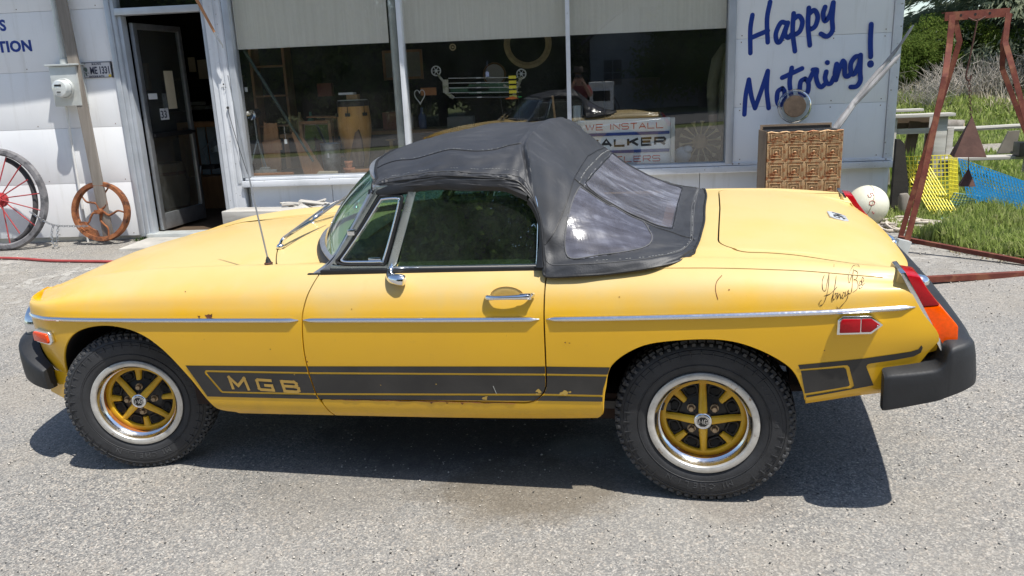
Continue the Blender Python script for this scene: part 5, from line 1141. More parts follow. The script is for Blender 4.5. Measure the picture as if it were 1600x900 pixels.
# rolled header flap, sagging below the binding over the window
def flap(b):
    P = []
    for k in range(31):
        x = 1.135+.60*k/30; sag = .010*math.sin(k*.45)+.012*math.exp(-((x-1.30)/.07)**2)-.006*math.exp(-((x-1.47)/.05)**2)
        zt_ = float(np.interp(x, [1.135, 1.224, 1.33, 1.43, 1.55, 1.66, 1.735], [1.142, 1.158, 1.166, 1.170, 1.162, 1.152, 1.120]))
        yt = float(np.interp(x, [1.135, 1.224, 1.5, 1.735], [.606, .614, .626, .634])); dn = .034 if k > 2 else .024
        P.append([(x, -(yt-.004), zt_+.004), (x, -(yt+.004+sag*.3), zt_-dn*.35), (x, -(yt+.001+sag*.6), zt_-dn*.75-sag*.3), (x, -(yt-.012), zt_-dn-sag*.4)])
    b.grid(P)
part('header_flap', M['hoodedge'], hood, flap)
def bflap(b):
    P = []
    for k in range(25):
        t_ = k/24; p = huv(6.3+t_*1.9, 6.9, 0); f1 = .012+.020*sst(.5, 1, t_)
        P.append([(p[0]+.004, p[1]+.004, p[2]), (p[0]-f1*.2, p[1]-.010, p[2]-.006*(1-t_)), (p[0]-f1*.8, p[1]-.006, p[2]-.022*(1-t_)), (p[0]-f1, p[1]+.010, p[2]-.028*(1-t_))])
    b.grid(P)
part('pillar_flap', M['hoodedge'], hood, bflap)
# ------------------------------------------------------------------ things outside the shop
M['pyr'] = twotone('brown_rusted_sheet', (.085, .042, .032), (.12, .06, .045), 12, .4, .65, .65, .4, .2)
def thing(name, label, cat, base, group=None): return empty(name, base, 0, label, cat, group)
def pw(name, mat, root, fn, **k):
    """part given in world coordinates"""
    b = MB(); fn(b); q = root; off = Vector((0, 0, 0))
    while q is not None: off += Vector(q.location); q = q.parent
    b.V = [(v[0]-off.x, v[1]-off.y, v[2]-off.z) for v in b.V]
    return b.build(name, mat, root, **k)
def solo(name, label, cat, mat, fn, base=None, kind=None, group=None, **k):
    b = MB(); fn(b); V = np.array(b.V); c_ = Vector(base) if base else Vector((V[:, 0].mean(), V[:, 1].mean(), V[:, 2].min()))
    b.V = [(v[0]-c_.x, v[1]-c_.y, v[2]-c_.z) for v in b.V]; o = b.build(name, mat, None, **k); o.location = c_
    return tag(o, label, cat, group, kind)
M['redp'] = twotone('worn_red_paint', (.42, .035, .04), (.30, .03, .035), 20, .4, .6, .6, 0, .2)
M['greyrub'] = twotone('perished_grey_rubber', (.13, .125, .13), (.20, .195, .20), 7, .4, .6, .85, 0, .4, c=(.07, .07, .075))
M['darkrub'] = simple('perished_dark_rubber', (.055, .053, .055), .8, 0, .3, 12, .4)
M['white'] = simple('white_enamel', (.68, .68, .66), .35, 0, .1, 8)
M['paper'] = simple('aged_paper', (.62, .55, .40), .8, 0, .08); M['paperw'] = simple('white_card', (.72, .73, .74), .7, 0, .05)
M['blk'] = M['blackpaint']; M['steel'] = simple('bare_steel', (.45, .46, .47), .35, .9, .2, 20)
M['copper'] = twotone('orange_plywood', (.36, .15, .05), (.28, .11, .035), 8, .4, .6, .5)
M['ply'] = wood('oak_board', (.27, .13, .055), (.38, .21, .10), (12, 12, 1.6), .45, .1)
M['terra'] = simple('terracotta', (.46, .19, .10), .8, 0, .15, 12, .2)
M['zinc'] = twotone('galvanised_zinc', (.20, .225, .23), (.30, .33, .335), 16, .4, .6, .42, .6, .1)
# electric meter
mt_ = thing('electric_meter', 'grey metal electric meter box with a round glass meter and conduit above', 'meter', (-5.14, 7.93, 1.47))
pw('meter_box', M['galv'], mt_, lambda b: (b.box((-5.14, 7.925, 1.665), (.285, .13, .39), bev=.008), b.box((-5.14, 7.915, 1.872), (.335, .165, .018), bev=.004)))
pw('meter_socket', M['galv'], mt_, lambda b: b.lathe([(.098, 0), (.098, .025), (.092, .03)], frame((-5.145, 7.862, 1.645), (0, -1, 0)), 32))
dome = pw('meter_glass', simple('meter_glass', (.62, .65, .64), .08, .2), mt_, lambda b: b.lathe([(.088, .028), (.086, .085), (.074, .104), (.03, .113), (0, .114)], frame((-5.145, 7.862, 1.645), (0, -1, 0)), 32))
pw('meter_dial', M['blk'], dome, lambda b: (b.box((-5.145, 7.7475, 1.675), (.07, .002, .018)), b.box((-5.145, 7.7475, 1.61), (.04, .002, .01))))
pw('conduit', M['galv'], mt_, lambda b: (b.tube([(-5.15, 7.93, 1.86), (-5.155, 7.94, 2.2), (-5.155, 7.95, 3.4)], .028, 14), b.tube([(-5.155, 7.945, 2.245), (-5.155, 7.945, 2.29)], .034, 14), b.tube([(-5.15, 7.93, 1.87), (-5.15, 7.93, 1.93)], .042, 14)))
pw('ground_pipe', M['white'], mt_, lambda b: b.tube([(-5.235, 7.96, 1.48), (-5.25, 7.965, 1.1), (-5.262, 7.965, .02)], .013, 10))
# leaning weathered board
bb = solo('weathered_board', 'long weathered grey board leaning on the wall between the meter and the licence plate', 'board', M['bwood'], lambda b: b.bar((-4.935, 7.83, .10), (-5.10, 7.945, 3.3), .112, .024, up=(0, 1, 0), bev=.003), base=(-4.935, 7.83, .1))
# licence plate
pl = thing('licence_plate', 'white vehicle licence plate reading ME 1331 fixed to the wall beside the door', 'licence plate', (-4.855, 7.99, 1.735))
pw('plate', simple('plate_white', (.58, .58, .60), .4, 0, .06), pl, lambda b: b.prism([tuple(p) for p in cr([(-5.005, 1.745), (-4.995, 1.735), (-4.715, 1.735), (-4.705, 1.745), (-4.705, 1.88), (-4.715, 1.89), (-4.995, 1.89), (-5.005, 1.88)], 3, True)], 0, .004, Matrix(((1, 0, 0, 0), (0, 0, -1, 7.996), (0, 1, 0, 0), (0, 0, 0, 1)))))
M['ink'] = simple('dark_blue_ink', (.03, .035, .07), .5)
def ptext(s, size, x, z, root, mat, y=7.9915, name='letters', **k):
    m = Matrix(((1, 0, 0, x), (0, 0, -1, y), (0, 1, 0, z), (0, 0, 0, 1))); m.translation -= Vector(root.location)
    return text_obj(name, s, size, m, mat, root, **k)
ptext('ME 1331', .098, -4.825, 1.776, pl, M['ink'], sx=.62, bold=.003, align='CENTER'); ptext('MAINE', .026, -4.855, 1.862, pl, M['ink'], bold=.001, align='CENTER', spacing=1.4); ptext('ANTIQUE AUTO', .022, -4.87, 1.744, pl, M['ink'], bold=.0008, align='CENTER')
pw('plate_rim', M['ink'], pl, lambda b: b.tube([(p[0], 7.991, p[1]) for p in cr([(-5.000, 1.748), (-4.992, 1.740), (-4.718, 1.740), (-4.710, 1.748), (-4.710, 1.877), (-4.718, 1.885), (-4.992, 1.885), (-5.000, 1.877)], 3, True)], .0022, 5, closed=True))
pw('sticker', simple('yellow_sticker', (.7, .5, .05), .5), pl, lambda b: b.box((-4.728, 7.990, 1.754), (.028, .002, .022)))
def bird(b):
    for P in ([(-.02, .03), (-.01, .045), (.01, .04), (.018, .02), (.012, 0), (-.004, -.004), (-.018, .012)], [(-.03, -.005), (.03, -.012), (.032, -.018), (-.03, -.012)], [(-.012, -.01), (.0, -.012), (.01, -.04), (-.01, -.038)]):
        b.prism([(-4.975+x, 1.80+z) for x, z in P], 0, .001, Matrix(((1, 0, 0, 0), (0, 0, -1, 7.9915), (0, 1, 0, 0), (0, 0, 0, 1))))
pw('printed_emblem', simple('grey_green_ink', (.10, .14, .12), .6), pl, bird)
# big spoked wheel with perished tyre
hub = Vector((-5.975, 7.72, .56)); tilt = Matrix.Translation(hub) @ Matrix.Rotation(radians(90-7), 4, 'X')
sw = thing('spoked_wheel', 'large red spoked wheel inside grey rubber tyres, leaning on the wall at the left edge', 'wheel', (-5.975, 7.72, .05))
pw('tyre', M['greyrub'], sw, lambda b: b.lathe([(.455, -.02), (.47, -.035), (.51, -.03), (.527, 0), (.51, .03), (.47, .035), (.455, .02), (.455, -.02)], tilt, 72), recalc=True)
pw('inner_tyre', M['darkrub'], sw, lambda b: b.tube([tilt @ Vector((.385*cos(a)-.035, .44*sin(a)-.01, -.05)) for a in np.linspace(-1.35, 1.25, 40)], .026, 10))
pw('hub', M['redp'], sw, lambda b: (b.lathe([(.0, .09), (.035, .085), (.05, .06), (.055, .02), (.075, .015), (.075, -.03), (.0, -.03)], tilt, 20), b.lathe([(.022, .09), (.022, .13), (0, .13)], tilt, 12)))
for k in range(16):
    a = 2*pi*k/16+.12; z0 = .05 if k % 2 else .0
    pw('spoke', M['redp'], sw, lambda b: b.tube([tilt @ Vector((.05*cos(a+.25), .05*sin(a+.25), z0)), tilt @ Vector((.46*cos(a), .46*sin(a), .0))] if k % 4 != 1 else [tilt @ Vector((.05*cos(a), .05*sin(a), z0)), tilt @ Vector((.40*cos(a), .40*sin(a), .03))], .0062, 6))
# flywheel
fw = thing('flywheel', 'rusty brown iron flywheel with curved spokes leaning beside the door', 'flywheel', (-4.97, 7.80, .08))
fc = Matrix.Translation((-4.972, 7.83, .392)) @ Matrix.Rotation(radians(90-9), 4, 'X')
pw('rim', M['rust'], fw, lambda b: b.lathe([(.262, -.022), (.266, -.034), (.305, -.036), (.311, 0), (.305, .036), (.266, .034), (.262, .022), (.270, .01), (.270, -.01), (.262, -.022)], fc, 64), recalc=True)
pw('hub', M['rust'], fw, lambda b: (b.lathe([(0, .05), (.024, .05), (.030, .03), (.034, -.03), (0, -.03)], fc, 20), b.box(fc @ Vector((-.03, 0, .05)), (.02, .02, .03))))
for k in range(5):
    a = 2*pi*k/5+radians(54+10); Q = cr([(.028, 0, 0), (.085, -.028, 0), (.135, -.002, 0), (.185, .030, 0), (.265, .018, 0)], 5); R = fc @ Matrix.Rotation(a, 4, 'Z')
    pw('spoke', M['rust'], fw, lambda b: b.tube([R @ Vector(q) for q in Q], list(np.linspace(.013, .0085, len(Q))), 8))
pw('counterweight', M['rust'], fw, lambda b: b.prism([(.275*cos(a), .275*sin(a)) for a in np.linspace(radians(200), radians(262), 12)]+[(.205*cos(a), .205*sin(a)) for a in np.linspace(radians(252), radians(210), 9)], -.02, .02, fc))
# chain
def chain(b, P, L=.030, r=.0032):
    P = [Vector(p) for p in P]; d = 0; tot = sum((P[i+1]-P[i]).length for i in range(len(P)-1)); k = 0
    def at(s_):
        for i in range(len(P)-1):
            l = (P[i+1]-P[i]).length
            if s_ <= l or i == len(P)-2: return P[i].lerp(P[i+1], s_/l), (P[i+1]-P[i]).normalized()
            s_ -= l
    while d < tot:
        c_, t_ = at(d); fm = frame(c_, t_, (0, 1, 0)) @ Matrix.Rotation((k % 2)*pi/2+.3, 4, 'Z')
        b.tube([fm @ Vector((.0105*cos(a), 0, .0175*sin(a))) for a in np.linspace(0, 2*pi, 11)[:-1]], r, 5, closed=True); d += L*.82; k += 1
ch = solo('chain', 'bright steel chain looped between the red wheel and the rusty flywheel', 'chain', M['steel'], lambda b: (chain(b, [tuple(q) for q in cr([(-5.62, 7.66, .43), (-5.50, 7.66, .34), (-5.40, 7.68, .285), (-5.25, 7.72, .265), (-5.10, 7.76, .255)], 5)]), chain(b, [tuple(q) for q in cr([(-5.42, 7.68, .28), (-5.44, 7.66, .20), (-5.43, 7.64, .10), (-5.40, 7.64, .08), (-5.38, 7.65, .16), (-5.37, 7.68, .27)], 4)])))
ch['kind'] = 'stuff'; del ch['kind']
# red hose line on the ground, thin stick by the door
solo('red_hose', 'thin red hose lying along the asphalt in front of the wheels', 'hose', simple('red_hose', (.35, .05, .045), .5), lambda b: b.tube([(x, y, G(x, y)+.012) for x, y in [tuple(q) for q in cr([(-9, 7.62), (-7.5, 7.45), (-5.72, 7.20), (-5.0, 6.98), (-4.2, 6.80), (-3.6, 6.5)], 8)]], .013, 8))
hk = thing('hooked_stick', 'orange wooden stick with a metal hook hanging in front of the doorway post', 'stick', (-3.49, 7.88, 2.0))
pw('stick', simple('orange_wood', (.42, .19, .08), .5), hk, lambda b: b.tube([(-3.80, 7.88, 2.72), (-3.66, 7.88, 2.42), (-3.52, 7.88, 2.10)], [.014, .016, .012], 10))
pw('hook', M['steel'], hk, lambda b: b.tube([(-3.525, 7.88, 2.11), (-3.50, 7.875, 2.06), (-3.475, 7.87, 2.02), (-3.46, 7.875, 1.99), (-3.465, 7.89, 1.965)], [.014, .010, .010, .006, .004], 8))
pw('door_closer_screws', M['darkgap'], bld, lambda b: [b.ball((-3.545+dx, 7.975, 1.62+dz), r, 8, 5) for dx, dz, r in ((0, 0, .008), (-.02, -.03, .004), (.02, -.03, .004), (0, -.05, .004))])
solo('bell_wire', 'thin dark wire hanging from a button down the white door post', 'wire', M['blk'], lambda b: (b.tube([tuple(q) for q in cr([(-3.53, 7.97, 1.385), (-3.50, 7.96, 1.2), (-3.45, 7.955, .95), (-3.40, 7.95, .72)], 5)], .0035, 6), b.ball((-3.53, 7.972, 1.39), .014, 10, 6)))
# open glazed door leaf: hinge on the left jamb, swung inwards
dl = thing('glazed_door', 'aluminium framed glass door standing open into the dark shop', 'door', (-4.50, 8.12, .13))
A0 = Vector((-4.50, 8.12, 0)); DA = Vector((-4.385, 8.90, 0)); dd = (DA-A0); wd_ = dd.length; du = dd.normalized()
DM = Matrix(((du.x, 0, -du.y, A0.x), (du.y, 0, du.x, A0.y), (0, 1, 0, .13), (0, 0, 0, 1)))   # local: x along leaf, y up, z thickness
hd = 2.13
for nm, (x0, x1, y0, y1) in (('stile', (0, .055, 0, hd)), ('stile', (wd_-.05, wd_, 0, hd)), ('top_rail', (.055, wd_-.05, hd-.06, hd)), ('bottom_rail', (.055, wd_-.05, 0, .17)), ('mid_rail', (.055, wd_-.05, .97, 1.02))):
    pw(nm, M['alu'] if nm != 'mid_rail' else M['blk'], dl, lambda b: b.box(((x0+x1)/2, (y0+y1)/2, 0), (x1-x0, y1-y0, .044), DM, .003))
M['glassd'] = glass('door_glass', (.86, .9, .88), .05, 0, .05, (.4, .4, .38), 12)
for y0, y1 in ((.17, .97), (1.02, hd-.06)): pw('pane', M['glassd'], dl, lambda b: b.box((wd_/2, (y0+y1)/2, 0), (wd_-.105, y1-y0, .005), DM))
pw('push_bar', M['blk'], dl, lambda b: b.bar(DM @ Vector((.05, 1.0, -.05)), DM @ Vector((wd_-.04, 1.0, -.05)), .02, .03))
for nm, x, y, w2, h2, mm in (('notice', .48, 1.46, .15, .40, 'paper'), ('notice', .36, 1.34, .07, .17, 'zinc'), ('notice', .17, 1.40, .14, .06, 'paperw'), ('opening_hours_card', .32, 1.21, .14, .12, 'paperw')):
    pw(nm, M[mm], dl, lambda b: b.box((x, y, -.006), (w2, h2, .002), DM))
text_obj('letters', '33', .11, Matrix.Translation(-Vector(dl.location)) @ DM @ Matrix(((1, 0, 0, .25), (0, 1, 0, 1.17), (0, 0, -1, -.0085), (0, 0, 0, 1))) @ Matrix.Diagonal((1, 1, -1, 1)), M['ink'], dl, bold=.002)
# inside the doorway
cb = thing('display_cabinet', 'brown wooden cabinet with pale glazed doors inside the doorway', 'cabinet', (-4.72, 9.9, .1))
pw('carcass', M['ply'], cb, lambda b: (b.box((-4.72, 10.0, .30), (.62, .4, .42)), b.box((-4.72, 10.0, 1.16), (.62, .4, .06)), b.box((-5.0, 10.0, .82), (.06, .4, .64)), b.box((-4.46, 10.0, .82), (.10, .4, .64)), b.box((-4.72, 10.18, .82), (.62, .03, .64))))
pw('pale_panel', simple('pale_blue_board', (.30, .36, .38), .5), cb, lambda b: (b.box((-4.80, 9.96, .82), (.10, .02, .60)), b.box((-4.64, 9.96, .82), (.17, .02, .60))))
br = thing('barrel', 'pale wooden barrel standing behind the open door glass', 'barrel', (-5.0, 9.35, .1))
pw('staves', wood('barrel_oak', (.24, .15, .08), (.33, .22, .13), (14, 14, 1), .6), br, lambda b: b.lathe([(0, .1), (.17, .1), (.215, .3), (.225, .42), (.215, .55), (.18, .74), (0, .74)], Matrix.Translation((-5.0, 9.35, 0)), 24))
for z, r in ((.20, .198), (.62, .206)): pw('hoop', M['rust'], br, lambda b: b.lathe([(r, z-.02), (r+.006, z), (r, z+.02)], Matrix.Translation((-5.0, 9.35, 0)), 24))
solo('umbrella_stick', 'thin pale walking stick propped up in the doorway', 'stick', M['steel'], lambda b: b.tube([(-4.40, 9.0, .72), (-4.42, 8.9, .4), (-4.40, 8.78, .13)], .009, 8))
lp = thing('desk_lamp', 'silver articulated desk lamp shining nothing, inside the doorway', 'lamp', (-4.42, 9.4, .70)); lp['label'] = 'silver articulated desk lamp standing inside the doorway'
pw('shade', M['zinc'], lp, lambda b: b.lathe([(.03, 0), (.04, .05), (.085, .13)], frame((-4.38, 9.35, 1.0), (.5, -.3, -.8)), 20)); pw('arm', M['zinc'], lp, lambda b: (b.tube([(-4.37, 9.35, 1.0), (-4.55, 9.4, .88), (-4.50, 9.4, .68)], .010, 8),))
pw('base', M['blk'], lp, lambda b: b.box((-4.50, 9.4, .67), (.22, .16, .05), bev=.01))
sh = thing('shelf_unit', 'dark shelving with stacked white papers at the back of the doorway', 'shelf', (-5.3, 11.2, .1))
pw('shelves', M['dfloor'], sh, lambda b: [b.box((-5.3, 11.3, z), (1.1, .3, .03)) for z in (.5, .9, 1.28, 1.75)]); pw('papers', M['paperw'], sh, lambda b: (b.box((-5.33, 11.15, 1.34), (.24, .2, .05), bev=.01), b.box((-5.36, 11.15, 1.40), (.15, .15, .05))))
pw('picture', M['paper'], sh, lambda b: (b.box((-5.36, 11.12, 1.93), (.10, .01, .2)), b.box((-5.20, 11.12, 1.86), (.16, .01, .26))))
# weathered timber and driftwood against the sill
solo('timber_block', 'thick weathered grey timber lying beside the door slab', 'timber', M['bwoodx'], lambda b: b.box((-3.12, 7.60, .335), (.80, .26, .14), bev=.012, rot=Matrix.Rotation(-.12, 3, 'Z')))
solo('stone_block', 'low rough concrete block under the weathered timber', 'block', simple('rough_stone', (.28, .27, .25), .9, 0, .2, 8, .5), lambda b: b.box((-3.05, 7.62, .17), (.9, .30, .24), bev=.03))
def bark(b, seed, x0, y0, z0, n, s_):
    r_ = random.Random(seed)
    for k in range(n):
        a = Vector((x0+r_.uniform(-.2, .2), y0+r_.uniform(-.08, .08), z0+r_.uniform(0, .06))); l = r_.uniform(.12, .28)*s_
        b.box(a, (l, r_.uniform(.03, .08), r_.uniform(.012, .03)), rot=Matrix.Rotation(r_.uniform(-.6, .6), 3, 'Z') @ Matrix.Rotation(r_.uniform(-.3, .3), 3, 'Y') @ Matrix.Rotation(r_.uniform(-.6, .6), 3, 'X'), bev=.004)
for i, (x, n, l_) in enumerate(((-2.86, 7, 'loose heap of grey bark slabs next to the timber'), (-2.50, 6, 'smaller heap of grey bark by the lower wall, right of the first heap'))):
    o = solo('bark_heap', l_, 'bark', M['bwoodx'], lambda b: bark(b, 11+i, x, 7.72, .375, n, 1)); o['kind'] = 'stuff'
solo('bark_board', 'grey plank carrying the bark heaps along the lower wall', 'plank', M['bwoodx'], lambda b: (b.box((-2.72, 7.74, .34), (1.0, .22, .05), bev=.006), b.box((-2.72, 7.76, .2), (.9, .16, .24), bev=.01)))
# ------------------------------------------------------------------ right hand wall: glass disc, tin box, driftwood
gd = thing('glass_disc', 'clear glass disc with a round wooden centre fixed under the blue lettering', 'disc', (2.06, 7.97, 1.03))
fd = frame((2.062, 7.975, 1.192), (0, -1, 0))
M['clearg'] = NT('clear_cast_glass'); t = M['clearg']; tr = t.n('ShaderNodeBsdfTransparent'); gl = t.n('ShaderNodeBsdfGlossy'); gl.inputs['Roughness'].default_value = .05; mx = t.n('ShaderNodeMixShader'); fr = t.n('ShaderNodeFresnel'); fr.inputs[0].default_value = 1.6; t.l(t.math('ADD', fr.outputs[0], .10), mx.inputs[0]); tr.inputs[0].default_value = (.88, .93, .95, 1); t.l(tr.outputs[0], mx.inputs[1]); t.l(gl.outputs[0], mx.inputs[2]); t.l(mx.outputs[0], t.out.inputs[0]); M['clearg'] = t.m
pw('glass_ring', M['clearg'], gd, lambda b: b.lathe([(.095, 0), (.10, .025), (.125, .030), (.150, .022), (.160, .008), (.158, 0)], fd, 64))
pw('glass_rib', M['clearg'], gd, lambda b: (b.lathe([(.137, .022), (.141, .031), (.145, .022)], fd, 64), b.lathe([(.152, .01), (.158, .018), (.162, .008)], fd, 64)))
pw('wooden_centre', simple('cork_wood', (.36, .23, .14), .7, 0, .25, 20, .3), gd, lambda b: b.lathe([(.102, 0), (.102, .034), (.096, .040), (.03, .041), (0, .041)], fd, 48))
tb_ = thing('pressed_tin_box', 'tall box faced with rusty embossed ceiling tin squares against the blue grey wall', 'box', (1.98, 7.45, .1))
t = NT('rusty_pressed_tin'); n = t.noise(11, 6, .7); c = t.ramp(n, [(.36, (.50, .31, .15)), (.50, (.58, .40, .22)), (.58, (.44, .19, .08)), (.68, (.28, .085, .03))])
c = t.mix(t.ramp(t.noise(36, 4, .7), [(.55, 0), (.65, .6)]), c, (.24, .08, .03)); M['tin'] = t.bsdf(c, .6, .25, t.bump(t.noise(50, 3), .2, .004))
tx0, tx1, ty, tz1 = 1.668, 2.318, 7.30, 1.000; tw = (tx1-tx0)/4
pw('body', M['bwood'], tb_, lambda b: (b.box(((tx0+tx1)/2, ty+.165, .55), (tx1-tx0-.01, .29, .90)),))
pw('side_sheet', twotone('dull_tin', (.30, .22, .15), (.22, .16, .11), 6, .4, .6, .6, .2, .2), tb_, lambda b: (b.box((tx0-.005, ty+.165, .56), (.006, .32, .90)), b.box((tx1+.003, ty+.165, .55), (.006, .32, .90)), b.box(((tx0+tx1)/2, ty+.325, .58), (.64, .008, .94))))
pw('dark_lining', M['blk'], tb_, lambda b: (b.box(((tx0+tx1)/2, ty+.16, tz1+.005), (.62, .28, .006)), b.box(((tx0+tx1)/2-.0, ty+.30, tz1+.018), (.6, .012, .03))))
tileM = None
for r_ in range(5):
    for c_ in range(4):
        cx, cz = tx0+tw*(c_+.5), (.956 if r_ == 0 else .905-tw*(r_-.5))
        hz = tw
        def tile(b):
            def fr_(s_, y0, y1, w_):
                for (a, c2, e, f_) in ((-s_, 0, w_, 2*s_+w_), (s_, 0, w_, 2*s_+w_)): b.box((a, -(y0+y1)/2, 0), (w_, y1-y0, f_), bev=.0015)
                for a in (-s_, s_): b.box((0, -(y0+y1)/2, a), (2*s_-w_, y1-y0, w_), bev=.0015)
            b.box((0, 0.004, 0), (tw-.002, .006, tw-.002)); fr_(.076, 0, .010, .007); fr_(.066, 0, .006, .005); fr_(.050, 0, .012, .006); fr_(.038, 0, .007, .004); fr_(.026, 0, .010, .005)
            b.ball((0, -.002, 0), .013, 8, 6, (1.2, .6, .8))
        if tileM is None: tileM = MB(); tile(tileM); tileM = mkmesh('tin_tile', tileM.V, tileM.F, M['tin'], 40)
        o = link('tin_tile', tileM, tb_); o.location = Vector((cx, ty, cz))-Vector(tb_.location)
        if r_ == 0: o.scale = (1, 1, .58)
        o.rotation_euler = (rs.uniform(-.012, .012), rs.uniform(-.01, .01), rs.uniform(-.012, .012))
pw('torn_edge', M['tin'], tb_, lambda b: b.tube([(tx0+k*.0325, ty-.004+.006*math.sin(k*2.1), tz1+.006*math.sin(k*1.7)) for k in range(21)], .006, 6))
df_ = thing('driftwood_branch', 'bleached forked driftwood branch rising from the tin box', 'branch', (2.28, 7.5, .9))
pw('branch', wood('bleached_driftwood', (.20, .195, .20), (.42, .41, .41), (10, 10, 3), .85, .6), df_, lambda b: (b.tube([tuple(q) for q in cr([(2.24, 7.5, .90), (2.33, 7.52, 1.02), (2.42, 7.55, 1.135), (2.515, 7.58, 1.26), (2.61, 7.6, 1.385), (2.73, 7.62, 1.53), (2.85, 7.62, 1.69), (2.955, 7.60, 1.87)], 4)], [.030]*4+[.032]*4+[.028]*4+[.024]*4+[.022]*4+[.016]*4+[.012]*4+[.006], 8), b.tube([tuple(q) for q in cr([(2.48, 7.56, 1.21), (2.60, 7.55, 1.345), (2.72, 7.54, 1.485), (2.835, 7.53, 1.625)], 4)], [.022]*4+[.022]*4+[.018]*4+[.005], 8)))
# ball buoy
bo = thing('buoy', 'cream round buoy with red painted 50 and a flaked last figure, behind the car', 'buoy', (2.535, 7.2, .15))
t = NT('cream_buoy'); BM = Matrix.Translation((2.535, 7.2, .345))
M['cream'] = t.bsdf(t.mix(t.ramp(t.noise(6, 5), [(.45, 0), (.7, .3)]), (.70, .68, .55), (.50, .47, .32)), .38, 0, None)
bs = pw('float', M['cream'], bo, lambda b: b.ball((2.535, 7.2, .345), .176, 48, 32))
vd = (Vector((0, 0, 1.55))-Vector((2.535, 7.2, .345))).normalized()
lat = Vector((cos(radians(20)), .12, -sin(radians(20)))).normalized()
pw('moulding_seam', simple('olive_seam', (.30, .28, .15), .5), bo, lambda b: b.tube([Vector((2.535, 7.2, .345))+(Vector((0, 0, 1)).cross(lat).normalized()*cos(a)+lat.cross(Vector((0, 0, 1)).cross(lat).normalized())*sin(a))*.1755*cos(.30)-lat*.1755*sin(.30) for a in np.linspace(0, 2*pi, 49)[:-1]], .003, 5, closed=True))
M['redmark'] = simple('faded_red_marking', (.40, .10, .08), .6)
upb = Vector((-.55, .0, .83))
def onball(b, P, w_, cx, cy, rot):
    rt = vd.cross(Vector((0, 0, 1))).normalized()*-1; rt = Vector((0, 0, 1)).cross(vd).normalized(); uu = vd.cross(rt).normalized(); c0 = Vector((2.535, 7.2, .345)); R = .1768
    A = []; B = []
    Q = cr(P, 4) if len(P) > 2 else [np.array(P[0]), np.array(P[1])]
    pts = []
    for q in Q:
        x, y = q[0]*cos(rot)-q[1]*sin(rot)+cx, q[0]*sin(rot)+q[1]*cos(rot)+cy; v = (vd*math.sqrt(max(0.01, 1-x*x-y*y))+rt*x+uu*y)*R; pts.append(c0+v)
    b.tube(pts, [w_*(.7+.3*math.sin(i*1.7)) for i in range(len(pts))], 6)
r0 = radians(-62)
pw('marking', M['redmark'], bo, lambda b: (onball(b, [(.09, .10), (-.07, .10)], .0045, .12, .50, r0), onball(b, [(-.07, .10), (-.08, .01), (.03, .02), (.08, -.06), (.02, -.13), (-.08, -.11)], .0045, .12, .50, r0)), recalc=False)
pw('marking', M['redmark'], bo, lambda b: onball(b, [(0, .13), (.09, .07), (.10, -.06), (0, -.13), (-.10, -.06), (-.09, .07), (0, .13)], .0045, .20, .12, r0))
pw('marking', M['redmark'], bo, lambda b: (onball(b, [(-.07, -.11), (.07, -.11)], .004, .36, -.30, r0), onball(b, [(.05, -.11), (.03, -.04)], .003, .36, -.30, r0)))
def rope(b):
    P = []
    for k in range(90):
        a = k*.42; r = .10+.10*((k*37) % 17)/17; P.append((2.82+r*1.5*cos(a)+.05*math.sin(k*.11), 6.95+r*1.5*sin(a), G(2.8, 6.95)+.018+.03*(k/90)+.012*math.sin(k*1.7)))
    b.tube([tuple(q) for q in cr(P, 3)], .0105, 7)
solo('rope', 'loose coil of frayed pale rope on the asphalt by the buoy', 'rope', simple('pale_rope', (.52, .46, .38), .9, 0, .25, 60, .5), rope)
# ------------------------------------------------------------------ rusty steel A frame with hook, chain and steel pyramids
af = thing('steel_gantry', 'rust red angle iron frame standing on the asphalt behind the car', 'frame', (2.3, 6.0, .2))
def leg(b, P, w_=.045):
    for i in range(len(P)-1):
        a, c_ = Vector(P[i]), Vector(P[i+1]); fm = frame((a+c_)/2, c_-a, (0, 1, 0)); L_ = (c_-a).length+.01
        b.box((-w_/2, 0, 0), (.006, w_, L_), fm); b.box((0, -w_/2, 0), (w_, .006, L_), fm)
FT = 1.845
Lf = [(2.555, 5.95, FT), (2.545, 5.93, 1.66), (2.50, 5.85, 1.44), (2.395, 5.78, .80), (2.29, 5.75, G(2.29, 5.75))]
Lb = [(2.60, 6.02, FT), (2.655, 6.03, 1.68), (2.640, 6.04, 1.58), (2.51, 6.10, .855), (2.385, 6.10, G(2.385, 6.10))]
pw('leg', M['steelr'], af, lambda b: leg(b, Lf, .040)); pw('leg', M['steelr'], af, lambda b: leg(b, Lb, .036))
Rf = [(2.955, 6.02, FT), (2.945, 6.0, 1.66), (2.99, 5.95, 1.48), (3.18, 5.9, .9), (3.44, 5.85, .22)]; Rb = [(2.98, 6.05, FT), (2.97, 6.08, 1.66), (3.02, 6.15, 1.48), (3.32, 6.2, .9), (3.66, 6.25, .2)]
pw('leg', M['steelr'], af, lambda b: leg(b, Rf, .036)); pw('leg', M['steelr'], af, lambda b: leg(b, Rb, .034))
pw('top_bar', M['steelr'], af, lambda b: (b.bar((2.53, 5.985, FT), (2.98, 6.035, FT+.012), .005, .055, up=(0, 0, 1)), b.bar((2.53, 6.01, FT+.028), (2.98, 6.06, FT+.04), .05, .005)))
for k in range(3): pw('bolt_hole', M['darkgap'], af, lambda b: b.lathe([(.009, 0), (0, 0)], frame((2.64+.10*k, 5.9935+.011*k, FT+.006+.003*k), (0, -1, 0)), 12))
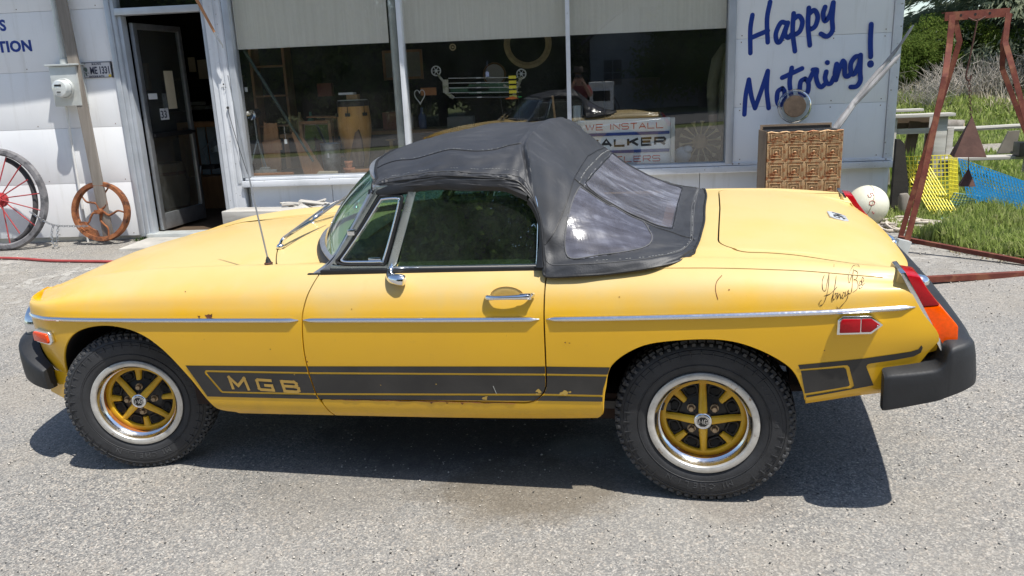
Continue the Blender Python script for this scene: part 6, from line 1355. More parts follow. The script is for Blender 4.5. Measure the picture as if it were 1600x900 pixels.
pw('base_bar', M['steelr'], af, lambda b: (b.bar((2.31, 5.88, .32), (2.86, 5.25, .275), .035, .03), b.bar((2.86, 5.25, .275), (3.6, 4.42, .22), .035, .03), b.bar((2.06, 4.94, .25), (2.75, 5.03, .25), .04, .035), b.bar((2.75, 5.03, .25), (4.3, 5.22, .25), .04, .035)))
pw('foot_plate', M['galv'], af, lambda b: b.box((2.26, 5.70, G(2.26, 5.70)+.055), (.09, .06, .12), bev=.004, rot=Matrix.Rotation(.25, 3, 'Y')))
hkx, hky = 2.748, 6.0
hook = solo('iron_hook', 'long dark iron hook hanging from the top bar of the rust red gantry', 'hook', M['pyr'], lambda b: (b.tube([(hkx-.055, hky, FT-.012), (hkx-.02, hky, FT-.03), (hkx, hky, FT-.035), (hkx+.02, hky, FT-.03), (hkx+.06, hky, FT-.01)], .005, 6), b.tube([tuple(q) for q in cr([(hkx+.008, hky, FT-.02), (hkx+.004, hky, FT-.06), (hkx-.012, hky, 1.62), (hkx-.028, hky, 1.48), (hkx-.030, hky, 1.435), (hkx-.018, hky, 1.415), (hkx, hky, 1.42), (hkx+.004, hky, 1.45)], 5)], .0062, 8)), base=(hkx, hky, 1.41))
solo('hanging_chain', 'thin dark chain hanging from the hook down to the steel pyramid', 'chain', M['pyr'], lambda b: chain(b, [(hkx-.010, hky, 1.42), (2.782, hky, 1.15)], .028, .0022))
def pyr(b, c_, w_, h_, rot=.35):
    R = Matrix.Translation(c_) @ Matrix.Rotation(rot, 4, 'Z'); b.add([(-w_/2, -w_/2, 0), (w_/2, -w_/2, 0), (w_/2, w_/2, 0), (-w_/2, w_/2, 0), (0, 0, h_)], [(0, 3, 2, 1), (0, 1, 4), (1, 2, 4), (2, 3, 4), (3, 0, 4)], R)
solo('steel_pyramid', 'larger brown steel pyramid hanging below the hook', 'pyramid', M['pyr'], lambda b: pyr(b, (2.785, 6.0, .885), .205, .285, -.28), smooth=0)
solo('steel_pyramid', 'small dark steel pyramid hanging under the larger one', 'pyramid', M['pyr'], lambda b: pyr(b, (2.80, 6.0, .67), .10, .13, -.3), smooth=0)
solo('link_rod', 'thin rod joining the two hanging steel pyramids', 'rod', M['rust'], lambda b: b.tube([(2.79, 6.0, .90), (2.80, 6.0, .79)], .003, 5))
# dark leaning board and wood stub at the building corner
solo('dark_board', 'dark weathered board leaning on the corner of the building', 'board', simple('dark_old_wood', (.03, .026, .022), .85, 0, .3, 6, .4), lambda b: b.prism([(2.93, .14), (3.09, .12), (3.07, .45), (3.0, .83), (2.96, .87), (2.93, .87)], 0, .05, Matrix(((1, 0, 0, 0), (0, 0, -1, 7.75), (0, 1, 0, 0), (0, 0, 0, 1)))))
solo('wood_stub', 'short weathered log stub standing in the grass at the building corner', 'log', M['bwood'], lambda b: b.lathe([(0, .39), (.035, .388), (.048, .36), (.055, .2), (.06, .1), (0, .1)], Matrix.Translation((3.02, 7.55, 0)) @ Matrix.Rotation(-.12, 4, 'Y'), 14))
# ------------------------------------------------------------------ lobster trap wire mesh
M['ywire'] = simple('yellow_coated_wire', (.85, .72, .05), .5); M['bwire'] = simple('blue_coated_wire', (.03, .33, .72), .45); M['twire'] = simple('pale_teal_wire', (.25, .50, .55), .5)
def meshpanel(b, A, B, C_, D_, nu, nv, r, sag=0):
    A, B, C_, D_ = map(Vector, (A, B, C_, D_))
    def P(u, v): return A.lerp(B, u).lerp(D_.lerp(C_, u), v)+Vector((0, 0, -sag*math.sin(pi*u)*math.sin(pi*v)))
    for i in range(nu+1): b.tube([P(i/nu, v/4) for v in range(5)], r, 4)
    for j in range(nv+1): b.tube([P(u/4, j/nv) for u in range(5)], r, 4)
yt_ = thing('yellow_wire_trap', 'yellow wire mesh lobster trap panels standing in the grass', 'wire mesh', (3.3, 8.1, .1))
for nm, a in (('mesh_panel', ((3.10, 8.0, .675), (3.545, 8.02, .675), (3.60, 8.02, .18), (3.15, 8.0, .18), 12, 12)), ('mesh_panel', ((3.545, 8.02, .675), (3.66, 8.10, .645), (3.72, 8.10, .18), (3.60, 8.02, .20), 6, 12)), ('mesh_panel', ((3.13, 8.02, .58), (3.33, 7.9, .58), (3.50, 7.55, .14), (3.28, 7.6, .14), 9, 13))):
    o = pw(nm, M['ywire'], yt_, lambda b: meshpanel(b, *a, .0050)); o['kind'] = 'stuff'
btp = thing('blue_wire_trap', 'blue wire mesh sheets slumped in the grass beside the yellow trap', 'wire mesh', (3.9, 7.6, .1))
for nm, mm, a in (('mesh_panel', 'bwire', ((3.46, 7.62, .685), (4.10, 7.45, .43), (4.22, 7.42, .12), (3.56, 7.60, .34), 26, 12)), ('mesh_panel', 'bwire', ((3.62, 7.75, .60), (4.22, 7.7, .40), (4.30, 7.7, .1), (3.70, 7.7, .22), 22, 12)), ('mesh_panel', 'twire', ((3.40, 7.60, .17), (4.25, 7.42, .16), (4.3, 6.95, .12), (3.15, 7.30, .14), 26, 14)), ('mesh_panel', 'twire', ((3.46, 7.80, .17), (3.75, 7.80, .19), (3.72, 7.70, .32), (3.48, 7.68, .36), 9, 7))):
    o = pw(nm, M[mm], btp, lambda b: meshpanel(b, *a, .0048, .02)); o['kind'] = 'stuff'
# weathered table frame and bench beyond
tf = thing('weathered_table', 'weathered grey timber table frame behind the steel frame', 'table', (3.6, 9.6, .1))
W_ = M['bwoodx']; W2 = M['bwood']
for a, c_, w_, h_, up in (((3.30, 9.5, .975), (4.20, 9.5, .965), .16, .035, (0, 0, 1)), ((3.25, 9.72, 1.02), (3.95, 9.72, 1.02), .12, .03, (0, 0, 1)), ((3.35, 9.52, .80), (4.10, 9.52, .79), .03, .06, (0, 0, 1))): pw('plank', W_, tf, lambda b: b.bar(a, c_, h_, w_, up=(0, 1, 0), bev=.003) if False else b.box(tuple((Vector(a)+Vector(c_))/2), ((Vector(c_)-Vector(a)).length, w_, h_), bev=.004))
for x, y, w_ in ((3.45, 9.5, .04), (3.56, 9.5, .07), (4.08, 9.5, .13), (4.10, 9.8, .10), (3.52, 9.85, .08)): pw('leg', W_, tf, lambda b: b.box((x, y, .50), (w_, .06, .95), bev=.004))
pw('brace', simple('old_brown_wood', (.10, .07, .045), .9), tf, lambda b: (b.bar((3.75, 9.6, .12), (3.84, 9.6, .90), .12, .03, up=(0, 1, 0)), b.bar((3.98, 9.62, .1), (4.02, 9.62, .8), .08, .03, up=(0, 1, 0)), b.box((3.75, 9.62, .88), (.5, .02, .12))))
pw('lower_plank', W_, tf, lambda b: (b.box((3.95, 9.52, .42), (.34, .03, .09)), b.box((3.95, 9.52, .28), (.34, .03, .09))))
bn = thing('weathered_bench', 'low whitish timber bench in the grass right of the table frame', 'bench', (4.7, 9.6, .1))
pw('rail', M['bwoodx'], bn, lambda b: b.tube([tuple(q) for q in cr([(4.17, 9.6, .80), (4.45, 9.6, .795), (4.75, 9.6, .80), (5.0, 9.6, .805), (5.3, 9.6, .80)], 3)], .026, 8)); pw('seat', M['bwoodx'], bn, lambda b: b.box((4.70, 9.55, .465), (1.20, .22, .035), bev=.005))
for x, w_ in ((4.23, .07), (5.12, .08)): pw('leg', W_, bn, lambda b: b.box((x, 9.6, .45), (w_, .06, .74), bev=.006))
pw('seat_back', simple('grey_old_board', (.20, .18, .15), .9), bn, lambda b: b.prism([(4.84, .485), (4.94, .74), (5.06, .745), (5.04, .485)], 0, .03, Matrix(((1, 0, 0, 0), (0, 0, -1, 9.75), (0, 1, 0, 0), (0, 0, 0, 1)))))
solo('black_crate', 'small dark box sitting on the end of the bench', 'box', M['blk'], lambda b: b.box((4.98, 9.45, .56), (.16, .14, .16), bev=.005))
lg = thing('log', 'short cut log with a pale end lying at the foot of the bank', 'log', (7.2, 16.2, .3)); pw('bark', W2, lg, lambda b: b.tube([(6.75, 16.3, G(6.8, 16.3)+.14), (7.3, 16.0, G(7.3, 16)+.14)], .13, 14)); pw('cut_end', simple('cut_wood', (.55, .42, .27), .8), lg, lambda b: b.lathe([(.128, 0), (0, .004)], frame((7.302, 15.999, G(7.3, 16)+.14), (.88, -.48, 0)), 14))
# ------------------------------------------------------------------ things in the shop window
M['sun1'] = simple('pine_wood', (.45, .27, .12), .6, 0, .15, 5)
cn = thing('conga_drum', 'tall honey coloured conga drum with a black rim behind the window glass', 'drum', (-2.43, 8.62, .65))
pw('shell', wood('conga_lacquer', (.52, .26, .07), (.66, .37, .12), (14, 14, 1), .3, 0), cn, lambda b: b.lathe([(.105, .65), (.115, .72), (.150, .90), (.178, 1.08), (.180, 1.18), (.170, 1.30), (.158, 1.385)], Matrix.Translation((-2.425, 8.64, 0)), 40))
pw('rim', M['blk'], cn, lambda b: b.lathe([(.160, 1.33), (.168, 1.345), (.170, 1.39), (.160, 1.40)], Matrix.Translation((-2.425, 8.64, 0)), 40)); pw('head', simple('drum_skin', (.45, .45, .38), .6), cn, lambda b: b.lathe([(.162, 1.40), (.158, 1.408), (0, 1.41)], Matrix.Translation((-2.425, 8.64, 0)), 40))
for a in (-150, -95, -35): pw('lug', M['blk'], cn, lambda b: (b.box((-2.425+.185*cos(radians(a)), 8.64+.185*sin(radians(a)), 1.255), (.05, .02, .035), rot=Matrix.Rotation(radians(a+90), 3, 'Z')), b.tube([(-2.425+.18*cos(radians(a)), 8.64+.18*sin(radians(a)), 1.27), (-2.425+.175*cos(radians(a)), 8.64+.175*sin(radians(a)), 1.38)], .004, 6)))
solo('book', 'white paperback lying on top of the box on the drum', 'book', M['paperw'], lambda b: b.box((-2.47, 8.62, 1.474), (.16, .12, .022)))
solo('wooden_box', 'small tan wooden box on the drum head', 'box', M['sun1'], lambda b: b.box((-2.41, 8.62, 1.436), (.12, .10, .05)))
solo('driftwood_slab', 'dark split driftwood standing in front of the drum', 'driftwood', wood('dark_driftwood', (.13, .08, .05), (.28, .19, .13), (12, 12, 2), .8), lambda b: b.prism([(-2.44, .65), (-2.32, .65), (-2.29, .80), (-2.30, 1.0), (-2.325, 1.10), (-2.36, 1.07), (-2.40, .95), (-2.445, .80)], 0, .05, Matrix(((1, 0, 0, 0), (0, 0, -1, 8.44), (0, 1, 0, 0), (0, 0, 0, 1)))))
bk = thing('zinc_bucket', 'dull zinc bucket in the window between the mirror and the drum', 'bucket', (-2.65, 8.4, .65))
pw('pail', M['zinc'], bk, lambda b: b.lathe([(.085, .652), (.098, .80), (.105, .96), (.109, .965), (.103, .968), (.098, .95), (.09, .70), (0, .70)], Matrix.Translation((-2.65, 8.42, 0)), 28))
solo('price_tag', 'white paper tag hanging down the front of the bucket', 'tag', M['paperw'], lambda b: b.box((-2.64, 8.29, .85), (.018, .002, .05)))
mr = thing('framed_mirror', 'wood framed mirror in the window reflecting green trees', 'mirror', (-2.86, 8.6, .65))
pw('frame', M['ply'], mr, lambda b: (b.box((-2.86, 8.62, 1.185), (.34, .03, .03)), b.box((-3.02, 8.62, .93), (.03, .03, .52)), b.box((-2.70, 8.62, .93), (.03, .03, .52)), b.box((-2.86, 8.62, .67), (.34, .03, .03)))); pw('mirror_glass', simple('mirror_glass', (.85, .88, .9), .02, 1, .02), mr, lambda b: b.box((-2.86, 8.625, .93), (.30, .006, .50), rot=Matrix.Rotation(radians(-9), 3, 'X')))
cbx = thing('pigeon_hole_box', 'brown wooden pigeon hole box between the mirror and the drum', 'box', (-2.66, 8.7, .65)); pw('carcass', M['ply'], cbx, lambda b: [b.box((-2.61, 8.78, z), (.16, .12, .015)) for z in (.8, .95, 1.08, 1.22)]+[b.box((x, 8.78, .95), (.015, .12, .58)) for x in (-2.69, -2.53)]+[b.box((-2.72, 8.72, 1.235), (.45, .22, .012), rot=Matrix.Rotation(.03, 3, 'Y'))])
solo('wooden_paddle_board', 'upright brown wooden board with a cross block left of the cane', 'board', M['ply'], lambda b: (b.prism([tuple(p) for p in cr([(-3.36, .66), (-3.20, .66), (-3.18, 1.16), (-3.20, 1.20), (-3.30, 1.205), (-3.325, 1.18)], 3, True)], 0, .025, Matrix(((1, 0, 0, 0), (0, 0, -1, 8.36), (0, 1, 0, 0), (0, 0, 0, 1)))), b.box((-3.25, 8.325, .97), (.20, .03, .11), rot=Matrix.Rotation(-.10, 3, 'Y'))))
solo('leaning_plank', 'polished oak plank leaning diagonally near the bucket', 'plank', M['ply'], lambda b: b.prism([(-3.01, 1.115), (-2.89, 1.045), (-2.715, .715), (-2.70, .66), (-2.90, .65), (-2.92, .66)], 0, .022, Matrix(((1, 0, 0, 0), (0, 0, -1, 8.30), (0, 1, 0, 0), (0, 0, 0, 1)))))
cx_ = thing('walking_cane', 'dark green walking cane with an orange handle leaning across the window', 'cane', (-2.95, 8.16, 1.1))
pw('shaft', simple('green_cane', (.03, .05, .045), .4), cx_, lambda b: b.tube([(-3.415, 8.12, 2.07), (-2.94, 8.18, 1.12), (-2.78, 8.2, .80)], [.018, .014, .012], 10)); pw('handle', simple('orange_handle', (.42, .17, .06), .5), cx_, lambda b: (b.tube([(-3.455, 8.12, 2.10), (-3.42, 8.12, 2.125), (-3.385, 8.12, 2.13)], .022, 10), b.tube([(-3.43, 8.12, 2.12), (-3.41, 8.12, 2.06)], .02, 10)))
solo('price_tag', 'white paper price tag hanging above the leaning plank', 'tag', M['paperw'], lambda b: (b.box((-3.03, 8.14, 1.02), (.028, .002, .045)), b.tube([(-3.03, 8.14, 1.04), (-3.03, 8.14, 1.18)], .001, 4)))
solo('price_tag', 'white paper price tag at the left edge of the window below the blind', 'tag', M['paperw'], lambda b: b.box((-3.385, 8.14, 1.56), (.028, .002, .045)))
sp = thing('tripod_spotlight', 'small chrome spotlight on a tripod at the left end of the window', 'spotlight', (-3.42, 8.35, .65))
pw('can', M['blk'], sp, lambda b: b.lathe([(.0, -.12), (.045, -.11), (.055, 0)], frame((-3.43, 8.30, 1.30), (-.25, -.9, -.15)), 20)); pw('reflector', M['chrome'], sp, lambda b: b.lathe([(.058, 0), (.055, .006), (.02, -.03), (0, -.035)], frame((-3.43, 8.30, 1.30), (-.25, -.9, -.15)), 24))
pw('pole', M['zinc'], sp, lambda b: b.tube([(-3.42, 8.35, 1.26), (-3.42, 8.36, 1.0)], .009, 8))
for dx, dy in ((-.13, -.04), (.10, -.05), (0, .12)): pw('leg', M['zinc'], sp, lambda b: b.tube([(-3.42, 8.36, 1.04), (-3.42+dx, 8.36+dy, .655)], .008, 6))
solo('shallow_tray', 'shallow grey tray of oddments below the spotlight', 'tray', M['zinc'], lambda b: (b.box((-3.30, 8.25, .69), (.22, .12, .012)), b.box((-3.30, 8.19, .71), (.24, .012, .05)), b.box((-3.33, 8.25, .73), (.10, .08, .05), bev=.02)))
solo('timber_offcut', 'orange brown timber offcut along the bottom of the window', 'timber', M['copper'], lambda b: b.box((-3.22, 8.17, .675), (.44, .05, .05), bev=.004))
for i, (z, r, l_) in enumerate(((.65, .055, 'lower terracotta flower pot on a saucer in front of the drum'), (.72, .040, 'smaller terracotta pot stacked on the flower pot'))):
    solo('flower_pot', l_, 'flower pot', M['terra'], lambda b: b.lathe([(r*.8, z), (r, z+.05), (r*1.12, z+.052), (r*1.12, z+.068), (r*.95, z+.07), (r*.7, z+.02), (0, z+.02)], Matrix.Translation((-2.42, 8.26, 0)), 24))
solo('paper_label', 'pointed cream label lying at the bottom of the glass right of the plank', 'label', M['paper'], lambda b: b.prism([(-2.74, .675), (-2.71, .655), (-2.51, .655), (-2.51, .70), (-2.71, .705)], 0, .01, Matrix(((1, 0, 0, 0), (0, 0, -1, 8.15), (0, 1, 0, 0), (0, 0, 0, 1)))))
solo('wooden_slab', 'rough brown wooden slab on the shelf behind the pots', 'wood', M['ply'], lambda b: b.box((-2.17, 8.35, .68), (.5, .2, .04), rot=Matrix.Rotation(.2, 3, 'Z'), bev=.01))
solo('brass_canister', 'tarnished brass oil lamp base just left of the grey pipe', 'canister', simple('brass', (.22, .16, .07), .35, .8), lambda b: b.lathe([(.07, .65), (.075, .70), (.07, .88), (.02, .90), (.02, .97), (.06, .98), (.06, .99), (0, .99)], Matrix.Translation((-1.98, 8.4, 0)), 24))
solo('glassware', 'cluster of pale glass ornaments left of the brass canister', 'glassware', simple('milky_glass', (.45, .5, .52), .15, 0, .3), lambda b: [b.ball((-2.13+.05*k, 8.3+.03*(k % 2), .70+.03*(k % 3)), .035, 12, 8) for k in range(4)])
# muffler light box
sg = thing('muffler_sign', 'white light box sign reading WE INSTALL WALKER MUFFLERS behind the glass', 'sign', (.45, 8.2, .65))
M['signw'] = simple('sign_white_plastic', (.86, .90, .92), .35, 0, .04); M['signb'] = simple('sign_blue', (.02, .06, .28), .4); M['signr'] = simple('sign_red', (.55, .03, .02), .5); M['signk'] = simple('sign_black', (.012, .015, .022), .5)
pw('box', M['signw'], sg, lambda b: b.box((.455, 8.22, .885), (.92, .10, .47), bev=.006)); pw('end_trim', M['galv'], sg, lambda b: (b.box((.935, 8.19, .89), (.04, .14, .46), bev=.004), b.box((-.02, 8.19, .885), (.03, .14, .46), bev=.004)))
for z in (.975, .800): pw('blue_band', M['signb'], sg, lambda b: b.box((.455, 8.162, z), (.90, .008, .030), bev=.002))
def st_text(S, x0, z0, w_, h_, gap, lw, m, root, mat, name, y):
    """squarish sign lettering drawn from strokes; each glyph on a unit box"""
    GL = {'W': [[(0, 1), (.25, 0), (.5, .95), (.75, 0), (1, 1)]], 'E': [[(1, 1), (0, 1), (0, 0), (1, 0)], [(0, .5), (.9, .5)]], 'I': [[(.5, 0), (.5, 1)]], 'N': [[(0, 0), (0, 1), (1, 0), (1, 1)]], 'S': [[(1, .85), (.9, 1), (.1, 1), (0, .85), (0, .65), (.1, .5), (.9, .5), (1, .35), (1, .15), (.9, 0), (.1, 0), (0, .15)]], 'T': [[(0, 1), (1, 1)], [(.5, 1), (.5, 0)]],
          'A': [[(0, 0), (.5, 1), (1, 0)], [(.18, .32), (.82, .32)]], 'L': [[(0, 1), (0, 0), (1, 0)]], 'K': [[(0, 0), (0, 1)], [(1, 1), (.1, .45)], [(.35, .6), (1, 0)]], 'R': [[(0, 0), (0, 1), (.9, 1), (1, .85), (1, .6), (.9, .45), (0, .45)], [(.55, .45), (1, 0)]], 'M': [[(0, 0), (0, 1), (.5, .2), (1, 1), (1, 0)]], 'U': [[(0, 1), (0, .1), (.1, 0), (.9, 0), (1, .1), (1, 1)]], 'F': [[(0, 0), (0, 1), (1, 1)], [(0, .5), (.85, .5)]], ' ': []}
    b = MB(); x = x0; off = Vector(root.location)
    mm = Matrix(((1, 0, 0, -off.x), (0, 0, -1, y-off.y), (0, 1, 0, -off.z), (0, 0, 0, 1)))
    for ch in S:
        ww = {'I': .12, ' ': .55, 'W': 1.25, 'M': 1.15}.get(ch, 1)*w_
        for i, P in enumerate(GL[ch]): ribbon(b, [(x+(p[0] if ch != 'I' else .5)*ww, z0+p[1]*h_) for p in P], lw, .001+.0002*i, mm, caps=False)
        x += ww+gap
    return b.build(name, mat, root, smooth=0)
st_text('WE INSTALL', .075, 1.022, .066, .054, .020, .0085, 1, sg, M['signr'], 'red_letters', 8.168)
st_text('WALKER', .070, .858, .098, .066, .036, .024, 1, sg, M['signk'], 'black_letters', 8.168)
st_text('MUFFLERS', .072, .695, .072, .054, .022, .0085, 1, sg, M['signr'], 'red_letters', 8.168)
# sunburst, cloth, jacket
sb = thing('sunburst', 'dried flower sunburst with trumpet shaped rays at the right end of the window', 'ornament', (1.227, 8.3, .65))
M['straw'] = simple('dried_straw', (.36, .30, .17), .8, 0, .2, 20, .3)
pw('centre', simple('brown_seed_head', (.20, .14, .07), .9, 0, .3, 60, .6), sb, lambda b: b.ball((1.227, 8.30, .862), .078, 24, 14, (1, .5, 1)))
for k in range(14):
    a = 2*pi*k/14+.1; fm = Matrix.Translation((1.227, 8.30, .862)) @ Matrix.Rotation(a, 4, 'Y') @ Matrix.Translation((0, 0, 0))
    pw('ray', M['straw'], sb, lambda b: b.lathe([(.0055, .07), (.0065, .15), (.012, .18), (.026, .208), (.020, .206)], fm, 10))
solo('folded_cloth', 'pale blue folded cloth with a striped edge beside the light box sign', 'cloth', simple('pale_blue_cloth', (.30, .40, .50), .9), lambda b: (b.ball((1.05, 8.28, .73), .08, 14, 9, (1.1, .6, 1.1)), b.ball((1.10, 8.26, .79), .05, 12, 8, (1, .6, .8))))
jk = thing('olive_jacket', 'olive drab jacket hanging behind the right end of the window', 'jacket', (1.40, 8.45, 1.0)); M['olive'] = simple('olive_cotton', (.13, .125, .075), .9, 0, .2, 6, .3)
pw('body', M['olive'], jk, lambda b: b.tube([(1.50, 8.5, 1.82), (1.53, 8.5, 1.70), (1.55, 8.5, 1.4), (1.55, 8.5, 1.05)], [.05, .16, .17, .18], 14)); pw('sleeve', M['olive'], jk, lambda b: b.tube([(1.47, 8.42, 1.76), (1.40, 8.40, 1.65), (1.355, 8.40, 1.42), (1.36, 8.38, 1.12)], [.04, .062, .056, .048], 12)); pw('sleeve', M['olive'], jk, lambda b: b.tube([(1.50, 8.36, 1.72), (1.47, 8.35, 1.4), (1.45, 8.35, 1.08)], [.04, .045, .038], 12)); pw('cuff', simple('pale_hand', (.30, .22, .16), .8), jk, lambda b: b.tube([(1.36, 8.38, 1.12), (1.37, 8.36, .98)], [.05, .03], 10))
# compound bow with arrows
bw = thing('compound_bow', 'compound bow holding five arrows hanging flat in the middle window', 'bow', (-.95, 8.3, 1.45))
for x, z in ((-1.435, 1.665), (-.565, 1.60)):
    wl = pw('cam_wheel', M['galv'], bw, lambda b: b.tube([(x+.046*cos(a), 8.3, z+.046*sin(a)) for a in np.linspace(0, 2*pi, 25)[:-1]], .006, 6, closed=True))
    pw('cam_spokes', M['galv'], wl, lambda b: ([b.bar((x, 8.3, z), (x+.045*cos(a), 8.3, z+.045*sin(a)), .010, .006) for a in np.linspace(0, 2*pi, 7)[:-1]], b.ball((x, 8.3, z), .016, 10, 6))) 
M['camo'] = twotone('camouflage_limb', (.20, .21, .13), (.36, .35, .27), 30, .45, .55, .6, 0, 0)
pw('limb', M['camo'], bw, lambda b: (b.bar((-1.42, 8.3, 1.63), (-1.36, 8.3, 1.55), .02, .02), b.box((-1.345, 8.3, 1.51), (.055, .04, .13)), b.bar((-1.345, 8.3, 1.45), (-1.27, 8.3, 1.39), .045, .03), b.bar((-.565, 8.3, 1.57), (-.66, 8.3, 1.37), .02, .03), b.bar((-.62, 8.3, 1.42), (-.75, 8.3, 1.50), .02, .02)))
pw('riser', simple('dark_green_riser', (.03, .09, .05), .4), bw, lambda b: (b.box((-.90, 8.32, 1.47), (.42, .02, .10)), b.box((-1.1, 8.32, 1.47), (.4, .02, .05))))
for k in range(5):
    z = 1.375+.048*k; ar = pw('arrow', simple('grey_shaft', (.25, .26, .27), .4) if k == 0 else M['galv'], bw, lambda b: b.tube([(-1.31, 8.27, z+.02), (-.58, 8.27, z)], .0032, 6))
    pw('fletching', simple('yellow_fletching', (.62, .58, .10), .6) if k == 0 else M['ywire'], ar, lambda b: b.box((-.655, 8.268, z+.004), (.075, .004, .030))); pw('nock', simple('green_nock', (.05, .6, .1), .5) if k == 0 else M['chrome'], ar, lambda b: b.box((-.585, 8.27, z), (.03, .01, .010))); pw('crest', M['white'], ar, lambda b: b.box((-1.0, 8.266, z+.012), (.045, .008, .010)))
pw('broadhead', simple('orange_vane', (.75, .18, .03), .5), bw, lambda b: b.prism([(-.74, 1.36), (-.66, 1.385), (-.60, 1.36), (-.66, 1.355)], 0, .004, Matrix(((1, 0, 0, 0), (0, 0, -1, 8.262), (0, 1, 0, 0), (0, 0, 0, 1)))))
solo('price_tag', 'small pale blue tag hanging above the middle of the bow', 'tag', simple('blue_tag', (.45, .50, .72), .6), lambda b: (b.box((-.905, 8.25, 1.61), (.034, .002, .05)), b.tube([(-.905, 8.25, 1.63), (-.902, 8.25, 1.74)], .0015, 4)))
solo('round_medallion', 'small round straw medallion hanging under the middle blind', 'medallion', M['straw'], lambda b: (b.lathe([(.020, 0), (.030, .006), (.034, 0), (.030, -.006), (.020, 0)], frame((-1.235, 8.2, 1.885), (0, -1, 0)), 24), b.lathe([(.012, .002), (0, .004)], frame((-1.235, 8.2, 1.885), (0, -1, 0)), 16)))
solo('heart_wreath', 'thin heart shaped wire wreath hanging right of the grey pipe', 'wreath', M['galv'], lambda b: b.tube([(-1.66+.055*16*math.sin(a)**3/16, 8.5, 1.42+.055*(13*cos(a)-5*cos(2*a)-2*cos(3*a)-cos(4*a))/16*1.5) for a in np.linspace(0, 2*pi, 33)[:-1]], .005, 6, closed=True))
solo('copper_sign', 'small orange copper plate on the back shelf left of the bow', 'plate', M['copper'], lambda b: b.box((-1.60, 8.7, 1.46), (.17, .01, .08)))
solo('hanging_ring', 'faint woven ring hanging behind the middle window', 'ring', M['straw'], lambda b: b.lathe([(.20, 0), (.235, .02), (.27, 0), (.235, -.02), (.20, 0)], frame((-.55, 9.3, 1.93), (0, -1, 0)), 32))
solo('wooden_stick', 'upright wooden tool handle near the second mullion', 'handle', M['sun1'], lambda b: b.bar((-.262, 8.5, 1.37), (-.235, 8.5, 1.05), .03, .02))
solo('grey_tin', 'grey ribbed tin canister just right of the second mullion', 'tin', M['galv'], lambda b: b.lathe([(.045, 1.09), (.045, 1.25), (.04, 1.26), (0, 1.26)], Matrix.Translation((-.01, 8.45, 0)), 20))
solo('display_stand', 'dark low display stand behind the light box and bow', 'stand', M['dfloor'], lambda b: (b.box((-.3, 8.75, .85), (2.2, .3, .38)), b.box((-.1, 8.5, 1.06), (.4, .25, .05))))
# back of the shop: shelving with dim stock
sv = thing('back_shelving', 'tall dark shelving with dim stock at the back of the left window', 'shelf', (-3.7, 10.1, .1))
pw('upright', M['ply'], sv, lambda b: [b.box((x, 10.1, 1.4), (.03, .25, 2.6)) for x in (-4.05, -3.63)]); pw('board', M['ply'], sv, lambda b: [b.box((-3.84, 10.1, z), (.45, .25, .02)) for z in (.7, 1.1, 1.47, 1.83, 2.2)])
solo('red_box', 'dull red box in the dark behind the drum', 'box', simple('dull_red', (.16, .04, .03), .7), lambda b: b.box((-2.98, 9.5, 1.52), (.17, .1, .15)))
for i, (x, y, z, w_, h_, c_) in enumerate(((-2.2, 10.6, 1.3, .5, .3, (.08, .07, .06)), (-1.2, 10.9, 1.1, .8, .5, (.07, .05, .04)), (-.2, 10.4, .9, .6, .7, (.06, .065, .07)), (.7, 10.8, 1.2, .7, .6, (.09, .06, .05)))):
    solo('stock_carton', ['grey carton deep in the dark shop left of centre', 'wide brown carton deep in the middle of the shop', 'bluish carton deep in the shop right of centre', 'reddish carton deep at the right of the shop'][i], 'carton', simple('carton_board', c_, .8), lambda b: b.box((x, y, z), (w_, .4, h_), bev=.01))

def bottle(b, x, y, z, r, h): b.lathe([(r*.9, z), (r, z+.02), (r, z+h*.6), (r*.4, z+h*.75), (r*.35, z+h), (0, z+h)], Matrix.Translation((x, y, 0)), 14)
tbl = thing('display_table', 'dark wooden table behind the drum carrying jars and boxes', 'table', (-2.6, 9.3, .1))
pw('top', M['ply'], tbl, lambda b: b.box((-2.45, 9.35, 1.02), (2.0, .5, .04))); 
for x in (-3.4, -1.5): pw('leg', M['ply'], tbl, lambda b: b.box((x, 9.35, .55), (.06, .4, .9)))
for i, (x, c_, l_) in enumerate(((-3.25, (.35, .28, .12), 'amber glass bottle at the left end of the table inside the window'), (-3.12, (.10, .25, .16), 'green glass bottle next to the amber bottle inside the window'), (-1.95, (.42, .40, .36), 'pale stoneware bottle right of the drum inside the shop'), (-1.80, (.12, .16, .30), 'blue bottle next to the grey pipe inside the shop'))):
    solo('bottle', l_, 'bottle', simple('bottle_glass', c_, .15), lambda b: bottle(b, x, 9.28, 1.04, .045, .24))
for i, (x, z, w_, h_, c_, l_) in enumerate(((-2.80, 1.04, .26, .16, (.34, .22, .12), 'small tan crate on the table left of the drum'), (-2.15, 1.04, .20, .20, (.26, .10, .07), 'russet box on the table right of the drum'), (-1.35, 1.04, .30, .12, (.30, .29, .26), 'flat grey box on the table behind the grey pipe'))):
    solo('box', l_, 'box', simple('old_card_box', c_, .7), lambda b: b.box((x, 9.3, z+h_/2), (w_, .2, h_), bev=.006))
pc = thing('framed_picture', 'small framed picture on the dark back wall above the drum', 'picture', (-2.2, 10.3, 1.6))
pw('frame', M['ply'], pc, lambda b: (b.box((-2.2, 10.3, 1.62), (.5, .03, .03)), b.box((-2.2, 10.3, 1.95), (.5, .03, .03)), b.box((-2.44, 10.3, 1.78), (.03, .03, .36)), b.box((-1.96, 10.3, 1.78), (.03, .03, .36)))); pw('print', simple('faded_print', (.26, .25, .20), .6), pc, lambda b: b.box((-2.2, 10.31, 1.785), (.46, .01, .31)))
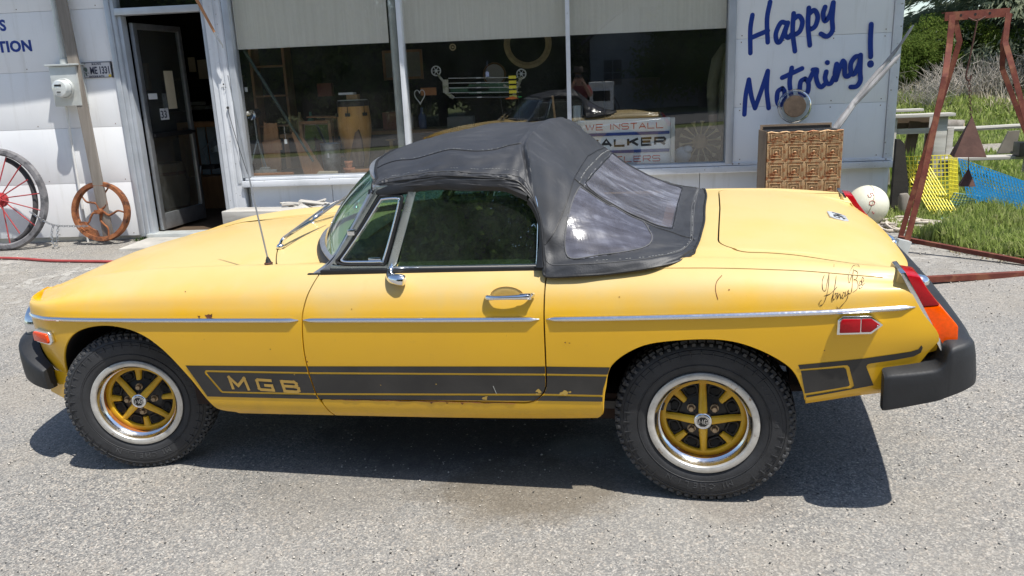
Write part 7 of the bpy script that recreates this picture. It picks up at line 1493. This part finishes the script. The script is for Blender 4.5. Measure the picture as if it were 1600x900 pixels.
cp = thing('round_wall_clock', 'round pale clock on the back wall in the middle window', 'clock', (-1.0, 10.4, 1.2)); pw('face', M['paperw'], cp, lambda b: b.lathe([(0, .02), (.12, .02), (.13, 0)], frame((-1.05, 10.4, 1.62), (0, -1, 0)), 28)); pw('rim', M['ply'], cp, lambda b: b.lathe([(.125, .03), (.145, .025), (.15, 0)], frame((-1.05, 10.4, 1.62), (0, -1, 0)), 28))
# ------------------------------------------------------------------ planting
def leafmat(name, a, b_, c_, tr=.48):
    t = NT(name); oi = t.n('ShaderNodeObjectInfo'); n = t.noise(.9, 4, .6); n2 = t.noise(14, 2)
    col = t.mix(t.ramp(n, [(.35, 0), (.65, 1)]), a, b_); col = t.mix(t.ramp(n2, [(.5, 0), (.7, .6)]), col, c_)
    d = t.n('ShaderNodeBsdfDiffuse'); t.l(col, d.inputs[0]); q = t.n('ShaderNodeBsdfTranslucent'); t.l(col, q.inputs[0]); mx = t.n('ShaderNodeMixShader'); mx.inputs[0].default_value = tr
    t.l(d.outputs[0], mx.inputs[1]); t.l(q.outputs[0], mx.inputs[2]); t.l(mx.outputs[0], t.out.inputs[0]); return t.m
M['pine'] = leafmat('pine_needles', (.14, .18, .11), (.24, .27, .18), (.36, .35, .26)); M['leaf'] = leafmat('spring_leaves', (.09, .15, .03), (.17, .23, .05), (.26, .27, .08)); M['dkleaf'] = leafmat('dark_leaves', (.04, .075, .02), (.075, .12, .03), (.13, .16, .05))
M['grass'] = leafmat('grass_blades', (.21, .29, .06), (.33, .39, .12), (.48, .44, .26), .4); M['dry'] = leafmat('dry_stalks', (.42, .37, .26), (.55, .48, .35), (.22, .18, .12), .3)
M['bark'] = simple('bark', (.07, .055, .045), .9, 0, .3, 8, .6)
def quads(C_, D_, S_, L_, asp=.35):
    """leaf quads: centre, direction, side vector, length"""
    w_ = L_[:, None]*asp; a = C_-D_*L_[:, None]/2; m1 = C_+S_*w_/2; e = C_+D_*L_[:, None]/2; m2 = C_-S_*w_/2; n = len(C_)
    V = np.stack([a, m1, e, m2], 1).reshape(-1, 3); F = np.arange(4*n).reshape(-1, 4); return V, F
def fastmesh(name, V, F, mat):
    me = bpy.data.meshes.new(name); n, k = F.shape; me.vertices.add(len(V)); me.vertices.foreach_set('co', V.astype(np.float32).ravel())
    me.loops.add(n*k); me.loops.foreach_set('vertex_index', F.astype(np.int32).ravel()); me.polygons.add(n); me.polygons.foreach_set('loop_start', np.arange(0, n*k, k, dtype=np.int32)); me.update(calc_edges=True)
    me.materials.append(mat); return me
def unit(a): return a/np.linalg.norm(a, axis=-1, keepdims=True)
def crown(R, blobs, n, size, droop=0, asp=.4, flat=.6):
    C_ = []; O_ = []
    tot = sum(b_[3]**2 for b_ in blobs)
    for cx, cy, cz, r, sz in blobs:
        m = int(n*r*r/tot); d = unit(R.normal(size=(m, 3))); rr = r*(R.uniform(.25, 1, m)**.45)*(1+.22*np.sin(d[:, 0]*7+cx)+.18*np.sin(d[:, 2]*9+cy))
        C_.append(np.array([cx, cy, cz])+d*rr[:, None]*np.array([1, 1, sz])); O_.append(d)
    C_ = np.concatenate(C_); O_ = np.concatenate(O_); D_ = unit(O_*.8+R.normal(size=C_.shape)*.7+np.array([0, 0, -droop])); S_ = unit(np.cross(D_, R.normal(size=C_.shape)))
    return quads(C_, D_, S_, size*R.uniform(.6, 1.4, len(C_)), asp)
def limbs(b, R, h, r, n, z0=.3, spread=.5, up=.3):
    b.tube([(0, 0, -.3), (.02*h, 0, h*.3), (-.01*h, .01*h, h*.65), (0, 0, h*.95)], [r, r*.8, r*.5, r*.12], 10)
    for k in range(n):
        z = h*(z0+(.9-z0)*k/n); a = k*2.4+R.uniform(-.4, .4); l = h*spread*(1-(k/n)*.6)*R.uniform(.7, 1.1)
        b.tube([(0, 0, z), (l*.5*cos(a), l*.5*sin(a), z+l*up*.6), (l*cos(a), l*sin(a), z+l*up)], [r*.35*(1-k/n*.5), r*.22, r*.06], 6)
def tree(name, label, loc, crownme, limbme, s=1, rz=0, group=None, cat='tree'):
    t_ = thing(name, label, cat, loc, group); t_.rotation_euler = (0, 0, rz); t_.scale = (s, s, s); link('crown', crownme, t_); link('trunk', limbme, t_); return t_
R = np.random.RandomState(3)
def conifer(R, h, n, base, spread, size):
    """layered drooping boughs made of needle sprays"""
    C_ = []; D_ = []
    nb = 46
    for k in range(nb):
        z = h*(base+(1-base)*(k/nb)**.9); a = k*2.399+R.uniform(-.3, .3); l = spread*(1-(k/nb))**.75*R.uniform(.65, 1.15)+.35; m = int(n/nb*(.4+1.2*(1-k/nb)))
        t_ = R.uniform(.15, 1, m)**.8; w_ = l*.26*np.sin(np.clip(t_, 0, 1)*2.6)+.08
        px_ = t_*l; side = R.uniform(-1, 1, m)*w_; zz = z+l*.10*np.sin(t_*2)-l*.22*t_**2+R.normal(size=m)*.10-np.abs(side)*.25
        C_.append(np.stack([px_*cos(a)-side*sin(a), px_*sin(a)+side*cos(a), zz], 1)); D_.append(np.stack([cos(a)-side*sin(a)*1.2, sin(a)+side*cos(a)*1.2, -.55+0*side], 1)+R.normal(size=(m, 3))*.35)
    C_ = np.concatenate(C_); D_ = unit(np.concatenate(D_)); S_ = unit(np.cross(D_, R.normal(size=C_.shape))); return quads(C_, D_, S_, size*R.uniform(.6, 1.5, len(C_)), .16)
con1 = fastmesh('crown', *conifer(R, 7.5, 26000, .06, 3.2, .26), M['pine']); con2 = fastmesh('crown', *conifer(np.random.RandomState(9), 6.0, 22000, .02, 2.8, .24), M['pine'])
lb = MB(); limbs(lb, R, 7.2, .16, 14, .1, .34, -.05); conl = mkmesh('trunk', lb.V, lb.F, M['bark'])
def pl_(x, y): return (x, y, G(x, y)-.05)
tree('conifer', 'tall drooping grey green conifer behind the steel gantry', pl_(10.9, 23), con1, conl, 1.1, .4); tree('conifer', 'conifer at the right edge behind the grassy bank', pl_(11.9, 21.8), con2, conl, 1.0, 1.9) 
tree('conifer', 'far conifer filling the gap between the two front ones', pl_(13.6, 28), con1, conl, 1.3, 4); tree('conifer', 'far conifer beyond the right edge', pl_(15.5, 26), con1, conl, 1.2, 5)
R = np.random.RandomState(21)
bl = [(R.uniform(-.8, .8), R.uniform(-.7, .7), R.uniform(.5, 2.6), R.uniform(.45, .8), .85) for k in range(16)]
shm = fastmesh('crown', *crown(R, bl, 15000, .11, .1, .45), M['leaf']); shd = fastmesh('crown', *crown(np.random.RandomState(5), bl, 15000, .10, .1, .45), M['dkleaf'])
lb = MB(); limbs(lb, R, 2.6, .05, 10, .1, .5, .5); shl = mkmesh('trunk', lb.V, lb.F, M['bark'])
for x, y, s_, rz, me, l_ in ((8.15, 21.0, .50, 0, shm, 'leafy bush just past the building corner'), (8.9, 21.6, .62, 1, shm, 'yellow green bush right of the leafy bush at the building corner'), (9.7, 21.6, .60, 2, shm, 'low spring green bush below the tall conifer'), (10.5, 21.2, .50, 3, shm, 'leafy bush at the crest of the bank in the middle'), (11.2, 21.0, .5, 4, shm, 'green bush at the crest of the bank near the right edge')): tree('bush', l_, pl_(x, y), me, shl, s_, rz, None, 'bush')
# bare grey scrub on the bank
R = np.random.RandomState(8)
def scrub(b, n, r_, h):
    for k in range(n):
        a = R.uniform(0, 2*pi); q = R.uniform(0, r_); x, y = q*cos(a), q*sin(a); l = h*R.uniform(.5, 1.1); dx, dy = R.normal(size=2)*.35*l
        b.tube([(x, y, 0), (x+dx*.4, y+dy*.4, l*.55), (x+dx, y+dy, l)], [.012, .008, .003], 3, cap=False)
        for m in range(3): t_ = R.uniform(.3, .9); b.tube([(x+dx*t_, y+dy*t_, l*t_), (x+dx*t_+R.normal()*.2, y+dy*t_+R.normal()*.2, l*t_+R.uniform(.05, .3))], [.006, .002], 3, cap=False)
lb = MB(); scrub(lb, 110, .9, 1.1); scm = mkmesh('scrub', lb.V, lb.F, simple('grey_twigs', (.36, .32, .27), .9), 0)
for i, (x, y, s_, l_) in enumerate(((8.3, 19.6, .8, 'bare grey scrub left on the bank below the bushes'), (9.2, 19.9, .9, 'bare grey scrub in the middle of the bank'), (10.0, 20.2, .85, 'bare grey scrub on the bank right of the steel hook'), (7.7, 18.9, .6, 'small bare scrub at the left foot of the bank'), (10.9, 20.3, .9, 'bare grey scrub at the right end of the bank'))):
    o = link('scrub', scm); o.location = pl_(x, y); o.scale = (s_, s_, s_); o.rotation_euler = (0, 0, i*1.3); tag(o, l_, 'scrub')
# grass
def blades(R, X, Y, H, lean=.35, w_=.006):
    n = len(X); Z = gh(X, Y)-.012; B = np.stack([X, Y, Z], 1); a = R.uniform(0, 2*pi, n); d = np.stack([np.cos(a), np.sin(a), 0*a], 1); s_ = np.stack([-np.sin(a), np.cos(a), 0*a], 1)*(w_*R.uniform(.6, 1.5, n))[:, None]
    ln = R.uniform(.1, 1, n)*lean; m = B+d*(H*ln*.35)[:, None]+np.array([0, 0, 1])*(H*.6)[:, None]; t_ = B+d*(H*ln)[:, None]+np.array([0, 0, 1])*(H*(1-.3*ln))[:, None]
    V = np.stack([B-s_, B+s_, m+s_*.8, m-s_*.8, t_], 1).reshape(-1, 3); i = np.arange(n)*5
    F = np.concatenate([np.stack([i, i+1, i+2, i+3], 1)]); F3 = np.stack([i+3, i+2, i+4], 1); return V, F, F3
def grassobj(name, X, Y, H, mat, label, lean=.5, w_=.006):
    V, F, F3 = blades(R, X, Y, H, lean, w_); me = bpy.data.meshes.new(name); n = len(F); me.vertices.add(len(V)); me.vertices.foreach_set('co', V.astype(np.float32).ravel())
    lp = np.concatenate([F.ravel(), F3.ravel()]).astype(np.int32); me.loops.add(len(lp)); me.loops.foreach_set('vertex_index', lp); me.polygons.add(2*n)
    me.polygons.foreach_set('loop_start', np.concatenate([np.arange(n)*4, n*4+np.arange(n)*3]).astype(np.int32)); me.update(calc_edges=True); me.materials.append(mat)
    o = link(name, me); tag(o, label, 'grass', kind='stuff'); return o
def scatter(n, x0, x1, y0, y1, keep=None):
    X = R.uniform(x0, x1, n); Y = R.uniform(y0, y1, n)
    if keep is not None: k = keep(X, Y); X, Y = X[k], Y[k]
    return X, Y
aspd = sdf_poly(asph_poly)
offa = lambda m: (lambda X, Y: (aspd(np.stack([X, Y], 1)) < -m) & ~((X < 3.02) & (Y > 7.95)) & ~((np.abs(X-3.45-(Y-6)*.0) < .45) & (Y < 6.9) & (Y > 6.2) & (R.uniform(size=len(X)) > .35)))
X, Y = scatter(60000, 2.5, 5.2, 4.6, 9.6, offa(.0)); n_ = np.sin(X*3.1+Y*2)+np.sin(X*7.3-Y*5.1)
grassobj('grass', X, Y, (.085+.035*n_)*R.uniform(.5, 1.4, len(X))+.02, M['grass'], 'bright green uncut grass beside the asphalt and traps', .6, .0050)
X, Y = scatter(60000, 3.0, 15, 9.6, 18.5, lambda X, Y: (((X-9)/3.8)**2+((Y-13.3)/.9)**2 > 1.05)); grassobj('grass', X, Y, R.uniform(.04, .15, len(X)), M['grass'], 'short green grass between the bench and the bank', .6, .013)
X, Y = scatter(42000, 5, 18, 17.5, 25); n_ = np.sin(X*1.7)+np.sin(Y*2.3+X); grassobj('grass', X, Y, (.20+.08*n_)*R.uniform(.5, 1.3, len(X)), M['grass'], 'long green grass tufts growing up the bank', .8, .016)
X, Y = scatter(14000, 5, 18, 18, 25, lambda X, Y: np.sin(X*2.1+1)+np.sin(Y*1.7-X) > -.1); grassobj('dry_grass', X, Y, R.uniform(.15, .50, len(X)), M['dry'], 'dry straw coloured stalks on the upper bank', .9, .012)
X, Y = scatter(1500, 2.55, 3.1, 5.3, 8.2, lambda X, Y: (aspd(np.stack([X, Y], 1)) < .07) & ~((X < 3.02) & (Y > 7.95))); grassobj('dry_grass', X, Y, R.uniform(.02, .07, len(X)), M['dry'], 'dead brown grass along the edge of the asphalt', 1.2, .005)
# loose grit and small stones on the asphalt
def stones(name, n, x0, x1, y0, y1, r0, r1, mat, label):
    X = R.uniform(x0, x1, n); Y = R.uniform(y0, y1, n); k = aspd(np.stack([X, Y], 1)) > .02; X, Y = X[k], Y[k]; n = len(X); r = r0+(r1-r0)*R.uniform(0, 1, n)**3
    base = np.array([(1, 0, 0), (0, 1, 0), (-1, 0, 0), (0, -1, 0), (0, 0, .8), (0, 0, -.5)], float); V = base[None]*r[:, None, None]*R.uniform(.6, 1.3, (n, 6, 1)); a = R.uniform(0, 6.28, n); c_, s_ = np.cos(a)[:, None], np.sin(a)[:, None]
    V = np.stack([V[..., 0]*c_-V[..., 1]*s_, V[..., 0]*s_+V[..., 1]*c_, V[..., 2]], -1)+np.stack([X, Y, gh(X, Y)], 1)[:, None]
    f = np.array([(0, 1, 4), (1, 2, 4), (2, 3, 4), (3, 0, 4), (1, 0, 5), (2, 1, 5), (3, 2, 5), (0, 3, 5)]); F = (f[None]+(np.arange(n)*6)[:, None, None]).reshape(-1, 3)
    o = link(name, fastmesh(name, V.reshape(-1, 3), F, mat)); tag(o, label, 'grit', kind='stuff')
stones('grit', 9000, -5, 3.2, 2.0, 5.5, .0015, .006, simple('pale_grit', (.50, .46, .40), .8, 0, .5, 80), 'pale grit and tiny stones scattered over the foreground asphalt')
stones('grit', 6000, -5, 3.2, 2.0, 5.5, .0015, .005, simple('dark_grit', (.08, .075, .07), .8, 0, .5, 80), 'dark grit scattered over the foreground asphalt')
stones('grit', 5000, -7.5, 2.8, 5.2, 7.9, .002, .010, simple('pale_gravel', (.48, .45, .39), .8, 0, .5, 60), 'loose pale gravel lying near the shop wall')
# iris-like leaves at the foot of the table
X, Y = scatter(90, 3.55, 3.80, 9.1, 9.4); grassobj('iris_leaves', X, Y, R.uniform(.3, .55, len(X)), M['leaf'], 'upright blue green leaves growing under the table frame', .35, .018)
def weeds(x, n, l_): 
    X = R.normal(size=n)*.05+x; Y = R.normal(size=n)*.02+7.93; grassobj('weeds', X, Y, R.uniform(.02, .06, n), M['dkleaf'], l_, 1, .006)
weeds(-4.66, 60, 'small green weeds growing at the foot of the door jamb')
# ------------------------------------------------------------------ behind the viewer: what the shop glass and the chrome reflect
R = np.random.RandomState(31)
bl = [(R.uniform(-2.6, 2.6), R.uniform(-2.2, 2.2), R.uniform(1.8, 9.6), R.uniform(1.2, 2.1), .85) for k in range(34)]
bigc = fastmesh('crown', *crown(R, bl, 60000, .22, .1, .5), M['dkleaf']); bigl = fastmesh('crown', *crown(np.random.RandomState(2), bl, 50000, .22, .1, .5), M['leaf'])
biga = fastmesh('crown', *crown(np.random.RandomState(12), bl[::2]+bl[1::4], 15000, .24, .1, .5), M['leaf'])
lb = MB(); limbs(lb, R, 8.8, .22, 12, .2, .3, .5); bigt = mkmesh('trunk', lb.V, lb.F, M['bark'])
for i, (x, y, s_, l_) in enumerate(((-16, -24, 1.1, 'leafy tree across the road, far left'), (-19, -27, 1.3, 'leafy tree across the road, left'), (-6.5, -23, 1.15, 'leafy tree across the road, left of centre'), (-2, -26, 1.3, 'leafy tree across the road, centre'), (2.2, -30, 1.4, 'leafy tree across the road behind the white house'), (8.5, -25, 1.2, 'leafy tree across the road, right of the house'), (13, -27, 1.3, 'leafy tree across the road, right'), (18, -24, 1.1, 'leafy tree across the road, far right'), (-22, -26, 1.3, 'outermost leafy tree across the road, left'), (24, -27, 1.3, 'outermost leafy tree across the road, right'), (5.5, -33, 2.0, 'tall tree standing behind the weathered house'), (-3, -27, 1.8, 'very tall tree across the road left of the house'), (9.5, -28, 1.9, 'very tall tree across the road right of the house'), (14.5, -25, 1.8, 'very tall spreading tree further right across the road'), (0, -34, 2.1, 'tallest tree of the wood across the road'), (-12, -19.5, 1.15, 'leafy tree by the road reflected in the car door glass'), (-9.3, -21.5, 1.25, 'leafy tree right of the one reflected in the car door glass'), (-14.8, -20.5, 1.25, 'leafy tree left of the one reflected in the car door glass'), (5.3, -19.5, .8, 'small leafy tree added to dim the weathered house in the glass'))):  # the small tree before the house is added to dim its reflection
    tree('broadleaf_tree', l_, (x, y, G(x, y)-.1), biga if (-15 < x < -9 and y > -23) else (bigl if i % 3 == 0 else bigc), bigt, s_, i*1.1)
for i in range(22):
    x = -30+i*2.9+R.uniform(-.5, .5); y = -19.5-R.uniform(0, 2.5)
    if abs(x-3.2) < 3.0: continue
    tree('hedge_bush', 'dark hedge bush across the road reflected in the glass, %s from the left' % ('first second third fourth fifth sixth seventh eighth ninth tenth eleventh twelfth thirteenth fourteenth fifteenth sixteenth seventeenth eighteenth nineteenth twentieth twenty-first twenty-second'.split()[i]), (x, y, G(x, y)-.2), shd, shl, R.uniform(1.5, 2.1), i*1.7, 'bushes of the hedge across the road', 'bush')
sheet('road', ax(-60, 60, 50), ax(-16, -9, 8), .012, simple('road_asphalt', (.09, .09, .092), .85, 0, .15, 2, .3))
hs = thing('white_house', 'pale clapboard house with a grey gabled roof across the road', 'house', (3.2, -23, 0)); hz = G(3.2, -23)-.05
M['clap'] = simple('weathered_clapboard', (.26, .28, .31), .6); M['shingle'] = simple('grey_shingles', (.10, .10, .105), .9, 0, .2, 9)
pw('wall', M['clap'], hs, lambda b: (b.box((3.2, -24, hz+1.6), (5.2, 5, 3.2)), b.prism([(.6, hz+3.2), (5.8, hz+3.2), (3.2, hz+5.2)], 0, 5, Matrix(((1, 0, 0, 0), (0, 0, -1, -21.5), (0, 1, 0, 0), (0, 0, 0, 1))))), smooth=0)
for s_ in (1, -1): pw('roof', M['shingle'], hs, lambda b: b.prism([(3.2, hz+5.25), (3.2+s_*3.0, hz+2.95), (3.2+s_*3.0, hz+3.08), (3.2, hz+5.40)], 0, 5.6, Matrix(((1, 0, 0, 0), (0, 0, -1, -21.2), (0, 1, 0, 0), (0, 0, 0, 1)))), smooth=0, recalc=True)
for x, z in ((1.6, 1.7), (3.2, 1.7), (4.8, 1.7), (3.2, 3.9)): wn = pw('window', M['shingle'], hs, lambda b: b.box((x, -21.48, hz+z), (.8, .03, 1.1))); pw('frame', M['clap'], wn, lambda b: (b.box((x, -21.45, hz+z), (.04, .03, 1.1)), b.box((x, -21.45, hz+z), (.8, .03, .04))))
gp_ = thing('gas_pump', 'old white fuel pump standing by the road', 'fuel pump', (.62, -5.6, G(.62, -5.6)))
zz = G(.62, -5.6); pw('cabinet', M['white'], gp_, lambda b: (b.box((.62, -5.6, zz+.75), (.62, .42, 1.25), bev=.03), b.box((.62, -5.6, zz+1.42), (.66, .46, .12), bev=.05), b.box((.62, -5.6, zz+.06), (.8, .6, .12), bev=.01))); pw('dial', M['darkgap'], gp_, lambda b: b.box((.62, -5.385, zz+1.12), (.44, .02, .26))); pw('hose', M['seal'], gp_, lambda b: b.tube([tuple(q) for q in cr([(.94, -5.5, zz+1.1), (1.08, -5.45, zz+.8), (1.02, -5.45, zz+.4), (.96, -5.5, zz+.9)], 5)], .018, 8)); pw('grille', M['galv'], gp_, lambda b: [b.box((.62, -5.385, zz+.4+.06*k), (.4, .01, .02)) for k in range(6)])
# the photographer, standing behind the camera (seen only as a reflection)
ps = thing('person', 'person in a brimmed hat and dark red shirt holding a phone up with both hands', 'person', (.02, -.62, G(0, -.6)))
def skin(name, pts, edges, rad, mat, parent, sub=1):
    me = bpy.data.meshes.new(name); me.from_pydata(pts, edges, []); me.materials.append(mat); o = link(name, me, parent)
    m = o.modifiers.new('skin', 'SKIN'); m.use_smooth_shade = True
    sv_ = me.skin_vertices if len(me.skin_vertices) else None
    if sv_ is None: me.attributes; bpy.context.view_layer.objects.active = o
    if me.skin_vertices:
        for v, r in zip(me.skin_vertices[0].data, rad): v.radius = (r, r) if not isinstance(r, tuple) else r
        me.skin_vertices[0].data[0].use_root = True
    s_ = o.modifiers.new('sub', 'SUBSURF'); s_.levels = sub; s_.render_levels = sub
    dg = bpy.context.evaluated_depsgraph_get(); m2 = bpy.data.meshes.new_from_object(o.evaluated_get(dg)); o.modifiers.clear(); o.data = m2; m2.name = name; return o
def mkskin(pts, edges):
    bm = bmesh.new(); lay = bm.verts.layers.skin.verify(); vs = [bm.verts.new(p[:3]) for p in pts]
    for v, p in zip(vs, pts): v[lay].radius = (p[3], p[4] if len(p) > 4 else p[3])
    vs[0][lay].use_root = True
    for a, b_ in edges: bm.edges.new((vs[a], vs[b_]))
    return bm
def skinobj(name, pts, edges, mat, parent):
    bm = mkskin(pts, edges); me = bpy.data.meshes.new(name); bm.to_mesh(me); bm.free(); me.materials.append(mat); o = link(name, me, parent)
    m = o.modifiers.new('skin', 'SKIN'); m.use_smooth_shade = True; s_ = o.modifiers.new('sub', 'SUBSURF'); s_.levels = 2; s_.render_levels = 2
    bpy.context.view_layer.update(); dg = bpy.context.evaluated_depsgraph_get(); m2 = bpy.data.meshes.new_from_object(o.evaluated_get(dg)); o.modifiers.clear(); o.data = m2; m2.name = name; return o
M['skin'] = simple('skin', (.42, .24, .17), .5, 0, .05); M['jeans'] = simple('dark_jeans', (.03, .035, .05), .9); M['shirt'] = simple('dark_red_shirt', (.20, .025, .025), .85); M['hat'] = simple('brown_felt_hat', (.07, .05, .035), .9)
bodyp = [(0, 0, .92, .14, .11), (0, .01, 1.12, .13, .10), (0, .0, 1.32, .16, .11), (0, .0, 1.42, .08, .07), (0, .01, 1.50, .052), (0, .03, 1.58, .078, .088), (0, .03, 1.68, .080, .092),
 (-.19, 0, 1.37, .062), (-.24, .20, 1.22, .046), (-.09, .42, 1.50, .032), (.19, 0, 1.37, .062), (.24, .20, 1.22, .046), (.09, .42, 1.50, .032),
 (-.10, 0, .84, .095), (-.11, .01, .48, .065), (-.12, -.01, .10, .042), (-.13, .14, .04, .038), (.10, 0, .84, .095), (.11, .01, .48, .065), (.12, -.01, .10, .042), (.13, .14, .04, .038)]
bd_ = skinobj('body', bodyp, [(0, 1), (1, 2), (2, 3), (3, 4), (4, 5), (5, 6), (2, 7), (7, 8), (8, 9), (2, 10), (10, 11), (11, 12), (0, 13), (13, 14), (14, 15), (15, 16), (0, 17), (17, 18), (18, 19), (19, 20)], M['skin'], ps)
def grow(p, d): return p[:3]+tuple(r+d for r in p[3:])
skinobj('shirt', [grow(bodyp[i], .014) for i in (0, 1, 2, 7, 8, 10, 11)]+[(0, 0, 1.41, .085, .075)], [(0, 1), (1, 2), (2, 3), (3, 4), (2, 5), (5, 6), (2, 7)], M['shirt'], ps)
skinobj('trousers', [grow(bodyp[i], .012) for i in (0, 13, 14, 15, 17, 18, 19)], [(0, 1), (1, 2), (2, 3), (0, 4), (4, 5), (5, 6)], M['jeans'], ps)
for sx_ in (-1, 1):
    part('shoe', M['blk'], ps, lambda b: b.box((sx_*.125, .07, .045), (.10, .28, .09), bev=.03))
    hp = [(sx_*.09, .42, 1.50, .030), (sx_*.075, .48, 1.545, .034, .020)]; e_ = [(0, 1)]
    for k in range(4): hp += [(sx_*(.070), .515, 1.530+.020*k, .0095), (sx_*.050, .548-.004*k, 1.530+.020*k, .0085), (sx_*(.028), .552, 1.530+.020*k, .008)]; q = 2+3*k; e_ += [(1, q), (q, q+1), (q+1, q+2)]
    hp += [(sx_*.062, .500, 1.515, .011), (sx_*.038, .525, 1.508, .010)]; q = len(hp)-2; e_ += [(1, q), (q, q+1)]
    skinobj('hand', hp, e_, M['skin'], ps)
part('hat', M['hat'], ps, lambda b: b.lathe([(0, 1.80), (.07, 1.80), (.095, 1.77), (.10, 1.71), (.10, 1.695), (.185, 1.70), (.185, 1.692), (.09, 1.685)], Matrix.Translation((0, .025, 0)), 32))
part('face', M['skin'], ps, lambda b: (b.box((0, .125, 1.60), (.022, .03, .045), bev=.008), b.box((0, .112, 1.553), (.05, .012, .012), bev=.004)))
part('eye', M['darkgap'], ps, lambda b: b.ball((-.03, .112, 1.632), .009, 8, 6)); part('eye', M['darkgap'], ps, lambda b: b.ball((.03, .112, 1.632), .009, 8, 6))
ph = solo('phone', 'black phone held upright in both hands of the person', 'phone', M['blk'], lambda b: b.box((.02, -.075, 1.55), (.15, .009, .075), bev=.003))
